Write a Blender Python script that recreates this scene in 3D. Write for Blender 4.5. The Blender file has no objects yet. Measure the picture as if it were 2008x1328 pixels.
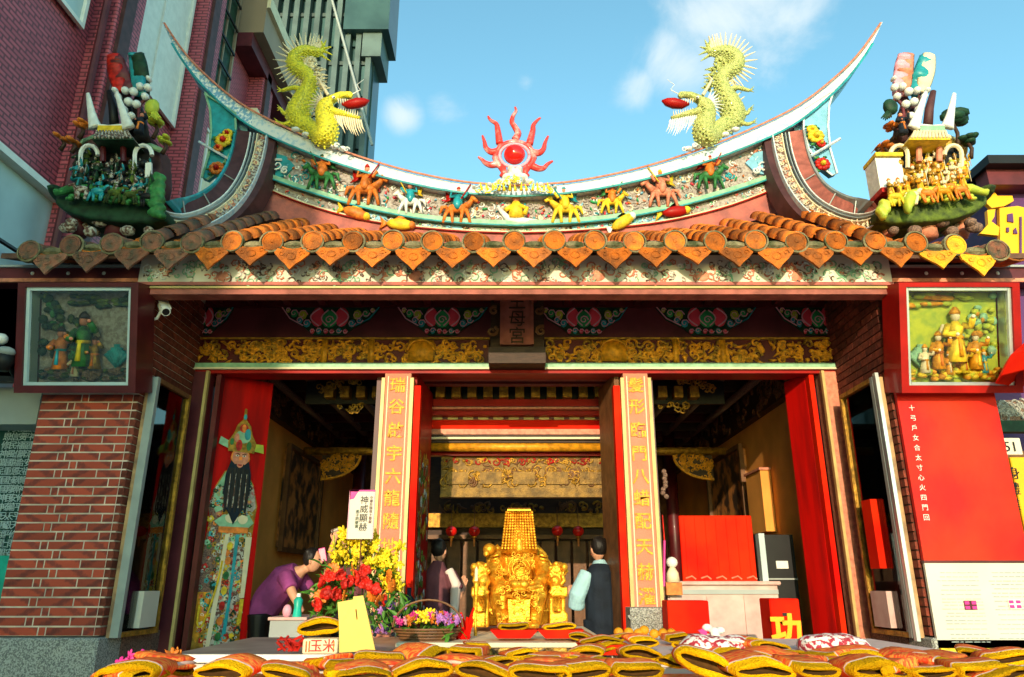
import bpy, bmesh, math, random
from mathutils import Vector, Matrix, Euler
from math import sin, cos, pi, radians, tan
random.seed(7)
S = bpy.context.scene
COL = S.collection
# ---------------------------------------------------------------- camera
CAMH, FPX, PIT = 1.35, 1450.0, radians(18.36)
cam = bpy.data.cameras.new('camera'); co = bpy.data.objects.new('camera', cam); COL.objects.link(co)
co.location = (0, 0, CAMH); co.rotation_euler = (radians(90) + PIT, 0, 0)
cam.sensor_width = 36; cam.lens = 36 * FPX / 2008; cam.shift_x = -6 / 2008; cam.clip_start = .05; cam.clip_end = 3000
S.camera = co
def P(u, v, Y):
    dx, up = u - 1010.0, 664.0 - v
    dy = FPX * cos(PIT) - up * sin(PIT); dz = FPX * sin(PIT) + up * cos(PIT)
    return Vector((dx / dy * Y, Y, CAMH + dz / dy * Y))
# ---------------------------------------------------------------- light
SUN_EL, SUN_AZ = radians(12.5), radians(7.5)      # low evening sun behind the viewer, a little to the left
SUN = 4.8; SKYK = 0.125; EXPO = 0.12
W = bpy.data.worlds.new('World'); S.world = W; W.use_nodes = True
nt = W.node_tree; nt.nodes.clear(); N = nt.nodes.new; L = nt.links.new
out = N('ShaderNodeOutputWorld'); bg = N('ShaderNodeBackground'); sky = N('ShaderNodeTexSky')
sky.sky_type = 'NISHITA'; sky.sun_disc = False; sky.sun_elevation = SUN_EL
sky.sun_rotation = pi + SUN_AZ; sky.air_density = 1.0; sky.dust_density = .6; sky.ozone_density = 1.2
tc = N('ShaderNodeTexCoord')
tint = N('ShaderNodeMix'); tint.data_type = 'RGBA'; tint.blend_type = 'MULTIPLY'; tint.inputs[0].default_value = 1
L(sky.outputs[0], tint.inputs[6]); tint.inputs[7].default_value = (1.95, 2.95, 2.65, 1)
def cloudmask(u, v, sharp, amp, st=(1, 1, 1)):
    d = (P(u, v, 1) - Vector((0, 0, CAMH))).normalized()
    dt = N('ShaderNodeVectorMath'); dt.operation = 'DISTANCE'; mp = N('ShaderNodeVectorMath'); mp.operation = 'MULTIPLY'
    mp.inputs[1].default_value = st; L(tc.outputs['Generated'], mp.inputs[0]); L(mp.outputs[0], dt.inputs[0])
    dt.inputs[1].default_value = (d.x * st[0], d.y * st[1], d.z * st[2])
    r = N('ShaderNodeMapRange'); r.interpolation_type = 'SMOOTHSTEP'
    r.inputs[1].default_value = sharp; r.inputs[2].default_value = 0; r.inputs[3].default_value = 0; r.inputs[4].default_value = amp
    L(dt.outputs['Value'], r.inputs[0]); return r
no = N('ShaderNodeTexNoise'); no.inputs['Scale'].default_value = 9; no.inputs['Detail'].default_value = 8; no.inputs['Roughness'].default_value = .58
no.inputs['Distortion'].default_value = .5
L(tc.outputs['Generated'], no.inputs['Vector'])
acc = None
for a in ((1330, 120, .10, .56), (1400, 50, .13, .58), (1500, -40, .17, .58), (1255, 165, .06, .45), (790, 225, .05, .55), (870, 215, .05, .34), (1030, 165, .025, .3), (2050, 420, .3, .1)):
    r = cloudmask(*a)
    if acc is None: acc = r.outputs[0]
    else:
        m = N('ShaderNodeMath'); m.operation = 'MAXIMUM'; L(acc, m.inputs[0]); L(r.outputs[0], m.inputs[1]); acc = m.outputs[0]
m1 = N('ShaderNodeMath'); m1.operation = 'ADD'; L(acc, m1.inputs[0]); L(no.outputs[0], m1.inputs[1])
r2 = N('ShaderNodeMapRange'); r2.interpolation_type = 'SMOOTHSTEP'; r2.inputs[1].default_value = .66; r2.inputs[2].default_value = 1.2; r2.inputs[4].default_value = .85
L(m1.outputs[0], r2.inputs[0])
mx = N('ShaderNodeMix'); mx.data_type = 'RGBA'; L(r2.outputs[0], mx.inputs[0]); L(tint.outputs[2], mx.inputs[6]); mx.inputs[7].default_value = (7.0, 7.8, 8.0, 1)
L(mx.outputs[2], bg.inputs[0]); bg.inputs[1].default_value = SKYK; L(bg.outputs[0], out.inputs[0])
sl = bpy.data.lights.new('sun', 'SUN'); sl.energy = SUN; sl.angle = radians(.6); sl.color = (1, .80, .55)
so = bpy.data.objects.new('sun', sl); COL.objects.link(so)
SD = Vector((sin(SUN_AZ) * cos(SUN_EL), cos(SUN_AZ) * cos(SUN_EL), -sin(SUN_EL)))   # direction the light travels
so.rotation_euler = SD.to_track_quat('-Z', 'Y').to_euler(); so.location = (-4, -20, 12)
vs = S.view_settings; vs.view_transform = 'Standard'; vs.look = 'None'; vs.exposure = EXPO; vs.gamma = 1; vs.use_curve_mapping = False
# ---------------------------------------------------------------- materials
MATS = {}
def mat(name, col, rough=.6, metal=0, var=.2, scale=6, bump=0, bscale=30, col2=None, rnd=0, coat=0, lo=.35, hi=.65, detail=5, stretch=None, emit=None, spec=.28):
    if name in MATS: return MATS[name]
    m = bpy.data.materials.new(name); m.use_nodes = True; t = m.node_tree; t.nodes.clear(); n = t.nodes.new; l = t.links.new
    o = n('ShaderNodeOutputMaterial'); b = n('ShaderNodeBsdfPrincipled'); l(b.outputs[0], o.inputs[0])
    b.inputs['Roughness'].default_value = rough; b.inputs['Metallic'].default_value = metal; b.inputs['Coat Weight'].default_value = coat; b.inputs['Specular IOR Level'].default_value = spec
    tcn = n('ShaderNodeTexCoord'); vec = tcn.outputs['Object']
    if stretch:
        mp = n('ShaderNodeMapping'); mp.inputs['Scale'].default_value = stretch; l(vec, mp.inputs[0]); vec = mp.outputs[0]
    oi = n('ShaderNodeObjectInfo')
    ad = n('ShaderNodeVectorMath'); ad.operation = 'MULTIPLY_ADD'; l(oi.outputs['Random'], ad.inputs[0]); ad.inputs[1].default_value = (37, 19, 53) if rnd else (0, 0, 0); l(vec, ad.inputs[2]); vec = ad.outputs[0]
    nz = n('ShaderNodeTexNoise'); nz.inputs['Scale'].default_value = scale; nz.inputs['Detail'].default_value = detail; l(vec, nz.inputs['Vector'])
    rp = n('ShaderNodeMapRange'); rp.inputs[1].default_value = lo; rp.inputs[2].default_value = hi; l(nz.outputs[0], rp.inputs[0])
    mi = n('ShaderNodeMix'); mi.data_type = 'RGBA'; l(rp.outputs[0], mi.inputs[0])
    c2 = col2 or tuple(c * (1 - var * 2) for c in col)
    mi.inputs[6].default_value = (*c2, 1); mi.inputs[7].default_value = (*col, 1)
    src = mi.outputs[2]
    if rnd:
        hs = n('ShaderNodeHueSaturation'); rr = n('ShaderNodeMapRange'); l(oi.outputs['Random'], rr.inputs[0]); rr.inputs[3].default_value = 1 - rnd; rr.inputs[4].default_value = 1 + rnd
        l(rr.outputs[0], hs.inputs['Value']); l(src, hs.inputs['Color']); src = hs.outputs[0]
    l(src, b.inputs['Base Color'])
    if emit: b.inputs['Emission Color'].default_value = (*emit[:3], 1); b.inputs['Emission Strength'].default_value = emit[3]
    if bump:
        nb = n('ShaderNodeTexNoise'); nb.inputs['Scale'].default_value = bscale; nb.inputs['Detail'].default_value = 4; l(vec, nb.inputs['Vector'])
        bp = n('ShaderNodeBump'); bp.inputs['Strength'].default_value = bump; bp.inputs['Distance'].default_value = .02; l(nb.outputs[0], bp.inputs['Height']); l(bp.outputs[0], b.inputs['Normal'])
    MATS[name] = m; return m
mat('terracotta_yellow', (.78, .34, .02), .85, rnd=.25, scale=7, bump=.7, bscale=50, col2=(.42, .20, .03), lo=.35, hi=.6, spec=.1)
mat('screen_gold', (.24, .13, .02), .45, .2, scale=12, var=.3, bump=.4, bscale=60)
mat('red_sheet', (.60, .003, .001), .5, scale=1.1, col2=(.66, .022, .001), lo=.4, hi=.6, bump=.8, bscale=1.6, spec=.25)  # broad orange blotches paint the uneven sheen of the board
mat('terracotta_shaded', (.26, .10, .06), .85, rnd=.35, scale=14, bump=.6, bscale=60, col2=(.09, .075, .05), lo=.35, hi=.6)  # darker terracotta, paints the shade over the roof ends
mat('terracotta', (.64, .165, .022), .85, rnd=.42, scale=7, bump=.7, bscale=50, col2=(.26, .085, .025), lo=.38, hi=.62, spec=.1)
mat('mortar_moss', (.26, .22, .13), .95, scale=9, bump=.8, col2=(.055, .065, .03), spec=.05)
mat('tile_under', (.14, .07, .05), .9, bump=.3, scale=12)
mat('red_lacquer', (.38, .007, .004), .5, spec=.15, scale=3, coat=.1, var=.2)
mat('red_bright', (.60, .003, .001), .65, spec=.06, scale=2.2, col2=(.70, .022, .002), bump=.05, bscale=8)
mat('dark_red', (.10, .008, .010), .45, scale=4, coat=.2)
mat('maroon', (.13, .022, .030), .5, scale=4)
mat('dark_wood', (.055, .025, .014), .55, scale=8, bump=.2, stretch=(1, 1, 6))
mat('wood', (.20, .085, .03), .5, scale=8, bump=.2)
mat('black', (.008, .008, .009), .5)
mat('gold', (.95, .47, .035), .33, .62, scale=24, col2=(.62, .24, .01), bump=.3, bscale=70)
mat('gold_paint', (.82, .34, .015), .45, .15, scale=18, var=.25, bump=.3, bscale=60)
mat('gold_dark', (.50, .26, .03), .4, .4, scale=18, var=.3, bump=.4, bscale=60)
mat('gold_line', (.56, .42, .16), .45, .1, scale=5, var=.15)
mat('cream', (.78, .66, .44), .6, scale=6, var=.08)
mat('white', (.80, .78, .72), .5, scale=8, var=.06)
mat('white_glaze', (.78, .80, .76), .3, scale=14, var=.1, bump=.2, coat=.3)
mat('cap_shaded', (.16, .36, .56), .4, scale=30, col2=(.75, .78, .74), lo=.42, hi=.56, coat=.3)
mat('cap_white', (.62, .66, .66), .4, scale=22, col2=(.34, .50, .62), lo=.38, hi=.52, coat=.3, bump=.2)
mat('turquoise', (.02, .34, .40), .4, scale=10, var=.2, coat=.3)
mat('sky_blue', (.22, .52, .72), .45, scale=12, var=.15)
mat('pale_green', (.28, .52, .33), .45, scale=14, var=.15)
mat('green', (.04, .22, .06), .5, scale=14, var=.3, rnd=.15)
mat('dark_green', (.012, .055, .025), .6, scale=14, var=.3)
mat('moss_green', (.11, .16, .02), .8, scale=10, bump=.6, col2=(.02, .035, .012))
mat('yellow_green', (.50, .52, .04), .5, scale=14, col2=(.30, .40, .05))
mat('dragon_yellow', (.78, .70, .03), .4, scale=40, col2=(.34, .36, .03), lo=.3, hi=.55, bump=.9, bscale=75, coat=.3)
mat('dragon_green', (.50, .52, .17), .4, scale=40, col2=(.20, .28, .06), lo=.3, hi=.55, bump=.9, bscale=75, coat=.3)
mat('frieze_ground', (.26, .21, .19), .8, scale=30, col2=(.40, .36, .33), bump=.5, lo=.4, hi=.6)
mat('panel_mix', (.12, .06, .045), .7, scale=34, col2=(.46, .42, .36), lo=.45, hi=.55, bump=.4)
mat('pink_base', (.50, .14, .11), .8, scale=7, col2=(.30, .10, .09), bump=.3)
mat('ridge_brown', (.085, .032, .035), .6, scale=8, var=.2)
mat('orange', (.80, .22, .03), .5, scale=20, rnd=.2, var=.25)
mat('salmon', (.70, .25, .15), .5, scale=20, var=.2)
mat('yellow', (.85, .58, .03), .55, scale=18, var=.2, rnd=.1)
mat('flame', (.78, .05, .04), .4, scale=9, col2=(.86, .38, .36), lo=.3, hi=.5, coat=.3)
mat('red_ball', (.80, .015, .01), .15, coat=.6, var=.04)
mat('stone_pink', (.56, .17, .10), .7, scale=5, col2=(.50, .20, .13), bump=.15, bscale=90)
mat('stone_pink_dark', (.40, .12, .09), .7, scale=8, bump=.2)
mat('granite', (.42, .41, .37), .8, scale=90, col2=(.16, .16, .15), bump=.4, bscale=80, lo=.42, hi=.56)
mat('granite_red', (.24, .14, .10), .8, scale=80, col2=(.10, .06, .05), bump=.4, lo=.42, hi=.56)
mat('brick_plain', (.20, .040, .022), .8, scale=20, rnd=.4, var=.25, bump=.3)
mat('mural_brown', (.50, .30, .14), .5, scale=5, col2=(.20, .12, .07), lo=.4, hi=.6)
mat('mortar', (.74, .60, .50), .9, bump=.2)
mat('pointing', (.10, .045, .03), .9, bump=.2)
mat('aluminium', (.62, .64, .63), .35, .7, scale=5, var=.08)
mat('orange_wall', (.92, .38, .07), .8, scale=2, var=.12)
mat('picture', (.62, .24, .06), .5, scale=5, col2=(.06, .035, .02), lo=.42, hi=.58)
mat('grey_paint', (.34, .37, .36), .6, scale=2, var=.1)
mat('pale_metal', (.50, .62, .64), .5, scale=1.5, var=.1)
mat('purple', (.10, .03, .14), .5, scale=2, var=.1)
mat('sign_yellow', (.86, .42, .01), .5, scale=3, var=.05)
mat('felt_yellow', (.80, .42, .004), .95, scale=7, var=.18, bump=.9, bscale=120, rnd=.28, spec=.05)
mat('felt_inside', (.12, .05, .01), .95, scale=30)  # inner felt coloured dark for the shade in the pouch mouth
mat('brocade', (.80, .06, .015), .6, scale=34, col2=(.86, .27, .04), lo=.44, hi=.56, bump=.3, rnd=.3, stretch=(1, 3, 1))
mat('piping', (.72, .50, .42), .5)
mat('pattern_cloth', (.40, .03, .05), .6, scale=34, col2=(.80, .74, .70), lo=.46, hi=.54, bump=.4)
mat('magenta', (.72, .04, .28), .5, var=.1)
mat('pink', (.80, .36, .46), .5, var=.1, scale=12)
mat('lilac', (.52, .20, .62), .5, var=.2, scale=12)
mat('leaf', (.07, .20, .02), .5, scale=12, rnd=.35)
mat('petal_yellow', (.90, .66, .02), .5, rnd=.12, scale=12, var=.12)
mat('lotus_pink', (.80, .06, .10), .5, var=.1)
mat('lotus_green', (.03, .38, .12), .5, var=.2)
mat('steel', (.34, .38, .37), .5, .3, scale=5, var=.1)
mat('rose_red', (.72, .02, .01), .5, rnd=.2, scale=20, var=.3)
mat('rose_orange', (.85, .22, .02), .5, rnd=.2, scale=20, var=.25)
mat('skin', (.62, .30, .18), .5, scale=10, var=.08)
mat('hair', (.012, .009, .008), .5, bump=.4, bscale=60, stretch=(1, 1, .2))
mat('shirt_purple', (.34, .06, .24), .85, scale=5, bump=1, bscale=9)
mat('shirt_plum', (.17, .055, .07), .85, scale=5, bump=1, bscale=9)
mat('shirt_blue', (.36, .60, .68), .8, scale=5, bump=1, bscale=9, var=.08)
mat('navy', (.012, .02, .035), .85, bump=1, bscale=9)
mat('teal_plastic', (.02, .50, .38), .35)
mat('fruit_orange', (.85, .33, .01), .5, bump=.3, bscale=120)
mat('paper', (.66, .60, .50), .7, scale=4, var=.04)
mat('cardboard', (.80, .54, .13), .7, scale=4, var=.08, bump=.1)
mat('table_cloth', (.74, .60, .54), .7, scale=3, var=.1)
mat('table_grey', (.30, .25, .22), .4, scale=4)
mat('cabinet', (.50, .30, .27), .6, scale=6, col2=(.60, .42, .38))
mat('carpet_gold', (.42, .24, .03), .4, .3, scale=24, col2=(.05, .03, .01), lo=.42, hi=.56, bump=.5)
mat('pale_paving', (.36, .32, .27), .9, scale=4, bump=.3)
mat('red_door', (.56, .004, .002), .6, scale=5, col2=(.30, .004, .003), lo=.35, hi=.6, stretch=(1.5, 1.5, .22), spec=.1)  # dark upright streaks imitate glossy reflections on the leaf
mat('floor_stone', (.42, .32, .24), .6, scale=10)
mat('teal_glass', (.05, .11, .11), .3, scale=.5, col2=(.02, .05, .055), rnd=.2)
mat('teal_fin', (.085, .13, .125), .5, scale=1.2, var=.2, rnd=.15)
mat('tan_beam', (.34, .24, .16), .6, scale=1, var=.1)
mat('plaque_green', (.012, .07, .06), .4)
def brickmat():
    m = bpy.data.materials.new('brick_clay'); m.use_nodes = True; t = m.node_tree; n = t.nodes.new; l = t.links.new
    b = t.nodes['Principled BSDF']; b.inputs['Roughness'].default_value = .75
    c = n('ShaderNodeTexCoord'); oi = n('ShaderNodeObjectInfo'); sx = n('ShaderNodeSeparateXYZ'); l(c.outputs['Object'], sx.inputs[0])
    sg = n('ShaderNodeMath'); sg.operation = 'ROUND'; l(oi.outputs['Random'], sg.inputs[0])
    ma = n('ShaderNodeMath'); ma.operation = 'MULTIPLY_ADD'; l(sg.outputs[0], ma.inputs[0]); ma.inputs[1].default_value = 2; ma.inputs[2].default_value = -1
    a2 = n('ShaderNodeMath'); a2.operation = 'ADD'; l(sx.outputs[0], a2.inputs[0]); l(sx.outputs[1], a2.inputs[1])
    m2 = n('ShaderNodeMath'); m2.operation = 'MULTIPLY'; l(sx.outputs[2], m2.inputs[0]); l(ma.outputs[0], m2.inputs[1])
    m3 = n('ShaderNodeMath'); m3.operation = 'MULTIPLY_ADD'; l(m2.outputs[0], m3.inputs[0]); m3.inputs[1].default_value = 1.6; l(a2.outputs[0], m3.inputs[2])
    m4 = n('ShaderNodeMath'); m4.operation = 'MULTIPLY_ADD'; l(m3.outputs[0], m4.inputs[0]); m4.inputs[1].default_value = 24; 
    m5 = n('ShaderNodeMath'); m5.operation = 'MULTIPLY'; l(oi.outputs['Random'], m5.inputs[0]); m5.inputs[1].default_value = 50; l(m5.outputs[0], m4.inputs[2])
    s = n('ShaderNodeMath'); s.operation = 'SINE'; l(m4.outputs[0], s.inputs[0])
    nz = n('ShaderNodeTexNoise'); nz.inputs['Scale'].default_value = 30; l(c.outputs['Object'], nz.inputs['Vector'])
    s2 = n('ShaderNodeMath'); s2.operation = 'MULTIPLY_ADD'; l(nz.outputs[0], s2.inputs[0]); s2.inputs[1].default_value = 2.2; l(s.outputs[0], s2.inputs[2])
    r = n('ShaderNodeMapRange'); r.inputs[1].default_value = 1.3; r.inputs[2].default_value = 2.1; l(s2.outputs[0], r.inputs[0])
    mi = n('ShaderNodeMix'); mi.data_type = 'RGBA'; l(r.outputs[0], mi.inputs[0]); mi.inputs[6].default_value = (.38, .050, .022, 1); mi.inputs[7].default_value = (.19, .028, .018, 1)
    hs = n('ShaderNodeHueSaturation'); rr = n('ShaderNodeMapRange'); l(oi.outputs['Random'], rr.inputs[0]); rr.inputs[3].default_value = .7; rr.inputs[4].default_value = 1.25
    l(rr.outputs[0], hs.inputs['Value']); l(mi.outputs[2], hs.inputs['Color']); l(hs.outputs[0], b.inputs['Base Color'])
    bp = n('ShaderNodeBump'); bp.inputs['Strength'].default_value = .3; bp.inputs['Distance'].default_value = .01; l(nz.outputs[0], bp.inputs['Height']); l(bp.outputs[0], b.inputs['Normal'])
    MATS['brick_clay'] = m
brickmat()
def wallbrick(name, c1, c2, mo, bw, bh):
    m = bpy.data.materials.new(name); m.use_nodes = True; t = m.node_tree; n = t.nodes.new; l = t.links.new
    b = t.nodes['Principled BSDF']; b.inputs['Roughness'].default_value = .6
    c = n('ShaderNodeTexCoord'); sx = n('ShaderNodeSeparateXYZ'); cb = n('ShaderNodeCombineXYZ'); l(c.outputs['Object'], sx.inputs[0])
    a = n('ShaderNodeMath'); l(sx.outputs[0], a.inputs[0]); l(sx.outputs[1], a.inputs[1]); l(a.outputs[0], cb.inputs[0]); l(sx.outputs[2], cb.inputs[1])
    br = n('ShaderNodeTexBrick'); l(cb.outputs[0], br.inputs[0]); br.inputs['Color1'].default_value = (*c1, 1); br.inputs['Color2'].default_value = (*c2, 1); br.inputs['Mortar'].default_value = (*mo, 1)
    br.inputs['Scale'].default_value = 1; br.inputs['Brick Width'].default_value = bw; br.inputs['Row Height'].default_value = bh; br.inputs['Mortar Size'].default_value = .012
    l(br.outputs[0], b.inputs['Base Color']); bp = n('ShaderNodeBump'); bp.inputs['Strength'].default_value = .5; bp.inputs['Distance'].default_value = -.02; l(br.outputs['Fac'], bp.inputs['Height']); l(bp.outputs[0], b.inputs['Normal'])
    MATS[name] = m
wallbrick('city_brick', (.52, .095, .13), (.40, .07, .10), (.15, .03, .045), .20, .066)
def glassmat():
    m = bpy.data.materials.new('glass_pane'); m.use_nodes = True; t = m.node_tree; t.nodes.clear(); n = t.nodes.new; l = t.links.new
    o = n('ShaderNodeOutputMaterial'); a = n('ShaderNodeBsdfTransparent'); g = n('ShaderNodeBsdfGlossy'); g.inputs['Roughness'].default_value = .03
    x = n('ShaderNodeMixShader'); fr = n('ShaderNodeFresnel'); fr.inputs[0].default_value = 1.5; l(fr.outputs[0], x.inputs[0]); l(a.outputs[0], x.inputs[1]); l(g.outputs[0], x.inputs[2]); l(x.outputs[0], o.inputs[0])
    a.inputs[0].default_value = (.9, .92, .9, 1); MATS['glass_pane'] = m
glassmat()
# ---------------------------------------------------------------- mesh builder
class MB:
    def __init__(s): s.v = []; s.f = []; s.mi = []; s.m = 0
    def add(s, vs, fs):
        b = len(s.v); s.v += [tuple(p) for p in vs]; s.f += [tuple(b + i for i in f) for f in fs]; s.mi += [s.m] * len(fs); return s
    def box(s, x0, x1, y0, y1, z0, z1):
        return s.add([(x0, y0, z0), (x1, y0, z0), (x1, y1, z0), (x0, y1, z0), (x0, y0, z1), (x1, y0, z1), (x1, y1, z1), (x0, y1, z1)],
                     [(0, 3, 2, 1), (4, 5, 6, 7), (0, 1, 5, 4), (1, 2, 6, 5), (2, 3, 7, 6), (3, 0, 4, 7)])
    def obox(s, c, size, R=None):
        R = R or Matrix.Identity(3); c = Vector(c); h = [k / 2 for k in size]
        vs = [c + R @ Vector((x * h[0], y * h[1], z * h[2])) for z in (-1, 1) for x, y in ((-1, -1), (1, -1), (1, 1), (-1, 1))]
        return s.add(vs, [(0, 3, 2, 1), (4, 5, 6, 7), (0, 1, 5, 4), (1, 2, 6, 5), (2, 3, 7, 6), (3, 0, 4, 7)])
    def tube(s, pts, r, n=8, cap=True, flat=1.0):
        pts = [Vector(p) for p in pts]; k = len(pts)
        rs = r if isinstance(r, (list, tuple)) else [r] * k
        vs = []; up = None
        for i, p in enumerate(pts):
            t = (pts[min(i + 1, k - 1)] - pts[max(i - 1, 0)])
            t = t.normalized() if t.length > 1e-9 else Vector((0, 0, 1))
            if up is None: up = t.cross(Vector((0, 1, 0)) if abs(t.y) < .9 else Vector((1, 0, 0))).normalized()
            up = (up - t * up.dot(t)); up = up.normalized() if up.length > 1e-6 else t.orthogonal().normalized()
            w = t.cross(up)
            for j in range(n): a = 2 * pi * j / n; vs.append(p + up * (cos(a) * rs[i]) + w * (sin(a) * rs[i] * flat))
        fs = [(i * n + j, i * n + (j + 1) % n, (i + 1) * n + (j + 1) % n, (i + 1) * n + j) for i in range(k - 1) for j in range(n)]
        if cap: fs += [tuple(range(n))[::-1], tuple((k - 1) * n + j for j in range(n))]
        return s.add(vs, fs)
    def ball(s, c, rx, ry=None, rz=None, n=10, m=6, R=None):
        ry = rx if ry is None else ry; rz = rx if rz is None else rz; c = Vector(c); R = R or Matrix.Identity(3); vs = [c + R @ Vector((0, 0, -rz))]
        for i in range(1, m):
            a = -pi / 2 + pi * i / m
            for j in range(n): b = 2 * pi * j / n; vs.append(c + R @ Vector((rx * cos(a) * cos(b), ry * cos(a) * sin(b), rz * sin(a))))
        vs.append(c + R @ Vector((0, 0, rz))); e = len(vs) - 1
        fs = [(0, 1 + (j + 1) % n, 1 + j) for j in range(n)]
        for i in range(m - 2):
            for j in range(n): a = 1 + i * n; fs.append((a + j, a + (j + 1) % n, a + n + (j + 1) % n, a + n + j))
        a = 1 + (m - 2) * n; fs += [(a + j, a + (j + 1) % n, e) for j in range(n)]
        return s.add(vs, fs)
    def cone(s, a, b, r0, r1=0.002, n=6): return s.tube([a, b], [r0, r1], n)
    def lathe(s, prof, c, n=16, axis='z'):
        vs = []
        for r, h in prof:
            for j in range(n):
                a = 2 * pi * j / n; x, y = r * cos(a), r * sin(a)
                vs.append((c[0] + x, c[1] + y, c[2] + h) if axis == 'z' else (c[0] + x, c[1] - h, c[2] + y))
        k = len(prof); fs = [(i * n + j, i * n + (j + 1) % n, (i + 1) * n + (j + 1) % n, (i + 1) * n + j) for i in range(k - 1) for j in range(n)]
        fs += [tuple(range(n))[::-1], tuple((k - 1) * n + j for j in range(n))]
        return s.add(vs, fs)
    def prism(s, poly, d):
        a = [Vector(p) for p in poly]; d = Vector(d); n = len(a)
        return s.add(a + [p + d for p in a], [tuple(range(n)), tuple(range(2 * n - 1, n - 1, -1))] + [(i, n + i, n + (i + 1) % n, (i + 1) % n) for i in range(n)])
    def plate(s, uv, Y, th): return s.prism([P(u, v, Y) for u, v in uv], (0, th, 0))
    def strip(s, A, B, d):
        """two matched polylines (top A, bottom B) given depth vector d"""
        d = Vector(d); n = len(A); vs = [Vector(p) for p in A] + [Vector(p) for p in B]; vs += [p + d for p in vs]
        q = 2 * n; fs = []
        for i in range(n - 1):
            fs += [(i, n + i, n + i + 1, i + 1), (q + i, q + i + 1, q + n + i + 1, q + n + i), (i, i + 1, q + i + 1, q + i), (n + i, q + n + i, q + n + i + 1, n + i + 1)]
        fs += [(0, q, q + n, n), (n - 1, 2 * n - 1, q + 2 * n - 1, q + n - 1)]
        return s.add(vs, fs)
    def mesh(s, name, mats, smooth=False):
        me = bpy.data.meshes.new(name); me.from_pydata(s.v, [], s.f)
        for m in (mats if isinstance(mats, (list, tuple)) else [mats]): me.materials.append(MATS[m])
        for p, i in zip(me.polygons, s.mi): p.material_index = i; p.use_smooth = smooth
        me.validate(); bm = bmesh.new(); bm.from_mesh(me); bmesh.ops.recalc_face_normals(bm, faces=bm.faces); bm.to_mesh(me); bm.free(); me.update(); return me
    def build(s, name, mats, parent=None, smooth=False, **k):
        return link(s.mesh(name, mats, smooth), name, parent, **k)
def link(me, name, parent=None, loc=None, rot=None, scale=None, **props):
    o = bpy.data.objects.new(name, me); COL.objects.link(o)
    if loc is not None: o.location = loc
    if rot is not None: o.rotation_euler = rot
    if scale is not None: o.scale = scale
    if parent is not None:
        o.parent = parent
        if parent.get('_e'): o.matrix_parent_inverse = Matrix.LocRotScale(parent.location, parent.rotation_euler, parent.scale).inverted()
    for a, b in props.items(): o[a] = b
    return o
def thing(name, label, cat, loc, group=None, rot=(0, 0, 0)):
    o = bpy.data.objects.new(name, None); COL.objects.link(o); o.location = loc; o.rotation_euler = rot; o.empty_display_size = .1
    o['label'] = label; o['category'] = cat; o['_e'] = 1
    if group: o['group'] = group
    return o
def tag(o, label, cat, group=None):
    o['label'] = label; o['category'] = cat
    if group: o['group'] = group
    return o
def stuff(o): o['kind'] = 'stuff'; return o
def struct(o): o['kind'] = 'structure'; return o
def remesh(o, vx, sm=2, it=None):
    m = o.modifiers.new('fuse', 'REMESH'); m.mode = 'VOXEL'; m.voxel_size = vx; m.use_smooth_shade = True
    if sm: k = o.modifiers.new('soften', 'SMOOTH'); k.factor = .5; k.iterations = sm
    return o
def bevel(o, w=.006, seg=1):
    m = o.modifiers.new('edge', 'BEVEL'); m.width = w; m.segments = seg; m.limit_method = 'ANGLE'; return o
def text(s_, name, size, m, parent, loc, rot=(pi / 2, 0, 0), ext=.004, bold=.0, **k):
    cu = bpy.data.curves.new(name, 'FONT'); cu.body = s_; cu.size = size; cu.extrude = ext; cu.align_x = 'CENTER'; cu.align_y = 'CENTER'; cu.offset = bold; cu.resolution_u = 2
    t = bpy.data.objects.new('tmp_text', cu); COL.objects.link(t)
    dg = bpy.context.evaluated_depsgraph_get(); me = bpy.data.meshes.new_from_object(t.evaluated_get(dg)); bpy.data.objects.remove(t); bpy.data.curves.remove(cu)
    me.name = name; me.materials.clear(); me.materials.append(MATS[m]); return link(me, name, parent, loc, rot, **k)
def lerp(a, b, t): return a + (b - a) * t
def interp(tab, s):
    if s <= tab[0][0]: return tab[0][1]
    for (a, x), (b, y) in zip(tab, tab[1:]):
        if s <= b: return lerp(x, y, (s - a) / (b - a))
    return tab[-1][1]
def smoothpath(pts, k=4):
    """Catmull-Rom through tuples of any length"""
    o = []; n = len(pts)
    for i in range(n - 1):
        p0, p1, p2, p3 = pts[max(i - 1, 0)], pts[i], pts[i + 1], pts[min(i + 2, n - 1)]
        for j in range(k):
            t = j / k; o.append(tuple(.5 * (2 * b + (c - a) * t + (2 * a - 5 * b + 4 * c - d) * t * t + (3 * b - a - 3 * c + d) * t ** 3) for a, b, c, d in zip(p0, p1, p2, p3)))
    o.append(tuple(pts[-1])); return o
rnd = random.uniform
def scroll(mb, c, r, th, turns=1.3, flip=1, a0=0, ax=Vector((1, 0, 0)), az=Vector((0, 0, 1)), nrm=Vector((0, -1, 0)), n=5, k=11):
    c = Vector(c); pts = []; rs = []
    for i in range(k):
        t = i / (k - 1); a = a0 + flip * t * turns * 2 * pi; q = r * (1 - .8 * t)
        pts.append(c + ax * (cos(a) * q) + az * (sin(a) * q) + nrm * (th * .6)); rs.append(th * (1 - .5 * t))
    mb.tube(pts, rs, n, False)
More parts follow.
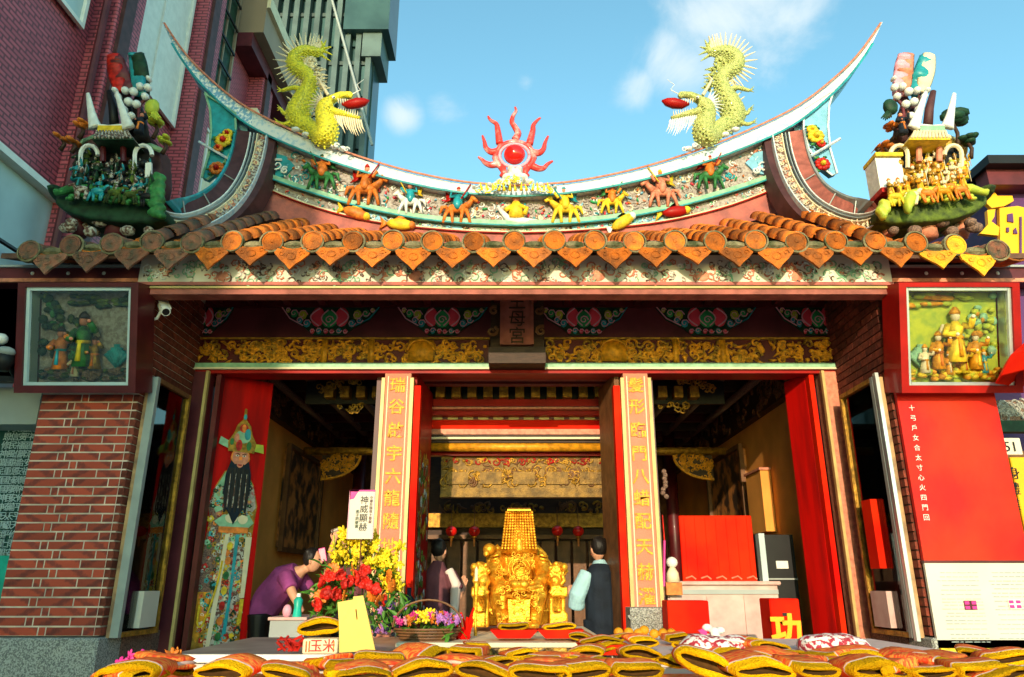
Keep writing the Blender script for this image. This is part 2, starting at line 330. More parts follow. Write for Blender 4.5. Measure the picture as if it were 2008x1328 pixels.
def carve(mb, x0, x1, z0, z1, y, n, r, th, mi=None, rng=random):
    """relief of scrolls, buds and leaf strokes on a wall plane facing -y"""
    for i in range(n):
        c = (rng.uniform(x0 + r * .6, x1 - r * .6), y, rng.uniform(z0 + r * .6, z1 - r * .6)); q = r * rng.uniform(.6, 1.15)
        if mi: mb.m = rng.choice(mi)
        k = rng.random()
        if k < .55: scroll(mb, c, q, th, rng.uniform(.7, 1.4), rng.choice((-1, 1)), rng.uniform(0, 6.3))
        elif k < .8:
            a = rng.uniform(0, 6.3); d = Vector((cos(a), 0, sin(a))) * q; mb.tube([Vector(c) - d, Vector(c) + Vector((d.z, 0, -d.x)) * .3 + Vector((0, -th, 0)), Vector(c) + d], [th * .4, th * 1.1, th * .3], 5)
        else: mb.ball((c[0], y - th * .4, c[2]), q * .5, th * 1.5, q * .4, 7, 4)
# ================================================================ ground and neighbours
g = MB().box(-60, 60, -30, 120, -.3, 0); struct(g.build('ground', 'pale_paving'))  # out-of-view paving, made pale to bounce sun into the porch
# left brick building: long street block, wall plane X=-6
BB = thing('brick_building', 'tall red brick building with brown pilasters and white panels, rising beside the temple', 'building', (-6, 5, 0))
WX = -6.0
def yat(u, v): # depth where the ray through (u,v) meets the wall plane
    q = P(u, v, 1); return WX / q.x
def zat(v, u): return P(u, v, yat(u, v)).z
b = MB().box(-11, WX, -20, 12.9, 6.1, 22); b.box(-11, WX, 12.901, 16.4, 6.1, 12.5); b.build('wall', 'city_brick', BB)
b = MB().box(-11, WX + .02, -20, 15.9, 0, 6.03); b.build('lower_wall', 'pale_metal', BB)
b = MB().box(-11, WX + .16, -20, 15.9, 6.03, 6.12); b.build('ledge', 'white', BB)
b = MB().box(-11, WX + .10, -20, 15.9, 4.55, 4.68); b.build('ledge', 'dark_green', BB)
for yy in (8.55, 11.1, 14.0):
    b = MB().box(WX - .1, WX + .34, yy - .02, yy + .62, 0, 22 if yy < 13 else 12.4); bevel(b.build('pilaster', 'city_brick', BB), .02)
    b = MB().box(WX + .341, WX + .40, yy + .05, yy + .30, 0, 22 if yy < 13 else 12.4); b.build('pilaster_strip', 'ridge_brown', BB)
for (y0, y1, z0, z1, m) in ((2.0, 8.2, 8.6, 10.0, 'pale_metal'), (9.3, 10.95, 8.9, 12.6, 'white'), (11.85, 12.75, 6.6, 9.6, 'cream'), (12.0, 12.8, 10.4, 13.6, 'dark_green'), (9.3, 10.95, 13.4, 17, 'white')):
    w = MB().box(WX - .05, WX + .06, y0, y1, z0, z1).build('window', m, BB)
    f = MB(); f.box(WX + .06, WX + .11, y0 - .06, y0, z0 - .06, z1 + .06).box(WX + .06, WX + .11, y1, y1 + .06, z0 - .06, z1 + .06).box(WX + .06, WX + .11, y0, y1, z0 - .06, z0).box(WX + .06, WX + .11, y0, y1, z1, z1 + .06)
    f.box(WX + .06, WX + .09, (y0 + y1) / 2 - .02, (y0 + y1) / 2 + .02, z0, z1); f.build('frame', 'white' if m != 'dark_green' else 'tan_beam', w)
for zz in (10.6, 11.2, 11.8, 12.4, 13.0, 13.6): MB().box(WX + .12, WX + .15, 12.0, 12.8, zz, zz + .05).build('grille_bar', 'black', BB)
MB().box(WX, WX + .55, 13.3, 13.9, 10.2, 10.9).build('balcony', 'cream', BB)
MB().box(WX - .3, WX + .62, 12.95, 16.6, 12.55, 13.45).build('roof_beam', 'tan_beam', BB); MB().box(WX + .621, WX + .70, 12.95, 16.6, 13.2, 13.5).build('roof_trim', 'cream', BB); MB().box(WX - .1, WX + .40, 12.95, 16.5, 12.2, 12.549).build('roof_beam', 'maroon', BB)
MB().tube([(WX + .2, -4, 5.2), (WX + .22, 4, 4.95), (WX + .2, 12, 5.1)], .03, 6).build('cable', 'black', BB); MB().tube([(WX + .25, 8.4, 0), (WX + .25, 8.4, 15)], .05, 8).build('drain_pipe', 'maroon', BB)
# teal office block behind
TB = thing('office_tower', 'tall teal office tower with upright fins, behind the brick building', 'building', (-9, 28, 0))
MB().box(-22, -5.95, 26, 27.2, 0, 42).build('wall', 'teal_glass', TB)
fin = MB().box(-.11, .11, -.42, 0, 0, 40); fm = fin.mesh('fin', 'teal_fin'); 
for i in range(24): link(fm, 'fin', TB, (-6.12 - i * .46, 25.99, 0))
pm = MB().box(-.1, .1, -.12, 0, 0, 1.6).mesh('window_pane', 'teal_glass')
for i in range(23):
    for k in range(9): link(pm, 'window_pane', TB, (-6.35 - i * .46, 25.995, 13 + k * 2.5))
for k in range(12): MB().box(-17, -6.0, 25.80, 25.99, 12 + k * 2.5, 12.18 + k * 2.5).build('floor_band', 'teal_fin', TB)
MB().box(-7.2, -5.3, 25.3, 27.3, 23.4, 28).build('cornice', 'teal_glass', TB); MB().box(-6.4, -5.6, 25.5, 27.25, 22.2, 23.399).build('cornice', 'teal_fin', TB)
MB().tube([P(640, -40, 25.1), P(730, 285, 25.1)], .055, 6).build('stay_rod', 'grey_paint', TB)
# purple shop at the right
SH = thing('purple_shop', 'purple shop front with a dark roof edge, beside the temple', 'shop', (6, 8.6, 0))
a = P(1926, 352, 8.6); MB().box(a.x, 12, 8.6, 14, 0, a.z).build('wall', 'purple', SH)
MB().box(a.x - .15, 12, 8.2, 14, a.z, a.z + .12).build('roof_edge', 'black', SH); MB().box(a.x - .1, 12, 8.35, 8.59, a.z - .22, a.z - .002).build('gutter', 'maroon', SH)
gy = MB()
for poly in ([(1930, 378), (1948, 374), (1956, 384), (1985, 384), (1988, 394), (1970, 404), (1945, 408), (1936, 400)],
             [(1960, 408), (1996, 404), (2030, 412), (2040, 500), (1962, 500)],
             [(1936, 412), (1952, 410), (1950, 425), (1944, 434), (1960, 446), (1958, 462), (1922, 458), (1938, 440)]):
    gy.plate(poly, 8.52, .06)
gy.m = 1
for poly in ([(1976, 420), (1986, 418), (1988, 436), (1976, 434)], [(1974, 446), (1979, 446), (1979, 455), (1974, 455)], [(1988, 450), (1992, 446), (1996, 458), (1988, 458)], [(2000, 425), (2004, 425), (2004, 500), (2000, 500)]): gy.plate(poly, 8.50, .015)
gy.build('sign_glyph', ['sign_yellow', 'purple'], SH)
MB().box(5.0, 8, 7.6, 7.7, 2.6, 3.95).build('side_panel', 'purple', SH)
MB().box(4.5, 8, 7.3, 7.35, .1, 2.6).build('side_wall', 'wood', SH)
st = MB(); a, c = P(1950, 785, 6.9), P(2030, 825, 6.9); st.box(a.x, c.x + .3, 6.9, 7.05, c.z, a.z); st.m = 1; random.seed(3); carve(st, a.x, c.x + .2, c.z, a.z, 6.9, 45, .05, .012)
st.build('carved_stone', ['granite_red', 'granite'], SH)
MB().box(a.x, 5.6, 6.88, 6.98, c.z - .11, c.z - .002).build('stone_ledge', 'dark_green', SH)
n = thing('number_plate', 'grey house number plate reading 51, above the yellow sign', 'sign', P(1985, 877, 6.86))
a, c = P(1962, 860, 6.86), P(2003, 893, 6.86); bevel(MB().box(a.x, c.x, 6.83, 6.86, c.z, a.z).build('plate', 'paper', n)); text('51', 'digits', .13, 'black', n, P(1982, 877, 6.825))
n = thing('yellow_street_sign', 'yellow upright sign with dark characters, below the 51 plate', 'sign', P(1990, 1000, 6.86))
a, c = P(1975, 898, 6.86), P(2040, 1060, 6.86); bevel(MB().box(a.x, c.x, 6.82, 6.86, c.z, a.z).build('board', 'sign_yellow', n))
for i, ch in enumerate('身體健康'): text(ch, 'character', .12, 'black', n, P(1988, 930 + i * 30, 6.815))
rl = thing('red_umbrella', 'red umbrella canopy poking in beside the right lightbox', 'umbrella', P(2010, 770, 6.0)); c = P(2040, 700, 5.9)
um = MB(); um.lathe([(.02, .16), (.10, .13), (.24, .02), (.36, -.16), (.35, -.165), (.22, 0), (.02, .12)], c, 8); um.build('canopy', 'red_bright', rl); MB().tube([c + Vector((0, 0, -1.6)), c + Vector((0, 0, .22))], .012).build('shaft', 'aluminium', rl)
# left neighbour strip: lintel, plaque, red board
LN = thing('grey_stone_bay', 'grey stone bay with a lintel, left of the brick pillar', 'wall', (-5, 6.7, 0))
MB().box(-7, P(66, 850, 6.7).x, 6.7, 7.2, P(40, 832, 6.7).z, P(40, 760, 6.7).z).build('lintel', 'grey_paint', LN)
MB().box(-7, -4.1, 7.2, 7.3, 0, P(40, 760, 6.7).z).build('back_wall', 'grey_paint', LN)
pq = thing('green_inscription_plaque', 'dark green stone plaque with rows of carved characters, left of the brick pillar', 'plaque', P(30, 980, 7.0))
a, c = P(-60, 836, 7.0), P(60, 1085, 7.0); MB().box(a.x, c.x - .02, 7.0, 7.08, c.z, a.z).build('slab', 'plaque_green', pq)
random.seed(5); chars = '神恩浩蕩風調雨順國泰民安福德正神天官賜福合境平安信士敬獻重修碑記'
for j in range(5):
    text('\n'.join(random.choice(chars) for _ in range(17)), 'carved_text', .082, 'pale_metal', pq, P(-8 + j * 15 - (8 if j > 2 else 0), 960, 6.99), ext=.003)
MB().box(-7, P(45, 1190, 6.6).x, 6.6, 6.9, 0, P(20, 1195, 6.6).z).build('stone_sill', 'granite', LN)
MB().box(-7, P(40, 1100, 6.95).x, 6.9, 6.97, P(20, 1195, 6.95).z, P(20, 1090, 6.95).z).build('tarpaulin', 'teal_plastic', LN)
rb = thing('red_signboard', 'plain dark red signboard beside the left picture box', 'sign', P(30, 620, 6.5)); a, c = P(-80, 560, 6.5), P(74, 742, 6.5); MB().box(a.x, c.x, 6.5, 6.6, c.z, a.z).build('board', 'dark_red', rb); MB().box(a.x, c.x + .02, 6.42, 6.499, c.z - .05, c.z).build('board_edge', 'black', rb)
lp = thing('spotlight', 'black outdoor spotlight with a white cover, in front of the red signboard', 'lamp', P(15, 720, 6.1)); c = P(8, 705, 6.1)
MB().lathe([(.05, -.1), (.08, -.02), (.07, .05), (.02, .1)], c, 12).build('housing', 'black', lp, smooth=True); MB().ball(P(3, 665, 6.1), .05, .06, .05).build('cover', 'white', lp, smooth=True); MB().tube([c, P(30, 740, 6.3), P(38, 700, 6.45)], .02).build('arm', 'black', lp); MB().ball(P(10, 690, 6.08), .085, .07, .045).build('bracket', 'grey_paint', lp, smooth=True)
# ================================================================ temple
T = thing('temple', 'ornate shrine gate with curved ridge, orange roof tiles and brick pillars', 'temple', (0, 7.5, .1))
MB().box(-4.6, 4.6, 5.9, 15, .003, .16).build('terrace', 'floor_stone', T)
# ---- ridge
RY = 8.0
TT = [(0, 378), (100, 371), (200, 353), (300, 326), (400, 291), (500, 247), (560, 213), (620, 165), (660, 125), (690, 85), (710, 55)]
TB_ = [(0, 394), (100, 388), (200, 372), (300, 348), (400, 316), (500, 275), (560, 240), (620, 188), (660, 143), (690, 98), (710, 57)]
T2 = [(0, 440), (100, 436), (200, 426), (300, 407), (400, 380), (480, 354), (530, 334)]
T3 = [(0, 448), (100, 444), (200, 434), (300, 415), (400, 388), (480, 362), (530, 342)]
T4 = [(0, 459), (100, 456), (200, 448), (300, 435), (400, 411), (480, 383), (530, 360)]
T5 = [(0, 478), (100, 475), (200, 469), (300, 458), (400, 439), (480, 417), (540, 398)]
def sc_(s): return s * .965 if s < 0 else s
def curve(tab, s0, s1, n=40, dv=0): return [P(1012 + sc_(lerp(s0, s1, i / n)), interp_s(tab, abs(lerp(s0, s1, i / n))) + dv, RY) for i in range(n + 1)]
_sm = {}
def interp_s(tab, s):
    k = id(tab)
    if k not in _sm: _sm[k] = smoothpath([(a, v) for a, v in tab], 6)
    return interp(_sm[k], s)
RG = MB().strip(curve(TB_, -530, 530), curve(T2, -530, 530), (0, .3, 0)).build('ridge', 'frieze_ground', T)
MB().strip([p + Vector((0, -.12, 0)) for p in curve(TT, -530, 710, 60)], [p + Vector((0, -.12, 0)) for p in curve(TB_, -530, 710, 60)], (0, .5, 0)).build('ridge_cap', 'cap_white', RG)
MB().strip([p + Vector((0, -.12, 0)) for p in curve(TT, -710, -530, 24)], [p + Vector((0, -.12, 0)) for p in curve(TB_, -710, -530, 24)], (0, .5, 0)).build('ridge_cap', 'cap_shaded', RG)  # blue paints the shade on the left wing of the white cap
# cap edge lines
e = MB(); A = [p + Vector((0, -.15, .012)) for p in curve(TT, -705, 705, 90)]; e.tube(A, .014, 5); e.build('cap_edging', 'salmon', RG)
e = MB(); A = [p + Vector((0, -.135, -.012)) for p in curve(TB_, -690, 690, 90)]; e.tube(A, .016, 5); e.build('cap_moulding', 'turquoise', RG)
e = MB(); A = curve(TB_, 545, 704, 20, 0); B_ = [p + Vector((0, 0, -.10 * (1 - i / 20))) for i, p in enumerate(A)]; e.strip(A, B_, (0, .3, 0)); e.build('wing_underside', 'sky_blue', RG); e = MB(); A = curve(TB_, -545, -704, 20, 0); B_ = [p + Vector((0, 0, -.10 * (1 - i / 20))) for i, p in enumerate(A)]; e.strip(A, B_, (0, .3, 0)); e.build('wing_underside', 'sky_blue', RG)
MB().strip([p + Vector((0, -.1, 0)) for p in curve(T2, -530, 530)], [p + Vector((0, -.1, 0)) for p in curve(T3, -530, 530)], (0, .35, 0)).build('frieze_moulding', 'pale_green', RG)
e = MB(); e.tube([p + Vector((0, -.1, -.01)) for p in curve(T3, -528, 528)], .012, 5); e.build('moulding_line', 'turquoise', RG)
MB().strip(curve(T3, -530, 530), curve(T4, -530, 530), (0, .3, 0)).build('lower_frieze', 'panel_mix', RG)
for s0, s1, m in ((-330, -262, 'sky_blue'), (-180, -110, 'sky_blue'), (110, 180, 'sky_blue'), (225, 330, 'sky_blue'), (-520, -350, 'frieze_ground'), (350, 520, 'frieze_ground'), (-95, 95, 'white_glaze')):
    MB().strip([p + Vector((0, -.02, 0)) for p in curve(T3, s0, s1, 8, 2)], [p + Vector((0, -.02, 0)) for p in curve(T4, s0, s1, 8, -2)], (0, .03, 0)).build('painted_panel', m, RG)
e = MB(); e.tube([p + Vector((0, -.05, 0)) for p in curve(T4, -530, 530)], .016, 5); e.build('moulding_line', 'cream', RG)
e = MB(); e.tube([p + Vector((0, -.07, 0)) for p in curve(T4, -530, 530, 40, 3)], .010, 5); e.build('moulding_line', 'red_lacquer', RG)
MB().strip([p + Vector((0, -.04, 0)) for p in curve(T4, -540, 540)], [p + Vector((0, -.04, 0)) for p in curve(T5, -540, 540, 40, 14)], (0, .5, 0)).build('ridge_base', 'pink_base', RG)
random.seed(11)
rel = MB()   # scroll relief over the frieze
for i in range(240):
    s = rnd(-515, 515); a, c = interp_s(TB_, abs(s)), interp_s(T2, abs(s)); v = rnd(a + 6, c - 5); p = P(1012 + sc_(s), v, RY); rel.m = random.choice((0, 1, 1, 1, 2)) if abs(s) < 400 else random.choice((0, 0, 1, 3, 3, 2, 4))
    scroll(rel, p, rnd(.03, .07), .013, rnd(.7, 1.4), random.choice((-1, 1)), rnd(0, 6))
for i in range(150):
    s = rnd(-515, 515); v = rnd(interp_s(T3, abs(s)) + 4, interp_s(T4, abs(s)) - 2); rel.m = random.choice((0, 1, 5)); scroll(rel, P(1012 + sc_(s), v, RY - .02), rnd(.02, .04), .008, 1, random.choice((-1, 1)), rnd(0, 6), k=8)
stuff(rel.build('scroll_relief', ['white_glaze', 'frieze_ground', 'cream', 'turquoise', 'salmon', 'pale_green'], RG, smooth=True))
rel = MB(); cl_ = 7
for i in range(300):      # small coloured petals and leaves of the frieze
    s = rnd(-515, 515); a, c = interp_s(TB_, abs(s)), interp_s(T2, abs(s)); rel.m = random.randint(0, 6); R_ = Matrix.Rotation(rnd(0, 3), 3, 'Y'); p = P(1012 + sc_(s), rnd(a + 6, c - 5), RY - .015)
    rel.ball(p, rnd(.015, .04), .02, rnd(.008, .016), 6, 4, R_)
for i in range(120):
    s = rnd(-515, 515); rel.m = random.randint(0, 6); rel.ball(P(1012 + sc_(s), rnd(interp_s(T3, abs(s)) + 3, interp_s(T4, abs(s)) - 3), RY - .03), rnd(.012, .03), .012, rnd(.007, .012), 6, 4, Matrix.Rotation(rnd(0, 3), 3, 'Y'))
stuff(rel.build('petal_relief', ['turquoise', 'lotus_pink', 'lotus_green', 'sky_blue', 'white_glaze', 'salmon', 'orange'], RG, smooth=True))
# turquoise cloud heads at both ends of the frieze
for sgn, m in ((-1, 'turquoise'), (1, 'sky_blue')):
    e = MB(); pts = [(526, 280), (500, 280), (492, 300), (468, 306), (450, 325), (470, 345), (500, 350), (528, 340)]
    e.prism([P(1012 + sc_(sgn * s), v + (0 if sgn < 0 else -6), RY - .03) for s, v in pts], (0, .05, 0)); e.m = 1
    for s, v, r in ((505, 300, .08), (485, 325, .09), (512, 330, .06), (470, 335, .05)): scroll(e, P(1012 + sc_(sgn * s), v, RY - .05), r, .016, 1.4, -sgn, 1)
    e.build('cloud_head', [m, 'white_glaze'], RG)
def rider(c, s, d, cols, seed):
    """horse and rider, s = overall size, d = heading +1/-1"""
    random.seed(seed); m = MB(); c = Vector(c)
    def q(x, z, y=0): return c + Vector((d * x * s, y * s, z * s))
    m.m = 0
    m.ball(q(0, .02), .27 * s, .12 * s, .13 * s); m.tube([q(.2, .05), q(.34, .2), q(.38, .3)], [.11 * s, .07 * s, .06 * s], 7); m.tube([q(.36, .32, -.02), q(.52, .2, -.04)], [.075 * s, .045 * s], 7)
    for x, k in ((.22, .12), (.14, -.04), (-.16, .05), (-.24, -.12)): m.tube([q(x, -.04, -.04), q(x + k * .6, -.22, -.05), q(x + k, -.42, -.04)], [.07 * s, .045 * s, .04 * s], 6)
    m.tube([q(-.26, .06), q(-.4, .04), q(-.46, -.16)], [.05 * s, .06 * s, .02 * s], 6)
    m.m = 1; m.tube([q(0, .08), q(.02, .28), q(.02, .4)], [.15 * s, .13 * s, .08 * s], 8); m.ball(q(0, .1, -.1), .1 * s, .08 * s, .16 * s)
    m.tube([q(.04, .36, -.06), q(.2, .28, -.12), q(.28, .4, -.14)], [.05 * s, .045 * s, .04 * s], 6); m.tube([q(-.04, .36, -.04), q(-.2, .3, -.1), q(-.16, .42, -.1)], [.05 * s, .04 * s, .03 * s], 6)
    m.m = 2; m.ball(q(.03, .5, -.03), .08 * s, .08 * s, .09 * s); m.m = 3; m.cone(q(.03, .54, -.03), q(.02, .72, -.03), .09 * s, .02 * s, 7)
    m.tube([q(.1, .2, -.18), q(.34, .66, -.12)], .018 * s, 5); m.prism([q(-.1, .3, .02), q(-.34, .56, .04), q(-.3, .3, .04), q(-.38, .2, .04)], (0, .03 * s, 0))
    return m.build('rider_figure', cols, RG, smooth=True)
OR, YE, SA, GR, TU, WH, RD = 'orange', 'yellow', 'salmon', 'green', 'turquoise', 'white_glaze', 'red_lacquer'
for i, (u, v, d, cols, s) in enumerate(((632, 345, -1, (GR, OR, SA, GR), .46), (716, 372, 1, (OR, OR, SA, RD), .52), (805, 396, -1, (WH, TU, SA, YE), .40), (897, 410, 1, (OR, TU, SA, RD), .46), (1108, 410, -1, (YE, YE, SA, TU), .46),
        (1200, 396, 1, (YE, OR, SA, GR), .38), (1298, 378, -1, (SA, SA, OR, YE), .48), (1392, 345, 1, (GR, OR, SA, RD), .44))): rider(P(u, v, RY - .08), s, d, list(cols), i)
f = MB(); c = P(1012, 418, RY - .06)      # central seated figure
def q(x, z, y=0): return c + Vector((x, y, z))
f.m = 0; f.tube([q(-.22, .08), q(-.08, -.10), q(.08, -.12), q(.26, -.1)], [.02, .05, .06, .015], 7); f.m = 1; f.tube([q(0, -.08), q(0, .06), q(0, .14)], [.1, .08, .05], 8); f.tube([q(.04, .1), q(.13, .04, -.04), q(.1, -.04, -.05)], .03, 6); f.tube([q(-.04, .1), q(-.13, .02, -.04)], .03, 6)
f.m = 2; f.ball(q(0, .2), .05, .05, .055); f.m = 3; f.ball(q(0, .25), .07, .05, .04); f.cone(q(0, .27), q(0, .36), .03, .005); f.build('seated_figure', [WH, YE, SA, RD], RG, smooth=True)
for i, (u, v, cols, a) in enumerate(((698, 418, (OR, YE), .35), (785, 440, (YE, OR), .1), (1222, 435, (YE, WH), -.6), (1325, 415, (RD, YE), -.15))):
    f = MB(); c = P(u, v, RY - .08); R = Matrix.Rotation(a, 3, 'Y'); f.ball(c, .17, .06, .07, 12, 7, R); f.m = 1; e1 = R @ Vector((-.15, 0, 0)); f.prism([c + e1, c + e1 * 1.7 + Vector((0, 0, .09)), c + e1 * 1.5, c + e1 * 1.7 - Vector((0, 0, .09))], (0, .02, 0)); f.ball(c - e1 * .9, .05, .05, .05); f.prism([c + Vector((-.08, -.02, .05)), c + Vector((0, -.02, .12)), c + Vector((.08, -.02, .05))], (0, .02, 0)); f.build('fish_figure', list(cols), RG, smooth=True)
# ---- gable ridges that sweep down and curl outwards
def gable(sgn, name):
    M = lambda u: u if sgn < 0 else 2038 - u
    K = [(486, 258, 7.98), (478, 300, 7.85), (462, 342, 7.6), (436, 378, 7.3), (400, 402, 7.0), (362, 414, 6.75), (332, 412, 6.55), (318, 404, 6.45)]
    K = smoothpath(K, 4); out = []
    rings = ((-27, -23, .12, 'turquoise' if sgn < 0 else 'steel'), (-23, 4, .08, 'ridge_brown' if sgn < 0 else 'stone_pink_dark'), (4, 6, .14, 'white_glaze'), (6, 11, .10, 'black'), (11, 13, .14, 'steel'), (13, 18, .09, 'navy'), (18, 20, .13, 'cream'), (20, 36, .09, 'panel_mix'), (36, 38, .13, 'cap_white'), (38, 56, .05, 'ridge_brown'))  # brown bands deepened towards black, shade painted onto the gable ridges
    G = None
    for a, b2, pr, m in rings:
        A, B = [], []
        for i, (u, v, y) in enumerate(K):
            t0, t1 = K[max(i - 1, 0)], K[min(i + 1, len(K) - 1)]; d = Vector((t1[0] - t0[0], t1[1] - t0[1])).normalized(); nx, ny = -d.y, d.x   # towards the outside/underside
            f = i / (len(K) - 1); w = 1 - .45 * max(0, (f - .75) / .25)
            if a < -20 and f > .93: w *= .8
            nx, ny = -nx, -ny
            A.append(P(M(u + nx * a * w * -1 * -1), v + ny * a * w, y - pr)); B.append(P(M(u + nx * b2 * w), v + ny * b2 * w, y - pr))
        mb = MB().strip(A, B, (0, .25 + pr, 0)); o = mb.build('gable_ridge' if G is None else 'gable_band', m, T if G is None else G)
        if G is None: G = o
    return G, K, M
for sgn in (-1, 1):
    G, K, M = gable(sgn, '')
    for i in (9, 15, 20):       # pale cross lines of the brown band
        u, v, y = K[i]; d = Vector((K[i + 1][0] - K[i - 1][0], K[i + 1][1] - K[i - 1][1])).normalized(); n_ = Vector((d.y, -d.x))
        MB().tube([P(M(u + n_.x * -20), v + n_.y * -20, y - .12), P(M(u + n_.x * 6), v + n_.y * 6, y - .10)], .007, 5).build('band_line', 'steel', G)
    random.seed(20 + sgn); e = MB()
    for k in range(110):
        i = random.randint(1, len(K) - 2); u, v, y = K[i]; d = Vector((K[i + 1][0] - K[i - 1][0], K[i + 1][1] - K[i - 1][1])).normalized(); n_ = Vector((d.y, -d.x)); w = rnd(20, 32); e.m = random.choice((0, 1, 0)); scroll(e, P(M(u + n_.x * w), v + n_.y * w, y - .1), rnd(.02, .035), .008, 1, 1, rnd(0, 6), k=7)
    stuff(e.build('band_relief', ['cream', 'salmon'], G))
    # turquoise flower panel outside the gable
    pp = [(402, 182), (408, 188), (462, 222), (462, 262), (452, 300), (428, 335), (406, 352), (396, 348), (410, 300), (414, 255), (412, 215)]
    f = MB(); f.prism([P(M(u) - (sgn > 0) * 2, v - (sgn > 0) * 8, 7.9) for u, v in pp], (0, .08, 0)); fp = f.build('flower_panel', 'turquoise' if sgn < 0 else 'sky_blue', T)
    e = MB(); e.tube([P(M(u), v - (sgn > 0) * 8, 7.88) for u, v in pp + pp[:1]], .014, 5); e.build('panel_rim', 'pale_green' if sgn < 0 else 'white_glaze', fp)
    e = MB(); e.tube([P(M(390), 278 - (sgn > 0) * 6, 7.84), P(M(448), 312 - (sgn > 0) * 6, 7.84)], .018, 5); e.build('panel_rail', 'cap_white', fp)
    for k, (u, v, r) in enumerate(((438, 275, .11), (425, 330, .10), (446, 262, .07), (428, 290, .06))):
        e = MB(); c = P(M(u), v - (sgn > 0) * 8, 7.84)
        for j in range(9): a = j * .7; e.m = (0 if (k + (sgn > 0)) % 2 else 1); e.ball(c + Vector((cos(a) * r * .6, 0, sin(a) * r * .6)), r * .42, .03, r * .3, 7, 4)
        e.m = 2; e.ball(c + Vector((0, -.02, 0)), r * .35, .05, r * .35, 8, 5); 
        for j in range(5): a = rnd(0, 6); e.m = 3; e.ball(c + Vector((cos(a) * r * 1.1, .01, sin(a) * r * 1.1)), r * .3, .02, r * .18, 6, 4)
        e.build('ceramic_flower', ['orange' if sgn < 0 else 'yellow', 'yellow' if sgn < 0 else 'rose_red', 'rose_red' if sgn < 0 else 'yellow', 'green'], fp, smooth=True)
# ---- roof surface and tiles
EY, PITCHX = 5.95, .3555
def zeave(x): return P(1010, 474, EY).z - .10 * max(0, (abs(x) - 3.3) / 1.1) ** 1.5
def zridge(x):
    s = x / 8 * 1270; s = min(abs(s), 540); return P(1010 + s, interp_s(T5, s), 7.9).z
def roofz(x, y):
    t = (y - EY) / 1.95; return lerp(zeave(x), zridge(x), t) + .05 * t * (1 - t) * min(1, abs(x) / 2)
xs = [-3.45 + i * 6.9 / 60 for i in range(61)]; e = MB(); ys = [EY + .03 + i * 1.9 / 8 for i in range(9)]
vs_ = [(x, y, roofz(x, y) - .085) for y in ys for x in xs]; vs2 = [(x, y, z - .05) for x, y, z in vs_]; nn = 61
fs_ = [(j * nn + i, j * nn + i + 1, (j + 1) * nn + i + 1, (j + 1) * nn + i) for j in range(8) for i in range(60)]
e.add(vs_, fs_); e.add(vs2, fs_); e.build('roof_deck', 'tile_under', T)
for sx in (-1, 1):
    e = MB(); e.prism([(sx * 3.45, EY + .03, zeave(3.5) - .09), (sx * 3.45, 7.6, zeave(3.5) + .45), (sx * 3.45, 7.6, zeave(3.5) + .40), (sx * 3.45, EY + .03, zeave(3.5) - .14)], (sx * 1.1, 0, 0))
    e.build('side_deck', 'tile_under', T)
def halfpipe(r0, r1, ln, th, n=8, up=1):
    m = MB(); vs = []
    for (y, r) in ((0, r0), (ln, r1)):
        for rr in (r, r - th):
            for j in range(n + 1): a = pi * j / n; vs.append((cos(a) * rr, y, up * sin(a) * rr))
    k = n + 1; fs = []
    for j in range(n): fs += [(j, j + 1, 2 * k + j + 1, 2 * k + j), (k + j + 1, k + j, 3 * k + j, 3 * k + j + 1), (j + 1, j, k + j, k + j + 1), (2 * k + j, 2 * k + j + 1, 3 * k + j + 1, 3 * k + j)]
    m.add(vs, fs); return m
bt = halfpipe(.092, .080, .255, .018).mesh('barrel_tile', 'terracotta', True); bto = halfpipe(.092, .080, .255, .018).mesh('barrel_tile', 'terracotta_shaded', True)
disc = MB(); disc.lathe([(.088, -.03), (.088, .0), (.074, .003), (.070, -.003), (.020, -.002), (.014, .006), (.002, .008)], (0, 0, 0), 18, 'y')
disc.m = 1; disc.lathe([(.103, -.05), (.105, -.008), (.090, -.002), (.088, -.03)], (0, 0, -.010), 18, 'y'); dm = disc.mesh('eave_disc', ['terracotta', 'mortar_moss'], False); dmo = disc.mesh('eave_disc', ['terracotta_shaded', 'mortar_moss'], False); dmy = disc.mesh('eave_disc', ['terracotta_yellow', 'mortar_moss'], False)
NC = 25; cols_ = [(-12 + i) * PITCHX - .01 for i in range(NC)]
random.seed(4)
for i, x in enumerate(cols_):
    inner = abs(x) < 3.45; z0 = zeave(x)
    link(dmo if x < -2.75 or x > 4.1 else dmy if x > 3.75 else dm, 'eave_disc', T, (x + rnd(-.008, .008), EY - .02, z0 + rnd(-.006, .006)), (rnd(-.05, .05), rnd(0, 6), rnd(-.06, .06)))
    ny = 8 if inner else 3
    for k in range(ny):
        y = EY + .02 + k * .235
        if inner: z, zn = roofz(x, y), roofz(x, y + .235)
        else: z = z0 + k * .07; zn = z + .07
        link(bto if x < -2.75 or x > 4.1 else bt, 'barrel_tile', T, (x + rnd(-.006, .006), y, z - .005), (math.atan2(zn - z, .235), rnd(-.04, .04), rnd(-.03, .03)))
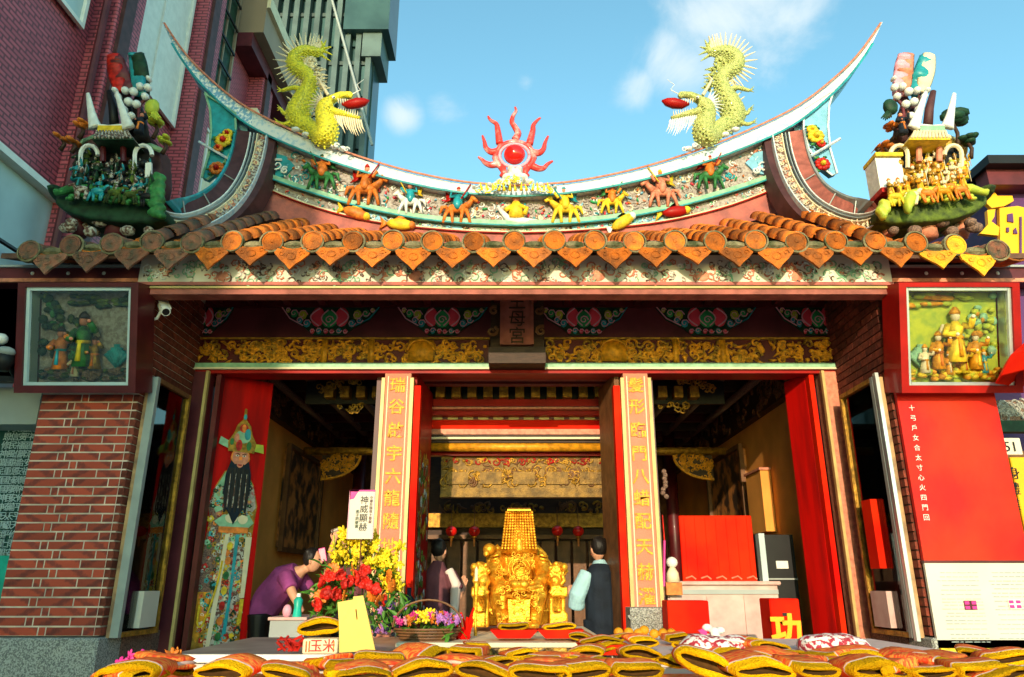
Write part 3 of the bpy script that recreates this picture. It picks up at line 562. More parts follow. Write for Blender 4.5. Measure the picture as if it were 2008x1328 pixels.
# mortar bedding and pan tiles
e = MB(); rows = []
for i in range(NC + 1):
    x0 = -12.5 * PITCHX + i * PITCHX - .01; xc = x0
    if abs(xc) > 4.45: continue
    inner = abs(xc) < 3.4
    for k in range(8 if inner else 3):
        y = EY + k * .235; z = (roofz(xc, y) if inner else zeave(xc) + k * .07) - .07; z2 = (roofz(xc, y + .26) if inner else zeave(xc) + (k + 1) * .07) - .085
        w = .115; vs = []
        for (yy, zz) in ((y, z), (y + .26, z2)):
            for j in range(5): q_ = (j - 2) / 2; vs.append((xc + q_ * w, yy, zz + .035 * q_ * q_))
        b0 = len(e.v); e.add(vs, [(j, j + 1, 6 + j, 5 + j) for j in range(4)]); e.add([(x, y_, z_ - .015) for x, y_, z_ in vs], [(j, j + 1, 6 + j, 5 + j) for j in range(4)]); e.add([vs[j] for j in range(5)] + [(x, y_, z_ - .015) for x, y_, z_ in vs[:5]], [(j, j + 1, 6 + j, 5 + j) for j in range(4)])
stuff(e.build('pan_tiles', 'terracotta', T))
# drip tiles: triangular hanging plates
d = MB(); prof = [(-.168, .02), (-.10, .005), (0, -.006), (.10, .005), (.168, .02), (.150, -.035), (.10, -.09), (.045, -.135), (0, -.185), (-.045, -.135), (-.10, -.09), (-.150, -.035)]
d.prism([(x, -.0 - .03 * (1 - (x / .17) ** 2), z) for x, z in prof], (0, .022, 0))
for r, z in ((.03, -.065),): d.tube([(cos(a) * r * 1.3, -.030, z + sin(a) * r) for a in [k * pi / 6 for k in range(13)]], .004, 4, False)
for sx in (-1, 1): scroll(d, (sx * .085, -.018, -.035), .028, .006, 1, sx, 0, k=8)
d.m = 1; d.prism([(-.12, .015, .04), (.12, .015, .04), (.13, .015, .016), (0, .015, -.01), (-.13, .015, .016)], (0, .06, 0))
dmesh = d.mesh('drip_tile', ['terracotta', 'mortar_moss']); dmesho = d.mesh('drip_tile', ['terracotta_shaded', 'mortar_moss']); dmeshy = d.mesh('drip_tile', ['terracotta_yellow', 'mortar_moss'])
for i in range(NC - 1):
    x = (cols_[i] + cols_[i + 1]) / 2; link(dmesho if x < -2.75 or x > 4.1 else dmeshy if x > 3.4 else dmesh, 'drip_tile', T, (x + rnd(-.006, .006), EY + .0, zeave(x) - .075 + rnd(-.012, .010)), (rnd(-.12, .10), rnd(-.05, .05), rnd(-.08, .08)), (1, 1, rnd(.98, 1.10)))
e = MB()
for i in range(NC - 1):
    x = (cols_[i] + cols_[i + 1]) / 2; z = zeave(x) - .035; e.ball((x, EY + .06, z + .015), .125, .07, .045, 9, 5)
stuff(e.build('bedding_mortar', 'mortar_moss', T))
# ---- fascia
a, c = P(1010, 515, 6.2), P(1010, 560, 6.2)
MB().box(-3.42, 3.42, 6.2, 6.32, c.z, a.z + .12).build('fascia_board', 'paper', T)
random.seed(8); e = MB()
for i in range(460):
    x = rnd(-3.35, 3.35); e.m = random.choice((0, 0, 1, 1, 2, 3) if abs(x) < 2.6 else (0, 0, 1, 2, 3, 3)); scroll(e, (x, 6.2, rnd(c.z + .03, a.z)), rnd(.02, .06), .009, rnd(.6, 1.3), random.choice((-1, 1)), rnd(0, 6), k=8)
for x in (-2.65, -1.55, .75, 1.7, 2.55, -.9): e.m = 1; e.ball((x, 6.2, (a.z + c.z) / 2 - .02), .07, .015, .055); 
fb = stuff(e.build('painted_scrolls', ['panel_mix', 'salmon', 'white_glaze', 'pale_green'], T))
MB().box(-3.42, 3.42, 6.18, 6.199, c.z - .002, c.z + .028).build('fascia_edge', 'pink_base', T)
a2, c2 = P(1010, 561, 6.15), P(1010, 565, 6.15); MB().box(-3.42, 3.42, 6.15, 6.3, c2.z, a2.z).build('fascia_gold_trim', 'gold_line', T)
MB().box(-3.42, 3.42, 6.17, 6.32, P(1010, 577, 6.17).z, c2.z - .002).build('fascia_lower_trim', 'stone_pink_dark', T)
for sx in (-1, 1):
    zt, zb = P(1850, 522, 6.3).z, P(1850, 551, 6.3).z
    bx = MB().box(min(sx * 3.43, sx * 4.9), max(sx * 3.43, sx * 4.9), 6.3, 6.5, zb, zt).build('side_fascia', 'maroon', T)
    MB().box(min(sx * 3.43, sx * 4.9), max(sx * 3.43, sx * 4.9), 6.27, 6.299, zb - .02, zb + .015).build('fascia_line', 'salmon', T); MB().box(min(sx * 3.43, sx * 4.9), max(sx * 3.43, sx * 4.9), 6.27, 6.299, zt - .02, zt).build('fascia_line', 'grey_paint', T)
    for k in range(3): MB().ball((sx * (3.8 + k * .33), 6.295, (zt + zb) / 2), .018, .012, .018, 8, 5).build('rivet', 'white', T)
    MB().box(min(sx * 4.25, sx * 5.2), max(sx * 4.25, sx * 5.2), 6.5, 6.6, P(30, 742, 6.5).z if sx < 0 else P(30, 700, 6.5).z, zb + .03).build('side_board', 'dark_red' if sx < 0 else 'purple', T)
# soffit between fascia and door beam
MB().box(-3.45, 3.45, 6.32, 7.5, P(1010, 590, 7.5).z + .02, P(1010, 590, 7.5).z + .1).build('soffit', 'dark_wood', T)
for k in range(18):
    x = -3.2 + k * 6.4 / 17; MB().box(x - .04, x + .04, 6.33, 7.48, P(1010, 590, 7.5).z - .06, P(1010, 590, 7.5).z + .018).build('rafter', 'dark_red', T)
# ---- cloud panels, gold beam
zA, zB, zC, zD = P(1010, 590, 7.5).z, P(1010, 662, 7.5).z, P(1010, 666, 7.5).z, P(1010, 715, 7.5).z
MB().box(-3.45, 3.45, 7.55, 7.7, zB, zA + .1).build('beam_backing', 'maroon', T)
MB().box(-3.45, 3.45, 7.5, 7.56, P(1010, 602, 7.5).z, zA + .1).build('upper_beam', 'dark_red', T)
random.seed(9)
for u, hw in ((398, 60), (648, 98), (868, 90), (1144, 88), (1385, 100), (1600, 80)):
    c = P(u, 600, 7.5); w = hw / 1365 * 7.5; h = P(u, 600, 7.5).z - P(u, 656, 7.5).z; e = MB()
    bowl = [(-w, 0), (-w * .8, -h * .45), (-w * .5, -h * .72), (-w * .3, -h * .98), (w * .3, -h * .98), (w * .5, -h * .72), (w * .8, -h * .45), (w, 0)]
    e.m = 3; e.prism([(c.x + x, 7.52, c.z + z - .005) for x, z in bowl], (0, .028, 0))
    def ring(cx, cz, rx, rz, m, th=.009): e.m = m; e.tube([(c.x + cx + cos(k * pi / 8) * rx, 7.505, c.z + cz + sin(k * pi / 8) * rz) for k in range(17)], th, 5, False)
    e.m = 1; e.ball((c.x - w * .24, 7.515, c.z - h * .38), w * .14, .018, h * .34); e.ball((c.x + w * .24, 7.515, c.z - h * .38), w * .14, .018, h * .34)
    e.m = 2; e.ball((c.x, 7.51, c.z - h * .45), w * .17, .022, h * .30); [(setattr(e, 'm', 0), e.tube([(c.x + s_ * (w * .20 + sin(k * pi / 8) * w * .18), 7.50, c.z - h * .08 - h * .62 * k / 8) for k in range(9)], .008, 5, False), e.tube([(c.x + s_ * (w * .03 + sin(k * pi / 6) * w * .13), 7.497, c.z - h * .15 - h * .55 * k / 6) for k in range(7)], .007, 5, False)) for s_ in (-1, 1)]; e.m = 0; scroll(e, (c.x, 7.495, c.z - h * .5), h * .15, .008, 1.3, 1, 0)
    for sx in (-1, 1):
        for (fx, fz, fr, m) in ((.55, .3, .2, 4), (.72, .25, .16, 2), (.45, .6, .16, 5), (.85, .14, .1, 4), (.2, .86, .12, 5), (.33, .88, .1, 1), (.6, .5, .14, 5), (.06, .88, .1, 1)):
            e.m = m; e.ball((c.x + sx * fx * w, 7.516, c.z - fz * h), w * fr * .45, .016, h * fr * .9, 8, 4); e.m = 0; scroll(e, (c.x + sx * fx * w, 7.505, c.z - fz * h), h * fr * .9, .006, 1.1, -sx, 0, k=8)
        e.m = 5 if sx > 0 else 0; e.tube([(c.x + sx * x, 7.51, c.z + z) for x, z in ((w * .98, -.01), (w * .8, -h * .43), (w * .52, -h * .68))], .007, 5)
    e.build('cloud_panel', ['pink', 'lotus_pink', 'lotus_green', 'dark_green', 'yellow_green', 'turquoise'], T)
for x0, x1 in ((P(385, 690, 7.5).x, P(958, 690, 7.5).x), (P(1070, 690, 7.5).x, P(1647, 690, 7.5).x)):
    bm_ = MB().box(x0, x1, 7.5, 7.62, zD, zC).build('carved_beam', 'dark_red', T); e = MB(); random.seed(int(x0 * 10) + 50)
    carve(e, x0, x1, zD, zC, 7.5, 300, .055, .017, (0, 0, 0, 1)); 
    xm = lerp(x0, x1, .77 if x0 < 0 else .23); e.m = 0; e.box(xm - .13, xm + .13, 7.455, 7.5, zD + .03, zC - .02)
    e.tube([(xm + cos(k * pi / 8) * .14, 7.45, zD + .14 + sin(k * pi / 8) * .12) for k in range(9)], .014, 6)
    for xm in (lerp(x0, x1, .44), lerp(x0, x1, .6)): e.box(xm - .03, xm + .03, 7.46, 7.5, zD + .01, zC - .01)
    stuff(e.build('gilt_carving', ['gold_paint', 'gold_dark'], bm_, smooth=True))
    f = MB(); f.box(x0 - .01, x1 + .01, 7.465, 7.499, zC - .006, zC + .014); f.build('beam_edge', 'gold_dark', bm_)
MB().box(-3.36, 3.4, 7.43, 7.6, P(1010, 722, 7.43).z, zD - .002).build('lintel_moulding', 'pale_green', T)
MB().box(-3.36, 3.4, 7.42, 7.45, P(1010, 722, 7.43).z - .012, P(1010, 722, 7.43).z + .008).build('lintel_line', 'cream', T)
MB().box(-3.36, 3.4, 7.46, 7.62, P(1010, 732, 7.46).z, P(1010, 722, 7.43).z - .013).build('lintel', 'red_lacquer', T)
# central plaque
PL = MB().box(P(962, 600, 7.3).x, P(1067, 600, 7.3).x, 7.42, 7.5, P(1010, 690, 7.3).z, P(1010, 578, 7.3).z).build('name_plaque', 'dark_wood', T)
a, c = P(981, 575, 7.36), P(1046, 676, 7.36); f = MB(); f.box(a.x, c.x, 7.36, 7.42, c.z, a.z); f.build('plaque_face', 'stone_pink_dark', PL)
text('\n'.join('王母宮'), 'plaque_text', .19, 'dark_wood', PL, P(1014, 627, 7.355), ext=.01)
for u in (983, 1044): MB().box(P(u, 620, 7.34).x - .012, P(u, 620, 7.34).x + .012, 7.34, 7.36, c.z, a.z).build('plaque_rim', 'stone_pink_dark', PL)
MB().box(P(958, 700, 7.2).x, P(1070, 700, 7.2).x, 7.2, 7.5, P(1010, 712, 7.2).z, P(1010, 681, 7.2).z).build('plaque_shelf', 'dark_wood', PL)
for sx in (-1, 1): e = MB(); scroll(e, P(1013 + sx * 48, 650, 7.3), .06, .02, 1.2, sx, 1); e.build('plaque_bracket', 'wood', PL); e = MB(); scroll(e, P(1013 + sx * 44, 610, 7.3), .05, .02, 1.2, -sx, 1); e.build('plaque_bracket', 'wood', PL)
e = MB()
for sx in (-1, 0, 1): e.ball(P(1014 + sx * 26, 716, 7.4), .09 if sx else .07, .03, .02, 8, 4)
e.build('crest_carving', 'cream', PL)
# ---- stone posts with couplets
def post(u0, u1, txt, m_edge_in):
    x0, x1 = P(u0, 728, 7.3).x, P(u1, 728, 7.3).x; zt = P(1010, 731, 7.3).z
    o = MB().box(x0, x1, 7.33, 7.60, .16, zt).build('stone_post', 'stone_pink', T)
    f = MB(); f.box(x0 - .030, x0 + .004, 7.31, 7.40, .16, zt - .05); f.build('post_edge', 'gold_line', o); f = MB(); f.box(x1 - .004, x1 + .030, 7.31, 7.40, .16, zt - .05); f.build('post_edge', 'gold_line', o)
    f = MB(); f.box(x0 + .03, x0 + .04, 7.322, 7.33, .16, zt - .03).box(x1 - .04, x1 - .03, 7.322, 7.33, .16, zt - .03); f.build('face_line', 'cream', o)
    vs = (757, 799, 845, 891, 936, 979, 1024, 1074, 1124, 1172)
    for v, ch in zip(vs, txt): text(ch, 'character', .165, 'gold_paint', o, (P((u0 + u1) / 2, 728, 7.3).x, 7.325, P(1010, v, 7.32).z), ext=.006, bold=.003)
    xr = x1 + .05 if u0 < 1000 else x0 - .05; f = MB(); f.box(xr - .015, xr + .05 if u0 < 1000 else xr + .015, 7.36, 7.5, .16, zt - .12) if u0 < 1000 else f.box(xr - .05, xr + .015, 7.36, 7.5, .16, zt - .12); f.build('post_fillet', 'red_bright', o)
    return o
post(755, 806, '瑞谷啟宇六龍隨地脈長', 1); ps = post(1222, 1270, '髮形臨門八蜡配天赫濯', 0)
e = MB(); c = P(1270, 1212, 7.15); e.box(c.x - .17, c.x + .17, 7.05, 7.6, .16, c.z + .09); e.m = 1; random.seed(2); carve(e, c.x - .17, c.x + .17, c.z - .1, c.z + .09, 7.05, 30, .05, .012); e.build('post_plinth', ['granite', 'granite'], ps)
# ---- jambs
for sx in (-1, 1):
    xj = sx * 3.2; o = MB().box(min(xj - sx * .0, xj + sx * .2), max(xj, xj + sx * .2), 7.45, 7.62, .16, zD - .09).build('door_jamb', 'maroon' if sx < 0 else 'salmon', T)
    MB().box(xj - .014, xj + .014, 7.41, 7.46, .16, zD - .09).build('jamb_strip', 'gold_line', o); MB().box(xj - sx * .09 - .025, xj - sx * .09 + .025, 7.5, 7.6, .16, zD - .09).build('jamb_strip', 'red_bright' if sx > 0 else 'dark_red', o)
# ---- brick pillars
bl = .228; BHH = .0745; random.seed(6)
def bmesh_brick(L_, D_=.05): 
    m = MB().box(-L_ / 2, L_ / 2, 0, D_, -BHH / 2 + .0065, BHH / 2 - .0065); return m
bF = bmesh_brick(bl - .010).mesh('brick', 'brick_clay'); bH = bmesh_brick(.062).mesh('brick', 'brick_clay')
for sx in (-1, 1):
    x0, x1 = sx * 3.36, sx * 4.22; xa, xb = min(x0, x1), max(x0, x1)
    core = MB().box(xa + .004, xb - .004, 6.424, 7.64, .95, zA + .1).build('brick_pillar', 'mortar' if sx < 0 else 'pointing', T)
    zt = P(1010, 766, 6.42).z; z = .985; r = 0; me_cache = {}
    def put(L_, loc, rot):
        k = (round(L_, 3), rot != 0)
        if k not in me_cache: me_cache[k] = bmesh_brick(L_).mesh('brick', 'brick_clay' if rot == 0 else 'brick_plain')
        link(me_cache[k], 'brick', core, loc, (0, 0, rot))
    rows = int((zt - .985) / BHH) + 1
    if sx < 0:
        for r in range(rows):
            zc = .985 + r * BHH; off = (r % 2) * .115; x = xa; pat = []
            # stretcher, header, stretcher, stretcher pattern as in the photograph
            seq = [.30 - off + .06, .062, .30, .30]; 
            for L_ in seq + [.9]:
                e1 = min(x + L_, xb - .04); w = e1 - x
                if w > .03: put(w - .013, ((x + e1) / 2, 6.417 + rnd(0, .003), zc), 0)
                x = e1
    # return face towards the doorway, bricks facing -sx
    for r in range(int((zA - .985) / BHH)):
        zc = .985 + r * BHH; y = 6.416; off = (r % 2) * .12; first = True
        while y < 7.62:
            L_ = (.23 - off) if first else .23; first = False; e1 = min(y + L_, 7.63)
            if e1 - y > .03: put(e1 - y - .012, (x0 - sx * .010 , (y + e1) / 2, zc), pi / 2 if sx < 0 else -pi / 2)
            y = e1
    gb = MB().box(xa - (.35 if sx < 0 else .03), xb + .03 if sx < 0 else xb + .8, 6.36, 6.75, 0, .94); bevel(gb.build('plinth', 'granite', T), .015)
    gb = MB().box(min(x0 - sx * .03, x0 + sx * .3), max(x0 - sx * .03, x0 + sx * .3), 6.751, 7.64, 0, .94); gb.build('plinth_return', 'granite_red', T)
    MB().box(min(x0 + sx * .3, x0 + sx * .8), max(x0 + sx * .3, x0 + sx * .8), 7.0, 15, 0, 4.2).build('outer_wall', 'dark_wood', T)
# ================================================================ interior
def zi(v, Y): return P(1010, v, Y).z
for b4 in ((-3.25, 3.25, 7.7, 9.5), (-3.25, 3.25, 13.2, 15), (-3.25, -1.45, 9.501, 13.199), (1.45, 3.25, 9.501, 13.199)): MB().box(*b4, 4.0, 4.1).build('ceiling', 'dark_wood', T)      # ceiling gap added out of view to let sky light in
MB().box(-3.4, 3.4, 14.9, 15, .16, 4.0).build('rear_wall', 'wood', T)
for sx in (-1, 1):
    MB().box(min(sx * 3.2, sx * 3.3), max(sx * 3.2, sx * 3.3), 8.3, 14.9, .16, 3.40).build('side_wall', 'orange_wall', T)
    MB().box(min(sx * 3.1, sx * 3.3), max(sx * 3.1, sx * 3.3), 7.7, 14.9, 3.401, 3.999).build('side_truss', 'dark_wood', T)
    e = MB(); random.seed(31 + sx)
    for k in range(120): 
        y = rnd(8, 13.5); z = rnd(3.45, 3.95); scroll(e, (sx * 3.1, y, z), rnd(.05, .11), .018, 1.1, 1, rnd(0, 6), Vector((0, 1, 0)), Vector((0, 0, 1)), Vector((-sx, 0, 0)), k=8)
    stuff(e.build('truss_carving', 'wood', T))
    pf = thing('framed_mural', ('framed dark mural on the orange wall behind the door god leaf' if sx < 0 else 'framed dark mural on the orange wall above the red boxes'), 'painting', (sx * 3.17, 11, 2.4))
    MB().box(min(sx * 3.14, sx * 3.2), max(sx * 3.14, sx * 3.2), 10.25, 12.0, 1.82, 3.14).build('canvas', 'picture', pf)
    f = MB(); f.box(sx * 3.12 - .03, sx * 3.12 + .03, 10.18, 10.25, 1.76, 3.2).box(sx * 3.12 - .03, sx * 3.12 + .03, 12.0, 12.07, 1.76, 3.2).box(sx * 3.12 - .03, sx * 3.12 + .03, 10.25, 12.0, 1.76, 1.82).box(sx * 3.12 - .03, sx * 3.12 + .03, 10.25, 12.0, 3.14, 3.2); f.build('frame', 'wood', pf)
    # fan bracket under the cross beam
    e = MB(); c = P(632 if sx < 0 else 1396, 893, 10.8); R_ = .56; poly = [c] + [c + Vector((-sx * cos(a) * R_, 0, -sin(a) * R_ * .62)) for a in [k * pi / 2 / 8 for k in range(9)]]
    e.m = 1; e.prism(poly, (0, .06, 0)); e.m = 0; random.seed(40)
    for k in range(60):
        a, q_ = rnd(.05, 1.5), math.sqrt(rnd(.05, .9)) * R_; scroll(e, c + Vector((-sx * cos(a) * q_, -.0, -sin(a) * q_ * .62)), rnd(.025, .05), .014, 1, 1, rnd(0, 6), k=7)
    e.tube(poly[1:], .02, 6); e.build('fan_bracket', ['gold_paint', 'dark_wood'], T)
# cross beams seen through the bays, stepping down towards the back
def beam(v0, v1, Y, m, th=.12, x0=-1.32, x1=1.32, name='cross_beam'): return MB().box(x0, x1, Y, Y + th, zi(v1, Y), zi(v0, Y)).build(name, m, T)
beam(733, 739, 7.70, 'red_lacquer', x0=-3.1, x1=3.1); beam(740, 744, 7.9, 'pink_base'); beam(744.5, 753, 8.0, 'dark_red')
MB().box(-2.5, 2.5, 8.6, 8.65, zi(792, 8.6), zi(748, 8.6)).build('rafter_dark_sheet', 'black', T)  # black sheet painted in for the dark behind the rafter ends
for k in range(24):
    x = -2.19 + k * .187; z0, z1 = zi(779, 8.45), zi(757, 8.45); MB().box(x - .052, x + .052, 8.45, 8.6, z0, z1).build('rafter_end', 'gold_dark', T)
beam(783, 797, 8.55, 'red_lacquer'); beam(798, 802, 8.5, 'salmon'); beam(803, 814, 8.6, 'red_lacquer')
beam(815, 823, 8.72, 'gold_line'); 
for k in range(14): x = -1.2 + k * .182; MB().box(x - .03, x + .03, 8.70, 8.719, zi(822, 8.7), zi(817, 8.7)).build('dentil_gap', 'maroon', T)
beam(824, 841, 8.75, 'red_bright'); beam(841.5, 852, 8.72, 'salmon'); beam(853, 856, 8.7, 'dark_wood'); beam(857, 861, 8.68, 'cream'); beam(862, 868, 8.74, 'dark_wood')
MB().tube([(-1.35, 8.8, zi(877, 8.8)), (1.35, 8.8, zi(877, 8.8))], .055, 12).build('round_beam', 'gold_paint', T, smooth=True)
beam(885, 893, 8.9, 'red_lacquer')
cx0, cx1 = P(865, 930, 9.0).x, P(1190, 930, 9.0).x
cp = MB().box(cx0, cx1, 9.0, 9.1, zi(975, 9), zi(894, 9)).build('carved_screen', 'screen_gold', T)
random.seed(13); e = MB(); carve(e, cx0, cx1, zi(914, 9), zi(896, 9), 9.0, 90, .05, .012, (1, 0, 2)); carve(e, cx0, cx1, zi(955, 9), zi(915, 9), 9.0, 170, .06, .014, (0, 0, 2)); stuff(e.build('screen_carving', ['gold_dark', 'red_lacquer', 'wood'], cp, smooth=True))
for k in range(5): x = lerp(cx0, cx1, (k + .5) / 5); MB().box(x - .13, x + .13, 8.97, 8.999, zi(950, 9), zi(926, 9)).build('screen_panel', 'screen_gold', cp)
MB().box(cx0, cx1, 8.95, 9.1, zi(976, 9), zi(958, 9)).build('screen_rail', 'screen_gold', cp)
for sx in (-1, 1):
    x = sx * 1.42; MB().tube([(x, 9.1, .16), (x, 9.1, 3.9)], .13, 14).build('inner_column', 'dark_wood', T, smooth=True)
    for k, (xx, yy) in enumerate(((1.75, 11.6), (2.55, 12.2))): MB().tube([(sx * xx, yy, .16), (sx * xx, yy, 3.95)], .1, 12).build('inner_column', 'dark_red', T, smooth=True)
    MB().tube([(min(sx * 1.3, sx * 3.1), 10.85, zi(885, 10.85)), (max(sx * 1.3, sx * 3.1), 10.85, zi(885, 10.85))], .06, 10).build('round_beam', 'gold_dark', T, smooth=True)
    e = MB(); random.seed(60 + sx)   # hanging bracket carvings
    for k in range(9): MB().box(min(sx * 1.5, sx * 3.1), max(sx * 1.5, sx * 3.1), 8.9 + k * .55, 8.98 + k * .55, 3.78 - k * .02, 3.98 - k * .02).build('roof_joist', 'dark_wood' if k % 2 else 'dark_red', T)
    for k in range(4): MB().tube([(sx * (1.6 + k * .45), 8.5, 3.72), (sx * (1.6 + k * .45), 13.5, 3.72)], .05, 8).build('purlin', 'granite_red', T, smooth=True)
    for (u, v) in ((680 if sx < 0 else 1345, 745), (690 if sx < 0 else 1320, 800), (650 if sx < 0 else 1375, 760)):
        for k in range(8): scroll(e, P(u + rnd(-28, 28), v + rnd(-7, 7), 8.4), rnd(.03, .06), .012, 1.1, 1, rnd(0, 6), k=8)
    stuff(e.build('bracket_carving', 'gold_dark', T))
# altar woodwork behind the statue
for k in range(11): x = -1.2 + k * .245; MB().box(x - .10, x + .10, 12.0, 12.08, .16, zi(1062, 12)).build('altar_door', 'wood', T)
MB().box(-1.5, 1.6, 12.05, 12.3, zi(1062, 12) , 3.6).build('altar_back', 'dark_wood', T)
MB().box(-1.4, 1.5, 11.9, 12.05, zi(1035, 12), zi(1008, 12)).build('altar_beam', 'gold_dark', T); MB().box(-1.4, 1.5, 11.85, 12.0, zi(1058, 12), zi(1050, 12)).build('altar_rail', 'wood', T)
e = MB(); random.seed(77); carve(e, -1.4, 1.5, zi(1008, 11.9), zi(984, 11.9), 11.9, 60, .08, .02, (0, 1)); stuff(e.build('altar_carving', ['gold_dark', 'wood'], T))
for i, (u, v, lb) in enumerate(((885, 1042, 'small red lantern at far left of the altar, left one of its pair'), (930, 1042, 'small red lantern left of the statue, right one of its pair'), (1093, 1041, 'small red lantern just right of the statue crown'), (1134, 1042, 'small red lantern nearest the right centre door'))):
    c = P(u, v, 11.4); l = thing('red_lantern', lb, 'lantern', c, 'red lanterns in front of the altar'); b = MB(); b.ball(c, .088, .088, .078, 14, 8); b.build('shade', 'red_ball', l, smooth=True); MB().lathe([(.04, -.095), (.04, -.075)], c, 10).build('rim', 'gold_paint', l); MB().tube([c + Vector((0, 0, .078)), c + Vector((0, 0, .35))], .006, 5).build('cord', 'wood', l); MB().cone(c + Vector((0, 0, -.09)), c + Vector((0, 0, -.22)), .02, .012).build('tassel', 'orange', l)
# ---- door leaves
def leaf(p0, p1, z1, m, th=.05):
    p0, p1 = Vector(p0), Vector(p1); d = (p1 - p0); n_ = Vector((d.y, -d.x, 0)).normalized()
    mb = MB(); mb.prism([(p0.x, p0.y, .2), (p1.x, p1.y, .2), (p1.x, p1.y, z1), (p0.x, p0.y, z1)], -n_ * th); return mb.build('door_leaf', m, T), p0, d, n_
zl = zi(733, 7.6)
DL, d0, dd, dn = leaf((-3.17, 7.62, 0), (-2.70, 8.0, 0), zl, 'red_door')
DR = leaf((3.13, 7.62, 0), (3.04, 7.98, 0), zl, 'red_door')[0]
CL, c0, cd, cn = leaf((-1.04, 7.6, 0), (-.97, 8.5, 0), zl, 'red_lacquer'); leaf((1.10, 7.6, 0), (1.01, 8.3, 0), zl, 'wood')
leaf((-1.42, 7.62, 0), (-1.5, 8.4, 0), zl, 'dark_red'); leaf((1.46, 7.62, 0), (1.52, 8.4, 0), zl, 'dark_red')
# ================================================================ roof ornaments
def pxs(Y): return Y / 1260.0
# ---- flaming pearl
DY = 7.98; F = thing('flaming_sun_ornament', 'red flaming sun with seven wavy rays and a glossy red ball, on the ridge middle', 'ornament', P(1010, 372, DY))
k_ = pxs(DY); C0 = P(1009, 308, DY)
e = MB(); e.tube([C0 + Vector((cos(a) * 37 * k_, 0, sin(a) * 33 * k_)) for a in [radians(-115 + i * 50) + pi / 2 * 0 + radians(0) for i in range(0)] + [radians(-50) + radians(280) * i / 24 for i in range(25)]], [.036 if i % 4 else .046 for i in range(25)], 10)
for sx in (-1, 1): e.tube([C0 + Vector((sx * 24 * k_, 0, -24 * k_)), C0 + Vector((sx * 20 * k_, 0, -36 * k_)), C0 + Vector((sx * 26 * k_, 0, -44 * k_))], [.05, .04, .03], 8)
rg = e.build('sun_ring', 'flame', F, smooth=True)
e = MB(); e.tube([C0 + Vector((cos(a) * 29 * k_, -.03, sin(a) * 26 * k_)) for a in [2 * pi * i / 24 for i in range(25)]], .022, 6); e.build('inner_ring', 'pink', F, smooth=True)
MB().ball(C0 + Vector((0, -.05, 0)), 21 * k_, 19 * k_, 20 * k_, 24, 14).build('red_orb', 'red_ball', F, smooth=True)
fl = [[(1010, 274), (1016, 262), (1010, 250), (1004, 240), (1006, 228), (1012, 218), (1010, 210)], [(980, 282), (978, 268), (976, 254), (973, 243), (962, 236), (957, 228)], [(1038, 283), (1042, 268), (1045, 256), (1046, 246), (1052, 238), (1060, 231)],
      [(973, 298), (962, 298), (953, 290), (950, 278), (946, 266)], [(1046, 300), (1058, 300), (1066, 292), (1069, 280), (1075, 267)], [(975, 322), (962, 324), (952, 320), (946, 314), (938, 308)], [(1044, 326), (1056, 331), (1066, 330), (1074, 322), (1084, 316)]]
for f_ in fl:
    pts = smoothpath(f_, 4); n_ = len(pts); e = MB(); e.tube([P(u, v, DY) for u, v in pts], [(6.4 * (1 - i / n_) ** .8 + 1.3) * k_ for i in range(n_)], 8); e.build('flame_ray', 'flame', F, smooth=True)
e = MB(); random.seed(1)
for (u, v, r) in [(1010, 345, 15), (995, 352, 12), (1025, 352, 12), (980, 362, 10), (1040, 362, 10), (960, 368, 8), (1060, 368, 8), (942, 371, 6), (1076, 371, 6), (1010, 362, 16), (930, 372, 5), (1088, 372, 5), (1002, 335, 8), (1018, 336, 8)]: e.ball(P(u, v, DY - .06), r * k_, .12, r * k_ * .8, 10, 6)
remesh(e.build('cloud_base', 'white_glaze', F), .012, 1)
e = MB()
for i in range(60):
    u = rnd(935, 1083); v = lerp(345, 373, min(1, abs(u - 1010) / 60)) + rnd(0, 10); e.m = random.choice((0, 1, 1, 2)); scroll(e, P(u, min(v, 374), DY - .2), rnd(.02, .045), .01, 1.1, 1, rnd(0, 6), k=8)
for i in range(13): u = 945 + i * 11; e.m = 1; e.cone(P(u, 374, DY - .2), P(u + rnd(-4, 4), 362 - rnd(0, 6), DY - .22), .02, .004)
stuff(e.build('cloud_scrolls', ['white_glaze', 'petal_yellow', 'sky_blue'], F, smooth=True))
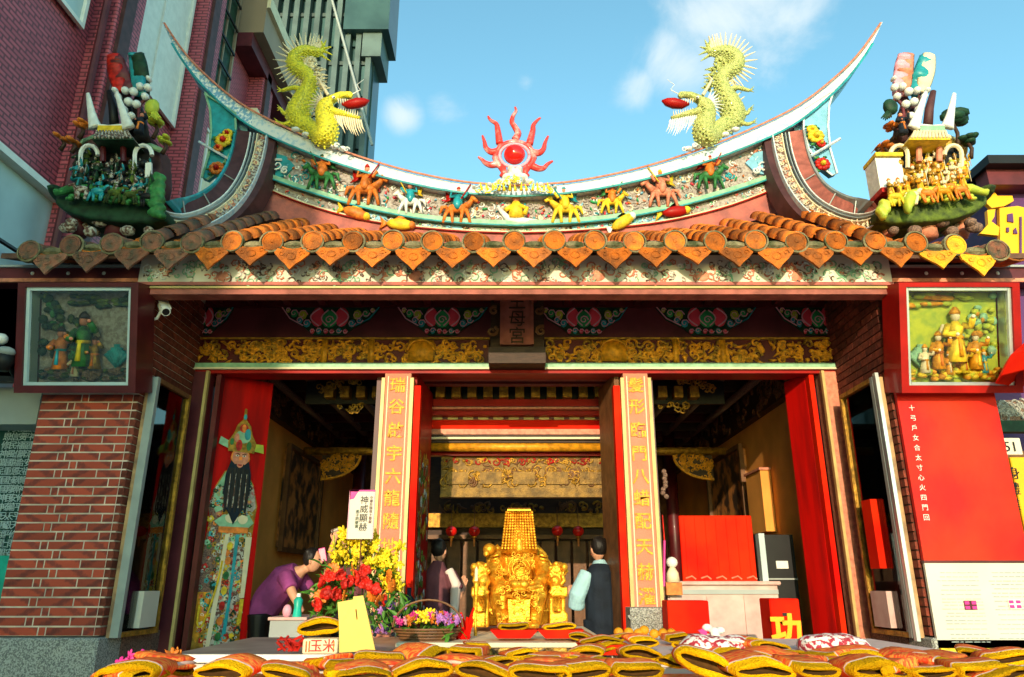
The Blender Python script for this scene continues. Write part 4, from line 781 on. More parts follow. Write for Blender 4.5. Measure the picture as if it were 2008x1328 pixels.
# ---- dragons
def dragon(sgn, skin, label, loc):
    M = lambda u: u if sgn < 0 else 2022 - u
    Y = 7.92; k_ = pxs(Y); D = thing('dragon_statue', label, 'statue', P(M(610), 262, Y), 'dragons on the ridge')
    body = [(634, 92, 3, .0), (628, 103, 6, 0), (614, 102, 9, 0), (597, 102, 11, 0), (583, 111, 13, 0), (578, 124, 14, 0), (588, 138, 12, -.02), (601, 144, 11, -.04), (608, 156, 11, -.05), (607, 172, 13, -.04), (600, 190, 17, -.02), (591, 208, 19, 0), (584, 226, 20, .02), (592, 242, 17, 0), (610, 252, 14, -.04), (626, 264, 15, -.08), (638, 270, 17, -.12), (643, 255, 17, -.14), (639, 238, 15, -.15), (636, 222, 14, -.15), (641, 209, 14, -.15), (654, 204, 12, -.15)]
    bp = smoothpath(body, 4); e = MB(); e.tube([P(M(u), v, Y + d) for u, v, r, d in bp], [r * 1.28 * k_ for u, v, r, d in bp], 16)
    o = e.build('body', skin, D, smooth=True); o.modifiers.new('smooth', 'SUBSURF').render_levels = 1
    e = MB(); random.seed(8)
    e.ball(P(M(603), 122, Y), 15 * k_, 9 * k_, 14 * k_, 12, 8)
    for i in range(60):
        a = rnd(0, 6.28); q_ = math.sqrt(rnd(0, 1)); u, v = 604 + cos(a) * 17 * q_, 124 + sin(a) * 16 * q_; e.ball(P(M(u), v, Y - 8 * k_), rnd(2.5, 4.5) * k_, 3 * k_, rnd(2, 3.5) * k_, 6, 4)
    for i in range(70):
        t = rnd(0, 1); u, v = lerp(614, 634, t) + rnd(-7, 7), lerp(130, 178, t) + rnd(-5, 5); e.ball(P(M(u), v, Y - 8 * k_ - rnd(0, .05)), rnd(2, 4) * k_, 3 * k_, rnd(2, 3.5) * k_, 6, 4)
    for i in range(12): v = 132 + i * 4; e.cone(P(M(622 + i * .9), v, Y - .05), P(M(636 + i * .7 + rnd(0, 5)), v + rnd(-5, 5), Y - .08), 2.4 * k_, .5 * k_)
    stuff(e.build('curled_mane', 'cream' if sgn < 0 else skin, D, smooth=True))
    # belly plates
    e = MB()
    for i in range(2, len(bp) - 4, 1):
        u, v, r, d = bp[i]; u2, v2 = bp[i + 1][0], bp[i + 1][1]; t = Vector((u2 - u, v2 - v)).normalized(); s_ = 1 if i < 26 else (-1 if i > 60 else 1); n_ = Vector((-t.y, t.x)) * s_
        if 30 < i < 84: c = P(M(u + n_.x * r * .72), v + n_.y * r * .72, Y + d - r * k_ * .45); e.ball(c, 7 * k_, 5 * k_, 3.2 * k_, 8, 4)
    e.build('belly_plates', 'cream' if sgn < 0 else 'white_glaze', D, smooth=True)
    # spines fanning off the back
    e = MB()
    for i in range(0, 46, 1):
        u, v, r, d = bp[i]; u2, v2 = bp[i + 1][0], bp[i + 1][1]; t = Vector((u2 - u, v2 - v)).normalized(); n_ = Vector((-t.y, t.x)); ln = 25 if i < 30 else 12
        if i > 28 and i % 2: continue
        q0 = Vector((u, v)) + n_ * r * .9; q1 = Vector((u, v)) + n_ * (r * 1.2 + ln) - t * 4; e.cone(P(M(q0.x), q0.y, Y + d), P(M(q1.x), q1.y, Y + d + rnd(-.03, .03)), 3.0 * k_, .6 * k_, 6)
    e.build('back_fins', 'cream', D)
    e = MB()
    for (a, b) in (((634, 92), (630, 80)), ((634, 92), (640, 78)), ((636, 96), (650, 92)), ((634, 100), (652, 108)), ((630, 108), (648, 120))): e.cone(P(M(a[0]), a[1], Y), P(M(b[0]), b[1], Y - .02), 4 * k_, .8 * k_)
    e.build('tail_tuft', skin, D)
    # head
    e = MB(); h = lambda u, v, d=-.17: P(M(645 + (u - 645) * 1.12), 208 + (v - 208) * 1.3, Y + d)
    e.tube([h(640, 206), h(652, 198), h(666, 192), h(678, 191), h(686, 195)], [10 * k_, 9.5 * k_, 8 * k_, 7 * k_, 5 * k_], 10); e.ball(h(682, 190), 6 * k_, 7 * k_, 4.5 * k_)
    e.tube([h(642, 212), h(656, 217), h(672, 220), h(688, 224), h(700, 226)], [9 * k_, 8 * k_, 6.5 * k_, 5 * k_, 3.5 * k_], 10); e.ball(h(650, 195, -.22), 5.5 * k_, 5 * k_, 6 * k_); e.ball(h(640, 205), 13 * k_, 13 * k_, 13 * k_)
    hd = e.build('head', skin, D); remesh(hd, .012, 2)
    e = MB(); e.ball(h(653, 195, -.26), 3.4 * k_, 3 * k_, 3.4 * k_); e.build('eye', 'white_glaze', hd); MB().ball(h(654, 195, -.285), 1.6 * k_, 1 * k_, 1.6 * k_).build('pupil', 'black', hd)
    e = MB(); e.tube([h(668, 205), h(680, 206), h(695, 204), h(708, 202), h(716, 200)], [3 * k_, 9 * k_, 11 * k_, 8 * k_, 1.5 * k_], 10); e.build('tongue', 'red_lacquer', hd, smooth=True)
    e = MB()
    for i in range(9): u = 661 + i * 4.2; e.cone(h(u, 197 + i * .3, -.2), h(u + 1, 204, -.2), 1.6 * k_, .3 * k_, 5); e.cone(h(u, 217 + i * .8, -.2), h(u + 1, 210 + i * .6, -.2), 1.5 * k_, .3 * k_, 5)
    e.build('teeth', 'cream', hd)
    e = MB()
    for i in range(15): u = 646 + i * 3.9; v = 218 + i * .8; l_ = rnd(14, 22) + 7 * sin(i / 14 * pi); e.tube([h(u, v), h(u + 3, v + l_ * .6), h(u + 8, v + l_)], [1.9 * k_, 1.5 * k_, .3 * k_], 6)
    for i in range(12): a = radians(100 + i * 16); e.cone(h(636 + cos(a) * 8, 206 - sin(a) * 8), h(636 + cos(a) * 26 - 4, 206 - sin(a) * 24, -.1), 2.8 * k_, .5 * k_)
    e.build('mane', 'cream' if sgn < 0 else 'white_glaze', hd)
    e = MB(); e.tube([h(644, 192), h(634, 178), h(628, 168), h(636, 160)], [3.4 * k_, 3 * k_, 2.2 * k_, .7 * k_], 6); e.build('horn', 'cream', hd)
    e = MB(); e.tube([h(686, 190), h(700, 184), h(694, 176), h(706, 168)], [1.3 * k_, 1 * k_, .8 * k_, .4 * k_], 5); e.build('whisker', 'white_glaze', hd)
    for pts in (((596, 178), (578, 172), (560, 176), (552, 178)), ((584, 232), (570, 226), (556, 222), (552, 214)), ((592, 238), (572, 240), (556, 244), (546, 240))):
        e = MB(); pp = smoothpath(pts, 3); e.tube([P(M(u), v, Y - .05) for u, v in pp], [(6 - 3.2 * i / len(pp)) * k_ for i in range(len(pp))], 8)
        eu, ev = pp[-1]
        for j in (-1, 0, 1): e.cone(P(M(eu), ev, Y - .05), P(M(eu - 9), ev + j * 6 - 3, Y - .07), 2 * k_, .4 * k_)
        e.build('leg', skin, D, smooth=True)
    e = MB()
    for (u, v) in ((640, 286), (656, 292), (672, 296), (600, 268), (580, 258)): e.ball(P(M(u), v - 4, Y - .1), 9 * k_, 7 * k_, 5 * k_, 8, 5)
    for (u, v) in ((660, 288), (680, 296)): scroll(e, P(M(u), v - 2, Y - .18), 6 * k_, 1.6 * k_, 1.2, 1)
    stuff(e.build('wave_base', 'white_glaze', D, smooth=True))
    e = MB(); random.seed(5)
    for i in range(4, len(bp) - 3):
        u, v, r, d = bp[i]; u2, v2 = bp[i + 1][0], bp[i + 1][1]; t = Vector((u2 - u, v2 - v)).normalized(); n_ = Vector((-t.y, t.x)); ang = math.atan2(-(t.y), (1 if sgn < 0 else -1) * t.x)
        for j in range(6):
            a = radians(-70 + 28 * (j + .5 * (i % 2))); rr = r * 1.28; c = P(M(u + n_.x * rr * sin(a)), v + n_.y * rr * sin(a), Y + d - rr * k_ * cos(a) * .97)
            e.ball(c, 2.5 * k_, 1.0 * k_, 1.9 * k_, 6, 4, Matrix.Rotation(-ang, 3, 'Y'))
    stuff(e.build('scales', skin, D))
dragon(-1, 'dragon_yellow', 'bright yellow dragon with open red mouth on the ridge, against the teal tower', 0)
dragon(1, 'dragon_green', 'olive green dragon with open red mouth on the ridge, against open sky', 0)
# ---- ceramic tableaux
def figure(name, c, h, robe, sash, face, hat, parent, yaw=0, pose=0):
    c = Vector(c); m = MB(); R = Matrix.Rotation(yaw, 3, 'Z')
    def q(x, y, z): return c + R @ Vector((x * h, y * h, z * h))
    m.m = 0; m.tube([q(0, 0, 0), q(0, 0, .25), q(0, 0, .5), q(0, 0, .66), q(0, 0, .78)], [.20 * h, .16 * h, .12 * h, .15 * h, .06 * h], 9)
    a = .2 if pose else .1
    m.tube([q(.13, 0, .7), q(.26, -.08, .58 + a), q(.22, -.2, .62 + a * 2)], [.07 * h, .065 * h, .06 * h], 7); m.tube([q(-.13, 0, .7), q(-.25, -.1, .52), q(-.12, -.22, .52)], [.07 * h, .065 * h, .06 * h], 7)
    m.m = 1; m.tube([q(0, -.01, .44), q(0, -.01, .5)], .135 * h, 9); m.tube([q(0, -.13, .48), q(0, -.18, .1)], [.03 * h, .05 * h], 5)
    m.m = 2; m.ball(q(0, -.01, .87), .085 * h, .085 * h, .1 * h, 9, 6); m.ball(q(.22, -.22, .66 + a * 2), .035 * h); m.ball(q(-.1, -.24, .52), .035 * h)
    m.m = 3; m.tube([q(0, 0, .92), q(0, 0, .97), q(0, 0, 1.06)], [.1 * h, .1 * h, .03 * h], 8)
    if pose: m.tube([q(.24, -.24, .3), q(.22, -.24, 1.2)], .014 * h, 5)
    return m.build(name, [robe, sash, face, hat], parent, smooth=True)
def tree(c, h, parent, foliage, name='tree'):
    c = Vector(c); m = MB(); m.m = 0; m.tube([c, c + Vector((.03, 0, h * .5)), c + Vector((-.01, 0, h))], [.025, .02, .012], 6); m.m = 1
    for k in range(7): m.ball(c + Vector((rnd(-.5, .5) * h * .6, rnd(-.05, .05), h + rnd(-.1, .12) * h)), h * rnd(.2, .3), .06, h * .13, 8, 5)
    return m.build(name, ['dark_wood', foliage], parent, smooth=True)
def tableau(sgn):
    M = lambda u: u if sgn < 0 else 2040 - u + 4
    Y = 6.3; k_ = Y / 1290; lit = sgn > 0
    A = thing('ceramic_tableau', 'shaded ceramic mountain scene with a pavilion and warriors, against the red brick building' if not lit else 'sunlit golden ceramic mountain scene with a pavilion and warriors, against the sky', 'sculpture', P(M(215), 420, Y), 'ceramic tableaux at the roof corners')
    pal = ['dark_green', 'turquoise', 'moss_green', 'black', 'panel_mix'] if not lit else ['gold_paint', 'yellow', 'orange', 'cream', 'yellow_green']  # light is in the palette: dark for the shaded scene, golden for the sunlit
    h = lambda u, v, d=0: P(M(u), v, Y + d)
    e = MB(); under = [(108, 384), (130, 374), (170, 372), (230, 378), (290, 392), (325, 412), (322, 430), (290, 436), (230, 434), (170, 428), (125, 412), (106, 398)]
    e.prism([h(u, v) for u, v in under], (0, .55, 0)); 
    for (u, v, r) in ((130, 392, 16), (170, 396, 20), (215, 402, 24), (260, 408, 24), (300, 416, 16)): e.ball(h(u, v, .25), r * k_ * 1.2, .3, r * k_ * .9, 10, 6)
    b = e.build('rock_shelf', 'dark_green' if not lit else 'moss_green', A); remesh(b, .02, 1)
    e = MB(); random.seed(90); e.tube([h(*p, -.08) for p in ((108, 380), (140, 370), (180, 370), (240, 378), (290, 392), (320, 412))], [.03, .045, .045, .05, .05, .04], 7)
    for i in range(50): t = rnd(0, 1); u = lerp(110, 320, t); e.ball(h(u, lerp(380, 400, t) + rnd(-10, 8), -.08), rnd(.02, .045), .04, rnd(.015, .03), 6, 4)
    e.build('grass_edge', 'green' if not lit else 'yellow_green', A, smooth=True)
    for pts, r in ((((290, 420), (305, 440), (300, 462)), .06), (((165, 420), (150, 440), (160, 462)), .07), (((225, 425), (230, 445), (225, 468)), .10)): MB().tube([h(u, v, .2) for u, v in pts], r, 8).build('shelf_support', 'maroon' if not lit else 'salmon', A, smooth=True)
    for i in range(14): u = rnd(125, 300); e = MB(); e.ball(h(u, rnd(435, 455), rnd(0, .3)), rnd(.04, .08), .06, rnd(.03, .06), 7, 5); e.build('rock', 'panel_mix' if not lit else 'granite_red', A, smooth=True)
    # back rock wall
    e = MB(); back = [(150, 375), (140, 320), (160, 282), (195, 268), (290, 262), (315, 290), (318, 350), (305, 392)]; e.prism([h(u, v, .25) for u, v in back], (0, .25, 0))
    for i in range(26): e.ball(h(rnd(155, 305), rnd(285, 375), .22), rnd(.05, .1), .09, rnd(.05, .11), 8, 5)
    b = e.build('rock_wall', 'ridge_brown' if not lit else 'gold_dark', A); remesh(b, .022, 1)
    e = MB(); e.tube([h(*p, .15) for p in ((150, 290), (165, 276), (185, 268), (205, 262))], .022, 6); e.build('wall_coping', 'pale_green' if not lit else 'cream', A, smooth=True); e = MB(); e.tube([h(*p, .15) for p in ((258, 280), (285, 282), (318, 296))], .03, 6); e.build('wall_coping', 'pale_green' if not lit else 'cream', A, smooth=True)
    for i in range(2):      # arches either side of the pavilion
        u0 = 175 + i * 106; e = MB(); e.tube([h(u0 + cos(a) * 17, 305 - sin(a) * 20, -.0) for a in [pi * j / 8 for j in range(9)]] + [h(u0 - 17, 330, 0)], .022, 6); e.m = 1; e.prism([h(u0 + cos(a) * 15, 305 - sin(a) * 18, .1) for a in [pi * j / 8 for j in range(9)]] + [h(u0 - 15, 330, .1), h(u0 + 15, 330, .1)], (0, .04, 0)); e.build('moon_arch', ['white_glaze' if not lit else 'cream', 'black'], A)
    e = MB()
    for i in range(46): e.ball(h(rnd(150, 300), rnd(318, 385), rnd(.0, .12)), rnd(.02, .06), .05, rnd(.02, .06), 7, 4)
    stuff(e.build('rock_detail', 'black' if not lit else 'gold_dark', A, smooth=True))
    # pavilion
    e = MB(); 
    for u in (202, 242): e.tube([h(u, 272), h(u, 318)], .028, 8)
    pv = e.build('pavilion_column', 'dark_red' if not lit else 'salmon', A); MB().prism([h(206, 276, .1), h(238, 276, .1), h(238, 318, .1), h(206, 318, .1)], (0, .05, 0)).build('pavilion_doorway', 'black', A)
    e = MB(); e.m = 0; e.prism([h(183, 268, -.12), h(258, 268, -.12), h(250, 256, -.05), h(192, 256, -.05)], (0, .3, 0)); e.m = 1; e.prism([h(180, 274, -.14), h(262, 274, -.14), h(258, 268, -.14), h(184, 268, -.14)], (0, .3, 0)); e.m = 2; e.prism([h(190, 258, -.08), h(240, 258, -.08), h(238, 246, -.08), h(192, 246, -.08)], (0, .08, 0)); e.m = 3
    e.tube([h(188, 246, -.06), h(215, 249, -.06), h(246, 246, -.06)], .02, 6)
    for k in range(11): e.m = 0; u = 186 + k * 7; e.tube([h(u, 270, -.15), h(u + (215 - u) * .15, 257, -.08)], .012, 5)
    e.build('pavilion_roof', ['cream' if lit else 'panel_mix', 'yellow' if lit else 'dark_green', 'pale_green' if lit else 'yellow', 'white_glaze'], A)
    for pts in (((186, 250), (180, 225), (172, 183)), ((252, 252), (243, 225), (228, 180))):
        e = MB(); e.tube([h(u, v, -.06) for u, v in smoothpath(pts, 4)], [(.055 * (1 - i / 9) + .012) for i in range(9)], 8, flat=.5); e.build('roof_horn', 'white_glaze', A, smooth=True)
    # tall rock pillars and plumes
    e = MB(); e.tube([h(*p, .1) for p in ((280, 280), (276, 240), (268, 205), (276, 180))], [.08, .06, .05, .03], 8); e.tube([h(*p, .1) for p in ((225, 250), (222, 215), (214, 180))], [.05, .045, .03], 8); e.tube([h(*p, .12) for p in ((255, 262), (248, 215), (246, 180))], [.06, .06, .05], 8); b = e.build('rock_pillar', 'black' if not lit else 'ridge_brown', A, smooth=True); 
    random.seed(17 + sgn)
    pl = (((236, 180), (226, 140), (222, 108), 'rose_red' if not lit else 'cream'), ((256, 185), (240, 150), (228, 112), 'maroon' if not lit else 'turquoise'), ((276, 190), (270, 150), (264, 106), 'turquoise' if not lit else 'salmon'), ((284, 190), (276, 140), (270, 108), 'dark_green' if not lit else 'pink'))
    for a, b2, c2, m in pl:
        e = MB(); pts = smoothpath((a, b2, c2), 5); e.tube([h(u, v, .05 + rnd(-.03, .03)) for u, v in pts], [.035 + .045 * sin(min(1, (i + 2) / 11) * pi * .75) for i in range(len(pts))], 8, flat=.4); e.build('plume', m, A, smooth=True)
    e = MB()
    for (u, v, r) in ((232, 190, 7), (246, 178, 8), (262, 180, 9), (275, 170, 8), (290, 172, 8), (285, 190, 8), (252, 200, 9), (268, 205, 9), (226, 178, 6), (292, 155, 5), (244, 215, 7), (258, 228, 8), (300, 225, 6)): e.ball(h(u, v, -.02), r * k_, .05, r * k_, 8, 5); 
    e.build('cloud_blossom', 'white_glaze', A, smooth=True)
    e = MB(); e.ball(h(298, 210, -.05), .075, .05, .09); 
    for j in range(6): e.cone(h(300, 215, -.05), h(296 + j * 4, 236 - abs(j - 3) * 2, -.08), .018, .006)
    e.build('lotus_bud', 'yellow_green' if not lit else 'dark_green', A, smooth=True)
    e = MB(); e.tube([h(288 + cos(a) * 16, 222 - sin(a) * 26, 0) for a in [pi * 1.4 * j / 10 - .3 for j in range(11)]], .018, 6); e.build('halo_ring', 'maroon', A, smooth=True)
    figure('immortal_figure', h(272, 262, -.1), .24, 'navy', 'orange', 'salmon', 'black', A)
    for (u, v, hh, m) in ((155, 262, .12, 'orange'), (140, 290, .10, 'orange'), (300, 262, .15, 'yellow_green' if not lit else 'orange'), (318, 292, .12, 'yellow_green' if not lit else 'orange'), (118, 285, .1, 'dark_green' if lit else 'orange')) if not lit else ((290, 262 , .12, 'orange'), (325, 285, .02, 'orange'), (305, 300, .10, 'orange'), (165, 285, .3, 'dark_green'), (140, 300, .16, 'dark_green')): tree(h(u, v + 10, .05), hh * 1.3, A, m)
    if lit:
        e = MB(); e.m = 0; e.box(h(325, 340).x, h(275, 340).x, Y - .02, Y + .2, P(1010, 372, Y).z, P(1010, 312, Y).z); e.m = 1; e.box(h(326, 340).x, h(272, 340).x, Y - .05, Y + .22, P(1010, 382, Y).z, P(1010, 372, Y).z - .002); e.m = 2; e.box(h(326, 340).x, h(272, 340).x, Y - .05, Y + .22, P(1010, 311, Y).z, P(1010, 304, Y).z); e.build('city_wall', ['white_glaze', 'rose_red', 'yellow'], A)
        e = MB()
        for (u, v) in ((315, 400), (304, 412), (318, 414), (262, 396), (308, 405), (314, 424), (258, 386), (264, 404)): e.ball(h(u + rnd(-3, 3), v, -.12), rnd(.03, .06), .06, rnd(.04, .09), 8, 6)
        remesh(e.build('green_rock', 'yellow_green', A), .018, 1)
    else:
        e = MB()
        for j in range(34): e.ball(h(308 + 9 * sin(j), 345 + j * 2.4, -.1), rnd(.035, .055), .05, rnd(.03, .045), 7, 5)
        remesh(e.build('green_rock', 'green', A), .016, 1)
        MB().prism([h(285, 320, -.1), h(296, 318, -.1), h(296, 345, -.1), h(284, 348, -.1)], (0, .03, 0)).build('cave_mouth', 'white', A)
    # rows of small warriors and horses
    random.seed(23 + sgn)
    for r_ in range(3):
        for i in range(9):
            u = 146 + i * 17 + rnd(-5, 5) + r_ * 5; v = 322 + r_ * 19 + rnd(-6, 6) + i * 1.6; 
            if lit and u > 262 and r_ < 2: continue
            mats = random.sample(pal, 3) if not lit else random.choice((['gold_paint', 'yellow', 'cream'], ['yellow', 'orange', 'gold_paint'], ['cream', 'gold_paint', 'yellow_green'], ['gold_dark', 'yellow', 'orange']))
            figure('warrior_figure', h(u, v + 14, .1 - r_ * .1), rnd(.16, .23), mats[0], mats[1], 'panel_mix' if not lit else 'cream', mats[2], A, rnd(-.6, .6), random.random() < .5)
    for i in range(5):
        u = 160 + i * 32; e = MB(); s = .26; c = h(u, 372 + i * 3.5, -.12); d = random.choice((-1, 1))
        def q(x, z, y=0): return c + Vector((d * x * s, y * s, z * s))
        e.ball(q(0, .02), .27 * s, .12 * s, .13 * s); e.tube([q(.2, .05), q(.34, .22), q(.5, .16)], [.11 * s, .07 * s, .045 * s], 7)
        for x in (.2, .1, -.16, -.24): e.tube([q(x, -.04), q(x + rnd(-.1, .1), -.38)], [.06 * s, .04 * s], 5)
        e.build('horse_figure', random.choice(pal), A, smooth=True)
tableau(-1); tableau(1)
# ================================================================ picture boxes
def lightbox(sgn):
    M = lambda u: u if sgn < 0 else 2034 - u
    Y = 6.2; lit = sgn > 0; a, c = P(M(74), 552, Y), P(M(266), 762, Y); x0, x1 = sorted((a.x, c.x)); z0 = c.z; z1 = z0 + .96
    B = thing('picture_box', 'shaded red glazed box with green robed deities in a landscape, over the brick pillar' if not lit else 'sunlit red glazed box with golden deities in a landscape, over the red board', 'display box', ((x0 + x1) / 2, Y + .15, z0), 'glazed relief boxes')
    fm = 'dark_red' if not lit else 'red_lacquer'; t = .065  # frame and relief colours carry the light: darker on the shaded box
    MB().box(x0, x1, Y + .2, Y + .30, z0, z1).build('back_board', fm, B)
    for bx in ((x0, x0 + t, z0, z1), (x1 - t, x1, z0, z1), (x0 + t, x1 - t, z0, z0 + t), (x0 + t, x1 - t, z1 - t * .6, z1)): MB().box(bx[0], bx[1], Y, Y + .2, bx[2], bx[3]).build('outer_frame', fm, B)
    s = .03; X0, X1, Z0, Z1 = x0 + t, x1 - t, z0 + t, z1 - t * .6
    for bx in ((X0, X0 + s, Z0, Z1), (X1 - s, X1, Z0, Z1), (X0 + s, X1 - s, Z0, Z0 + s), (X0 + s, X1 - s, Z1 - s, Z1)): MB().box(bx[0] + .001, bx[1] - .001, Y + .02, Y + .16, bx[2] + .001, bx[3] - .001).build('inner_frame', 'aluminium' if lit else 'pale_metal', B)
    X0 += s; X1 -= s; Z0 += s; Z1 -= s; cx = (X0 + X1) / 2; w, h_ = X1 - X0, Z1 - Z0
    MB().box(X0, X1, Y + .185, Y + .199, Z0, Z1).build('painted_sky', 'yellow_green' if lit else 'frieze_ground', B)
    G_ = lambda fx, fz, d=.15: (X0 + fx * w if not lit else X1 - fx * w, Y + d, Z0 + fz * h_)
    random.seed(5 + sgn); e = MB()
    for k in range(60): fx, fz = rnd(.03, .5), rnd(.3, .9); e.m = random.choice((0, 1, 0, 2)); e.ball(G_(fx, fz * (1.15 - fx), .16), rnd(.02, .05), .03, rnd(.02, .05), 7, 4)
    for k in range(22): fx, fz = rnd(.3, .97), rnd(.84, .97); e.m = random.choice((0, 2)); e.ball(G_(fx, fz, .16), rnd(.04, .08), .03, rnd(.015, .03), 7, 4)
    for k in range(50): fx, fz = rnd(.04, .96), rnd(.03, .14); e.m = random.choice((3, 2, 3, 0)); e.ball(G_(fx, fz, .12), rnd(.02, .045), .04, rnd(.015, .03), 7, 4)
    e.build('rocks_and_trees', (['dark_green', 'green', 'moss_green', 'granite_red'] if not lit else ['yellow_green', 'pale_green', 'gold_paint', 'yellow']), B, smooth=True)
    e = MB()
    for k in range(7): e.tube([G_(.82, .16, .15), G_(.72 + k * .035, .42 - abs(k - 3) * .035, .14)], [.012, .03], 6)
    e.build('palm_clump', 'turquoise' if not lit else 'pale_green', B, smooth=True)
    e = MB(); e.tube([G_(.46, .5, .15), G_(.50, .62, .14), G_(.58, .62, .14), G_(.62, .5, .14)], .025, 6); e.build('halo', 'cream', B, smooth=True)
    F_ = (lambda fx, fz, hh, r, s2: figure('deity_figure', G_(fx, fz, .11), hh, r, s2, 'salmon' if not lit else 'cream', 'dark_wood' if not lit else 'gold_paint', B))
    if not lit: F_(.27, .14, .36, 'orange', 'turquoise'); F_(.50, .17, .46, 'green', 'yellow'); F_(.62, .14, .28, 'gold_dark', 'orange'); F_(.42, .06, .2, 'cream', 'salmon')
    else: F_(.48, .22, .46, 'yellow', 'gold_paint'); F_(.66, .14, .32, 'gold_paint', 'orange'); F_(.28, .14, .32, 'gold_paint', 'yellow'); F_(.8, .1, .24, 'cream', 'gold_paint'); F_(.2, .1, .2, 'turquoise', 'yellow'); F_(.4, .1, .22, 'yellow', 'orange'); F_(.56, .08, .2, 'gold_paint', 'cream')
    MB().box(X0 + .001, X1 - .001, Y + .05, Y + .056, Z0 + .001, Z1 - .001).build('pane', 'glass_pane', B); B.rotation_euler = (radians(15), 0, 0)
lightbox(-1); lightbox(1)
# cctv
c = P(322, 605, 6.35); V = thing('security_camera', 'white bullet security camera high on the left brick pillar', 'camera', c)
d_ = Vector((.5, -.6, -.55)).normalized(); e = MB(); e.tube([c - d_ * .10, c - d_ * .09, c + d_ * .08, c + d_ * .10], [.02, .045, .045, .04], 12); e.build('housing', 'white', V, smooth=False)
MB().tube([c + d_ * .101, c + d_ * .103], .032, 12).build('lens', 'black', V); up_ = Vector((.3, .3, .8)).normalized(); MB().obox(c + Vector((-.005, 0, .045)), (.09, .22, .012), d_.to_track_quat('Y', 'Z').to_matrix()).build('sun_shield', 'white', V)
MB().tube([c - d_ * .05, c + Vector((-.06, .02, -.09)), c + Vector((-.17, .06, -.10)), c + Vector((-.22, .1, -.09))], .014, 8).build('bracket', 'white', V, smooth=True); MB().lathe([(.05, 0), (.05, .03)], c + Vector((-.2, .06, -.12)), 12).build('mount', 'white', V)
# display cases on the returns
for sx in (-1, 1):
    x = sx * 3.275; y0, y1, z0, z1 = 6.50, 7.22, .93, 3.14
    K_ = thing('display_case', 'tall aluminium framed glass case on the left brick return, reflecting a dark street' if sx < 0 else 'tall aluminium framed glass case on the right brick return, reflecting red', 'display case', (x, 6.9, z0), 'glass cases inside the porch')
    xb = sx * 3.345; MB().box(min(xb, xb - sx * .03), max(xb, xb - sx * .03), y0, y1, z0, z1).build('back_panel', 'mural_brown', K_)
    for (ya, yb, za, zb) in ((y0, y0 + .05, z0, z1), (y1 - .04, y1, z0, z1), (y0 + .05, y1 - .04, z0, z0 + .04), (y0 + .05, y1 - .04, z1 - .04, z1)): MB().box(min(x - sx * .03, xb - sx * .03), max(x - sx * .03, xb - sx * .03), ya, yb, za, zb).build('frame', 'steel' if ya == y0 and za == z0 and zb == z1 else ('gold_dark' if sx > 0 or za == z0 else 'wood'), K_)
    if sx > 0: MB().box(x - .03, x - .0001, y0 - .07, y0 - .02, z0 - .02, z1 + .02).build('frame_post', 'aluminium', K_)
    MB().box(min(x, x + sx * .006), max(x, x + sx * .006), y0 + .05, y1 - .04, z0 + .04, z1 - .04).build('pane', 'glass_pane', K_)
    e = MB(); random.seed(44); 
    for k in range(40): e.m = random.choice((0, 1)); e.ball((xb - sx * .035, rnd(y0 + .12, y1 - .1), rnd(z0 + .1, z1 - .1)), .01, rnd(.02, .06), rnd(.03, .12), 7, 4)
    e.build('mural', ['gold_dark', 'granite_red'], K_, smooth=True)
    MB().box(min(xb - sx * .12, xb - sx * .035), max(xb - sx * .12, xb - sx * .035), y0 + .3, y1 - .12, z0 + .06, z0 + .36).build('paper_box', 'paper' if sx < 0 else 'cabinet', K_)
    if sx > 0: MB().box(xb - .13, xb - .05, y0 + .32, y0 + .5, z0 + .55, z0 + 1.15).build('red_card', 'red_bright', K_)
# red board and notice
Y = 6.36; R1 = thing('red_board', 'large blank red board with a slanting column of small white characters', 'board', (3.8, Y, 1.5)); z0, z1 = P(1010, 1099, Y).z, P(1010, 764, Y).z
MB().box(3.37, 4.24, Y, Y + .04, z0, z1).build('panel', 'red_sheet', R1); MB().box(3.365, 4.245, Y - .006, Y + .045, z0 - .02, z0).build('bottom_edge', 'dark_red', R1)
for i, ch in enumerate('十弓戶女合太寸心火四門回'): text(ch, 'character', .055, 'white', R1, P(1788 + i * 2.6, 801 + i * 19.5, Y - .004), ext=.002)
R2 = thing('white_notice', 'white printed notice in two columns with small red flags, below the red board', 'notice', (3.8, Y, .9)); z2 = P(1010, 1272, Y).z
MB().box(3.37, 4.4, Y, Y + .03, z2, z0 - .022).build('sheet', 'paper', R2); random.seed(70); e = MB()
for col in (3.45, 3.87):
    zz = z0 - .10
    while zz > z2 + .04:
        x = col + rnd(0, .04)
        while x < col + .34:
            w = rnd(.02, .07); e.box(x, min(x + w, col + .34), Y - .003, Y - .0005, zz, zz + .007); x += w + .012
        zz -= rnd(.022, .04)
stuff(e.build('printed_lines', 'steel', R2))
for u, v in ((1903, 1187), (1990, 1185)):
    c = P(u, v, Y - .005); e = MB(); e.m = 1; e.box(c.x - .05, c.x + .05, Y - .008, Y - .0035, c.z - .035, c.z + .035); e.m = 0
    for sx in (-1, 1):
        for sz in (-1, 1): e.box(c.x + sx * .028 - .018, c.x + sx * .028 + .018, Y - .012, Y - .0085, c.z + sz * .018 - .012, c.z + sz * .018 + .012)
    e.build('flag_mark', ['magenta', 'maroon' if u < 1950 else 'white'], R2)
MB().box(3.37, 4.6, 6.325, 6.355, z2 - .10, z2 + .004).build('yellow_kerb', 'yellow', R2)
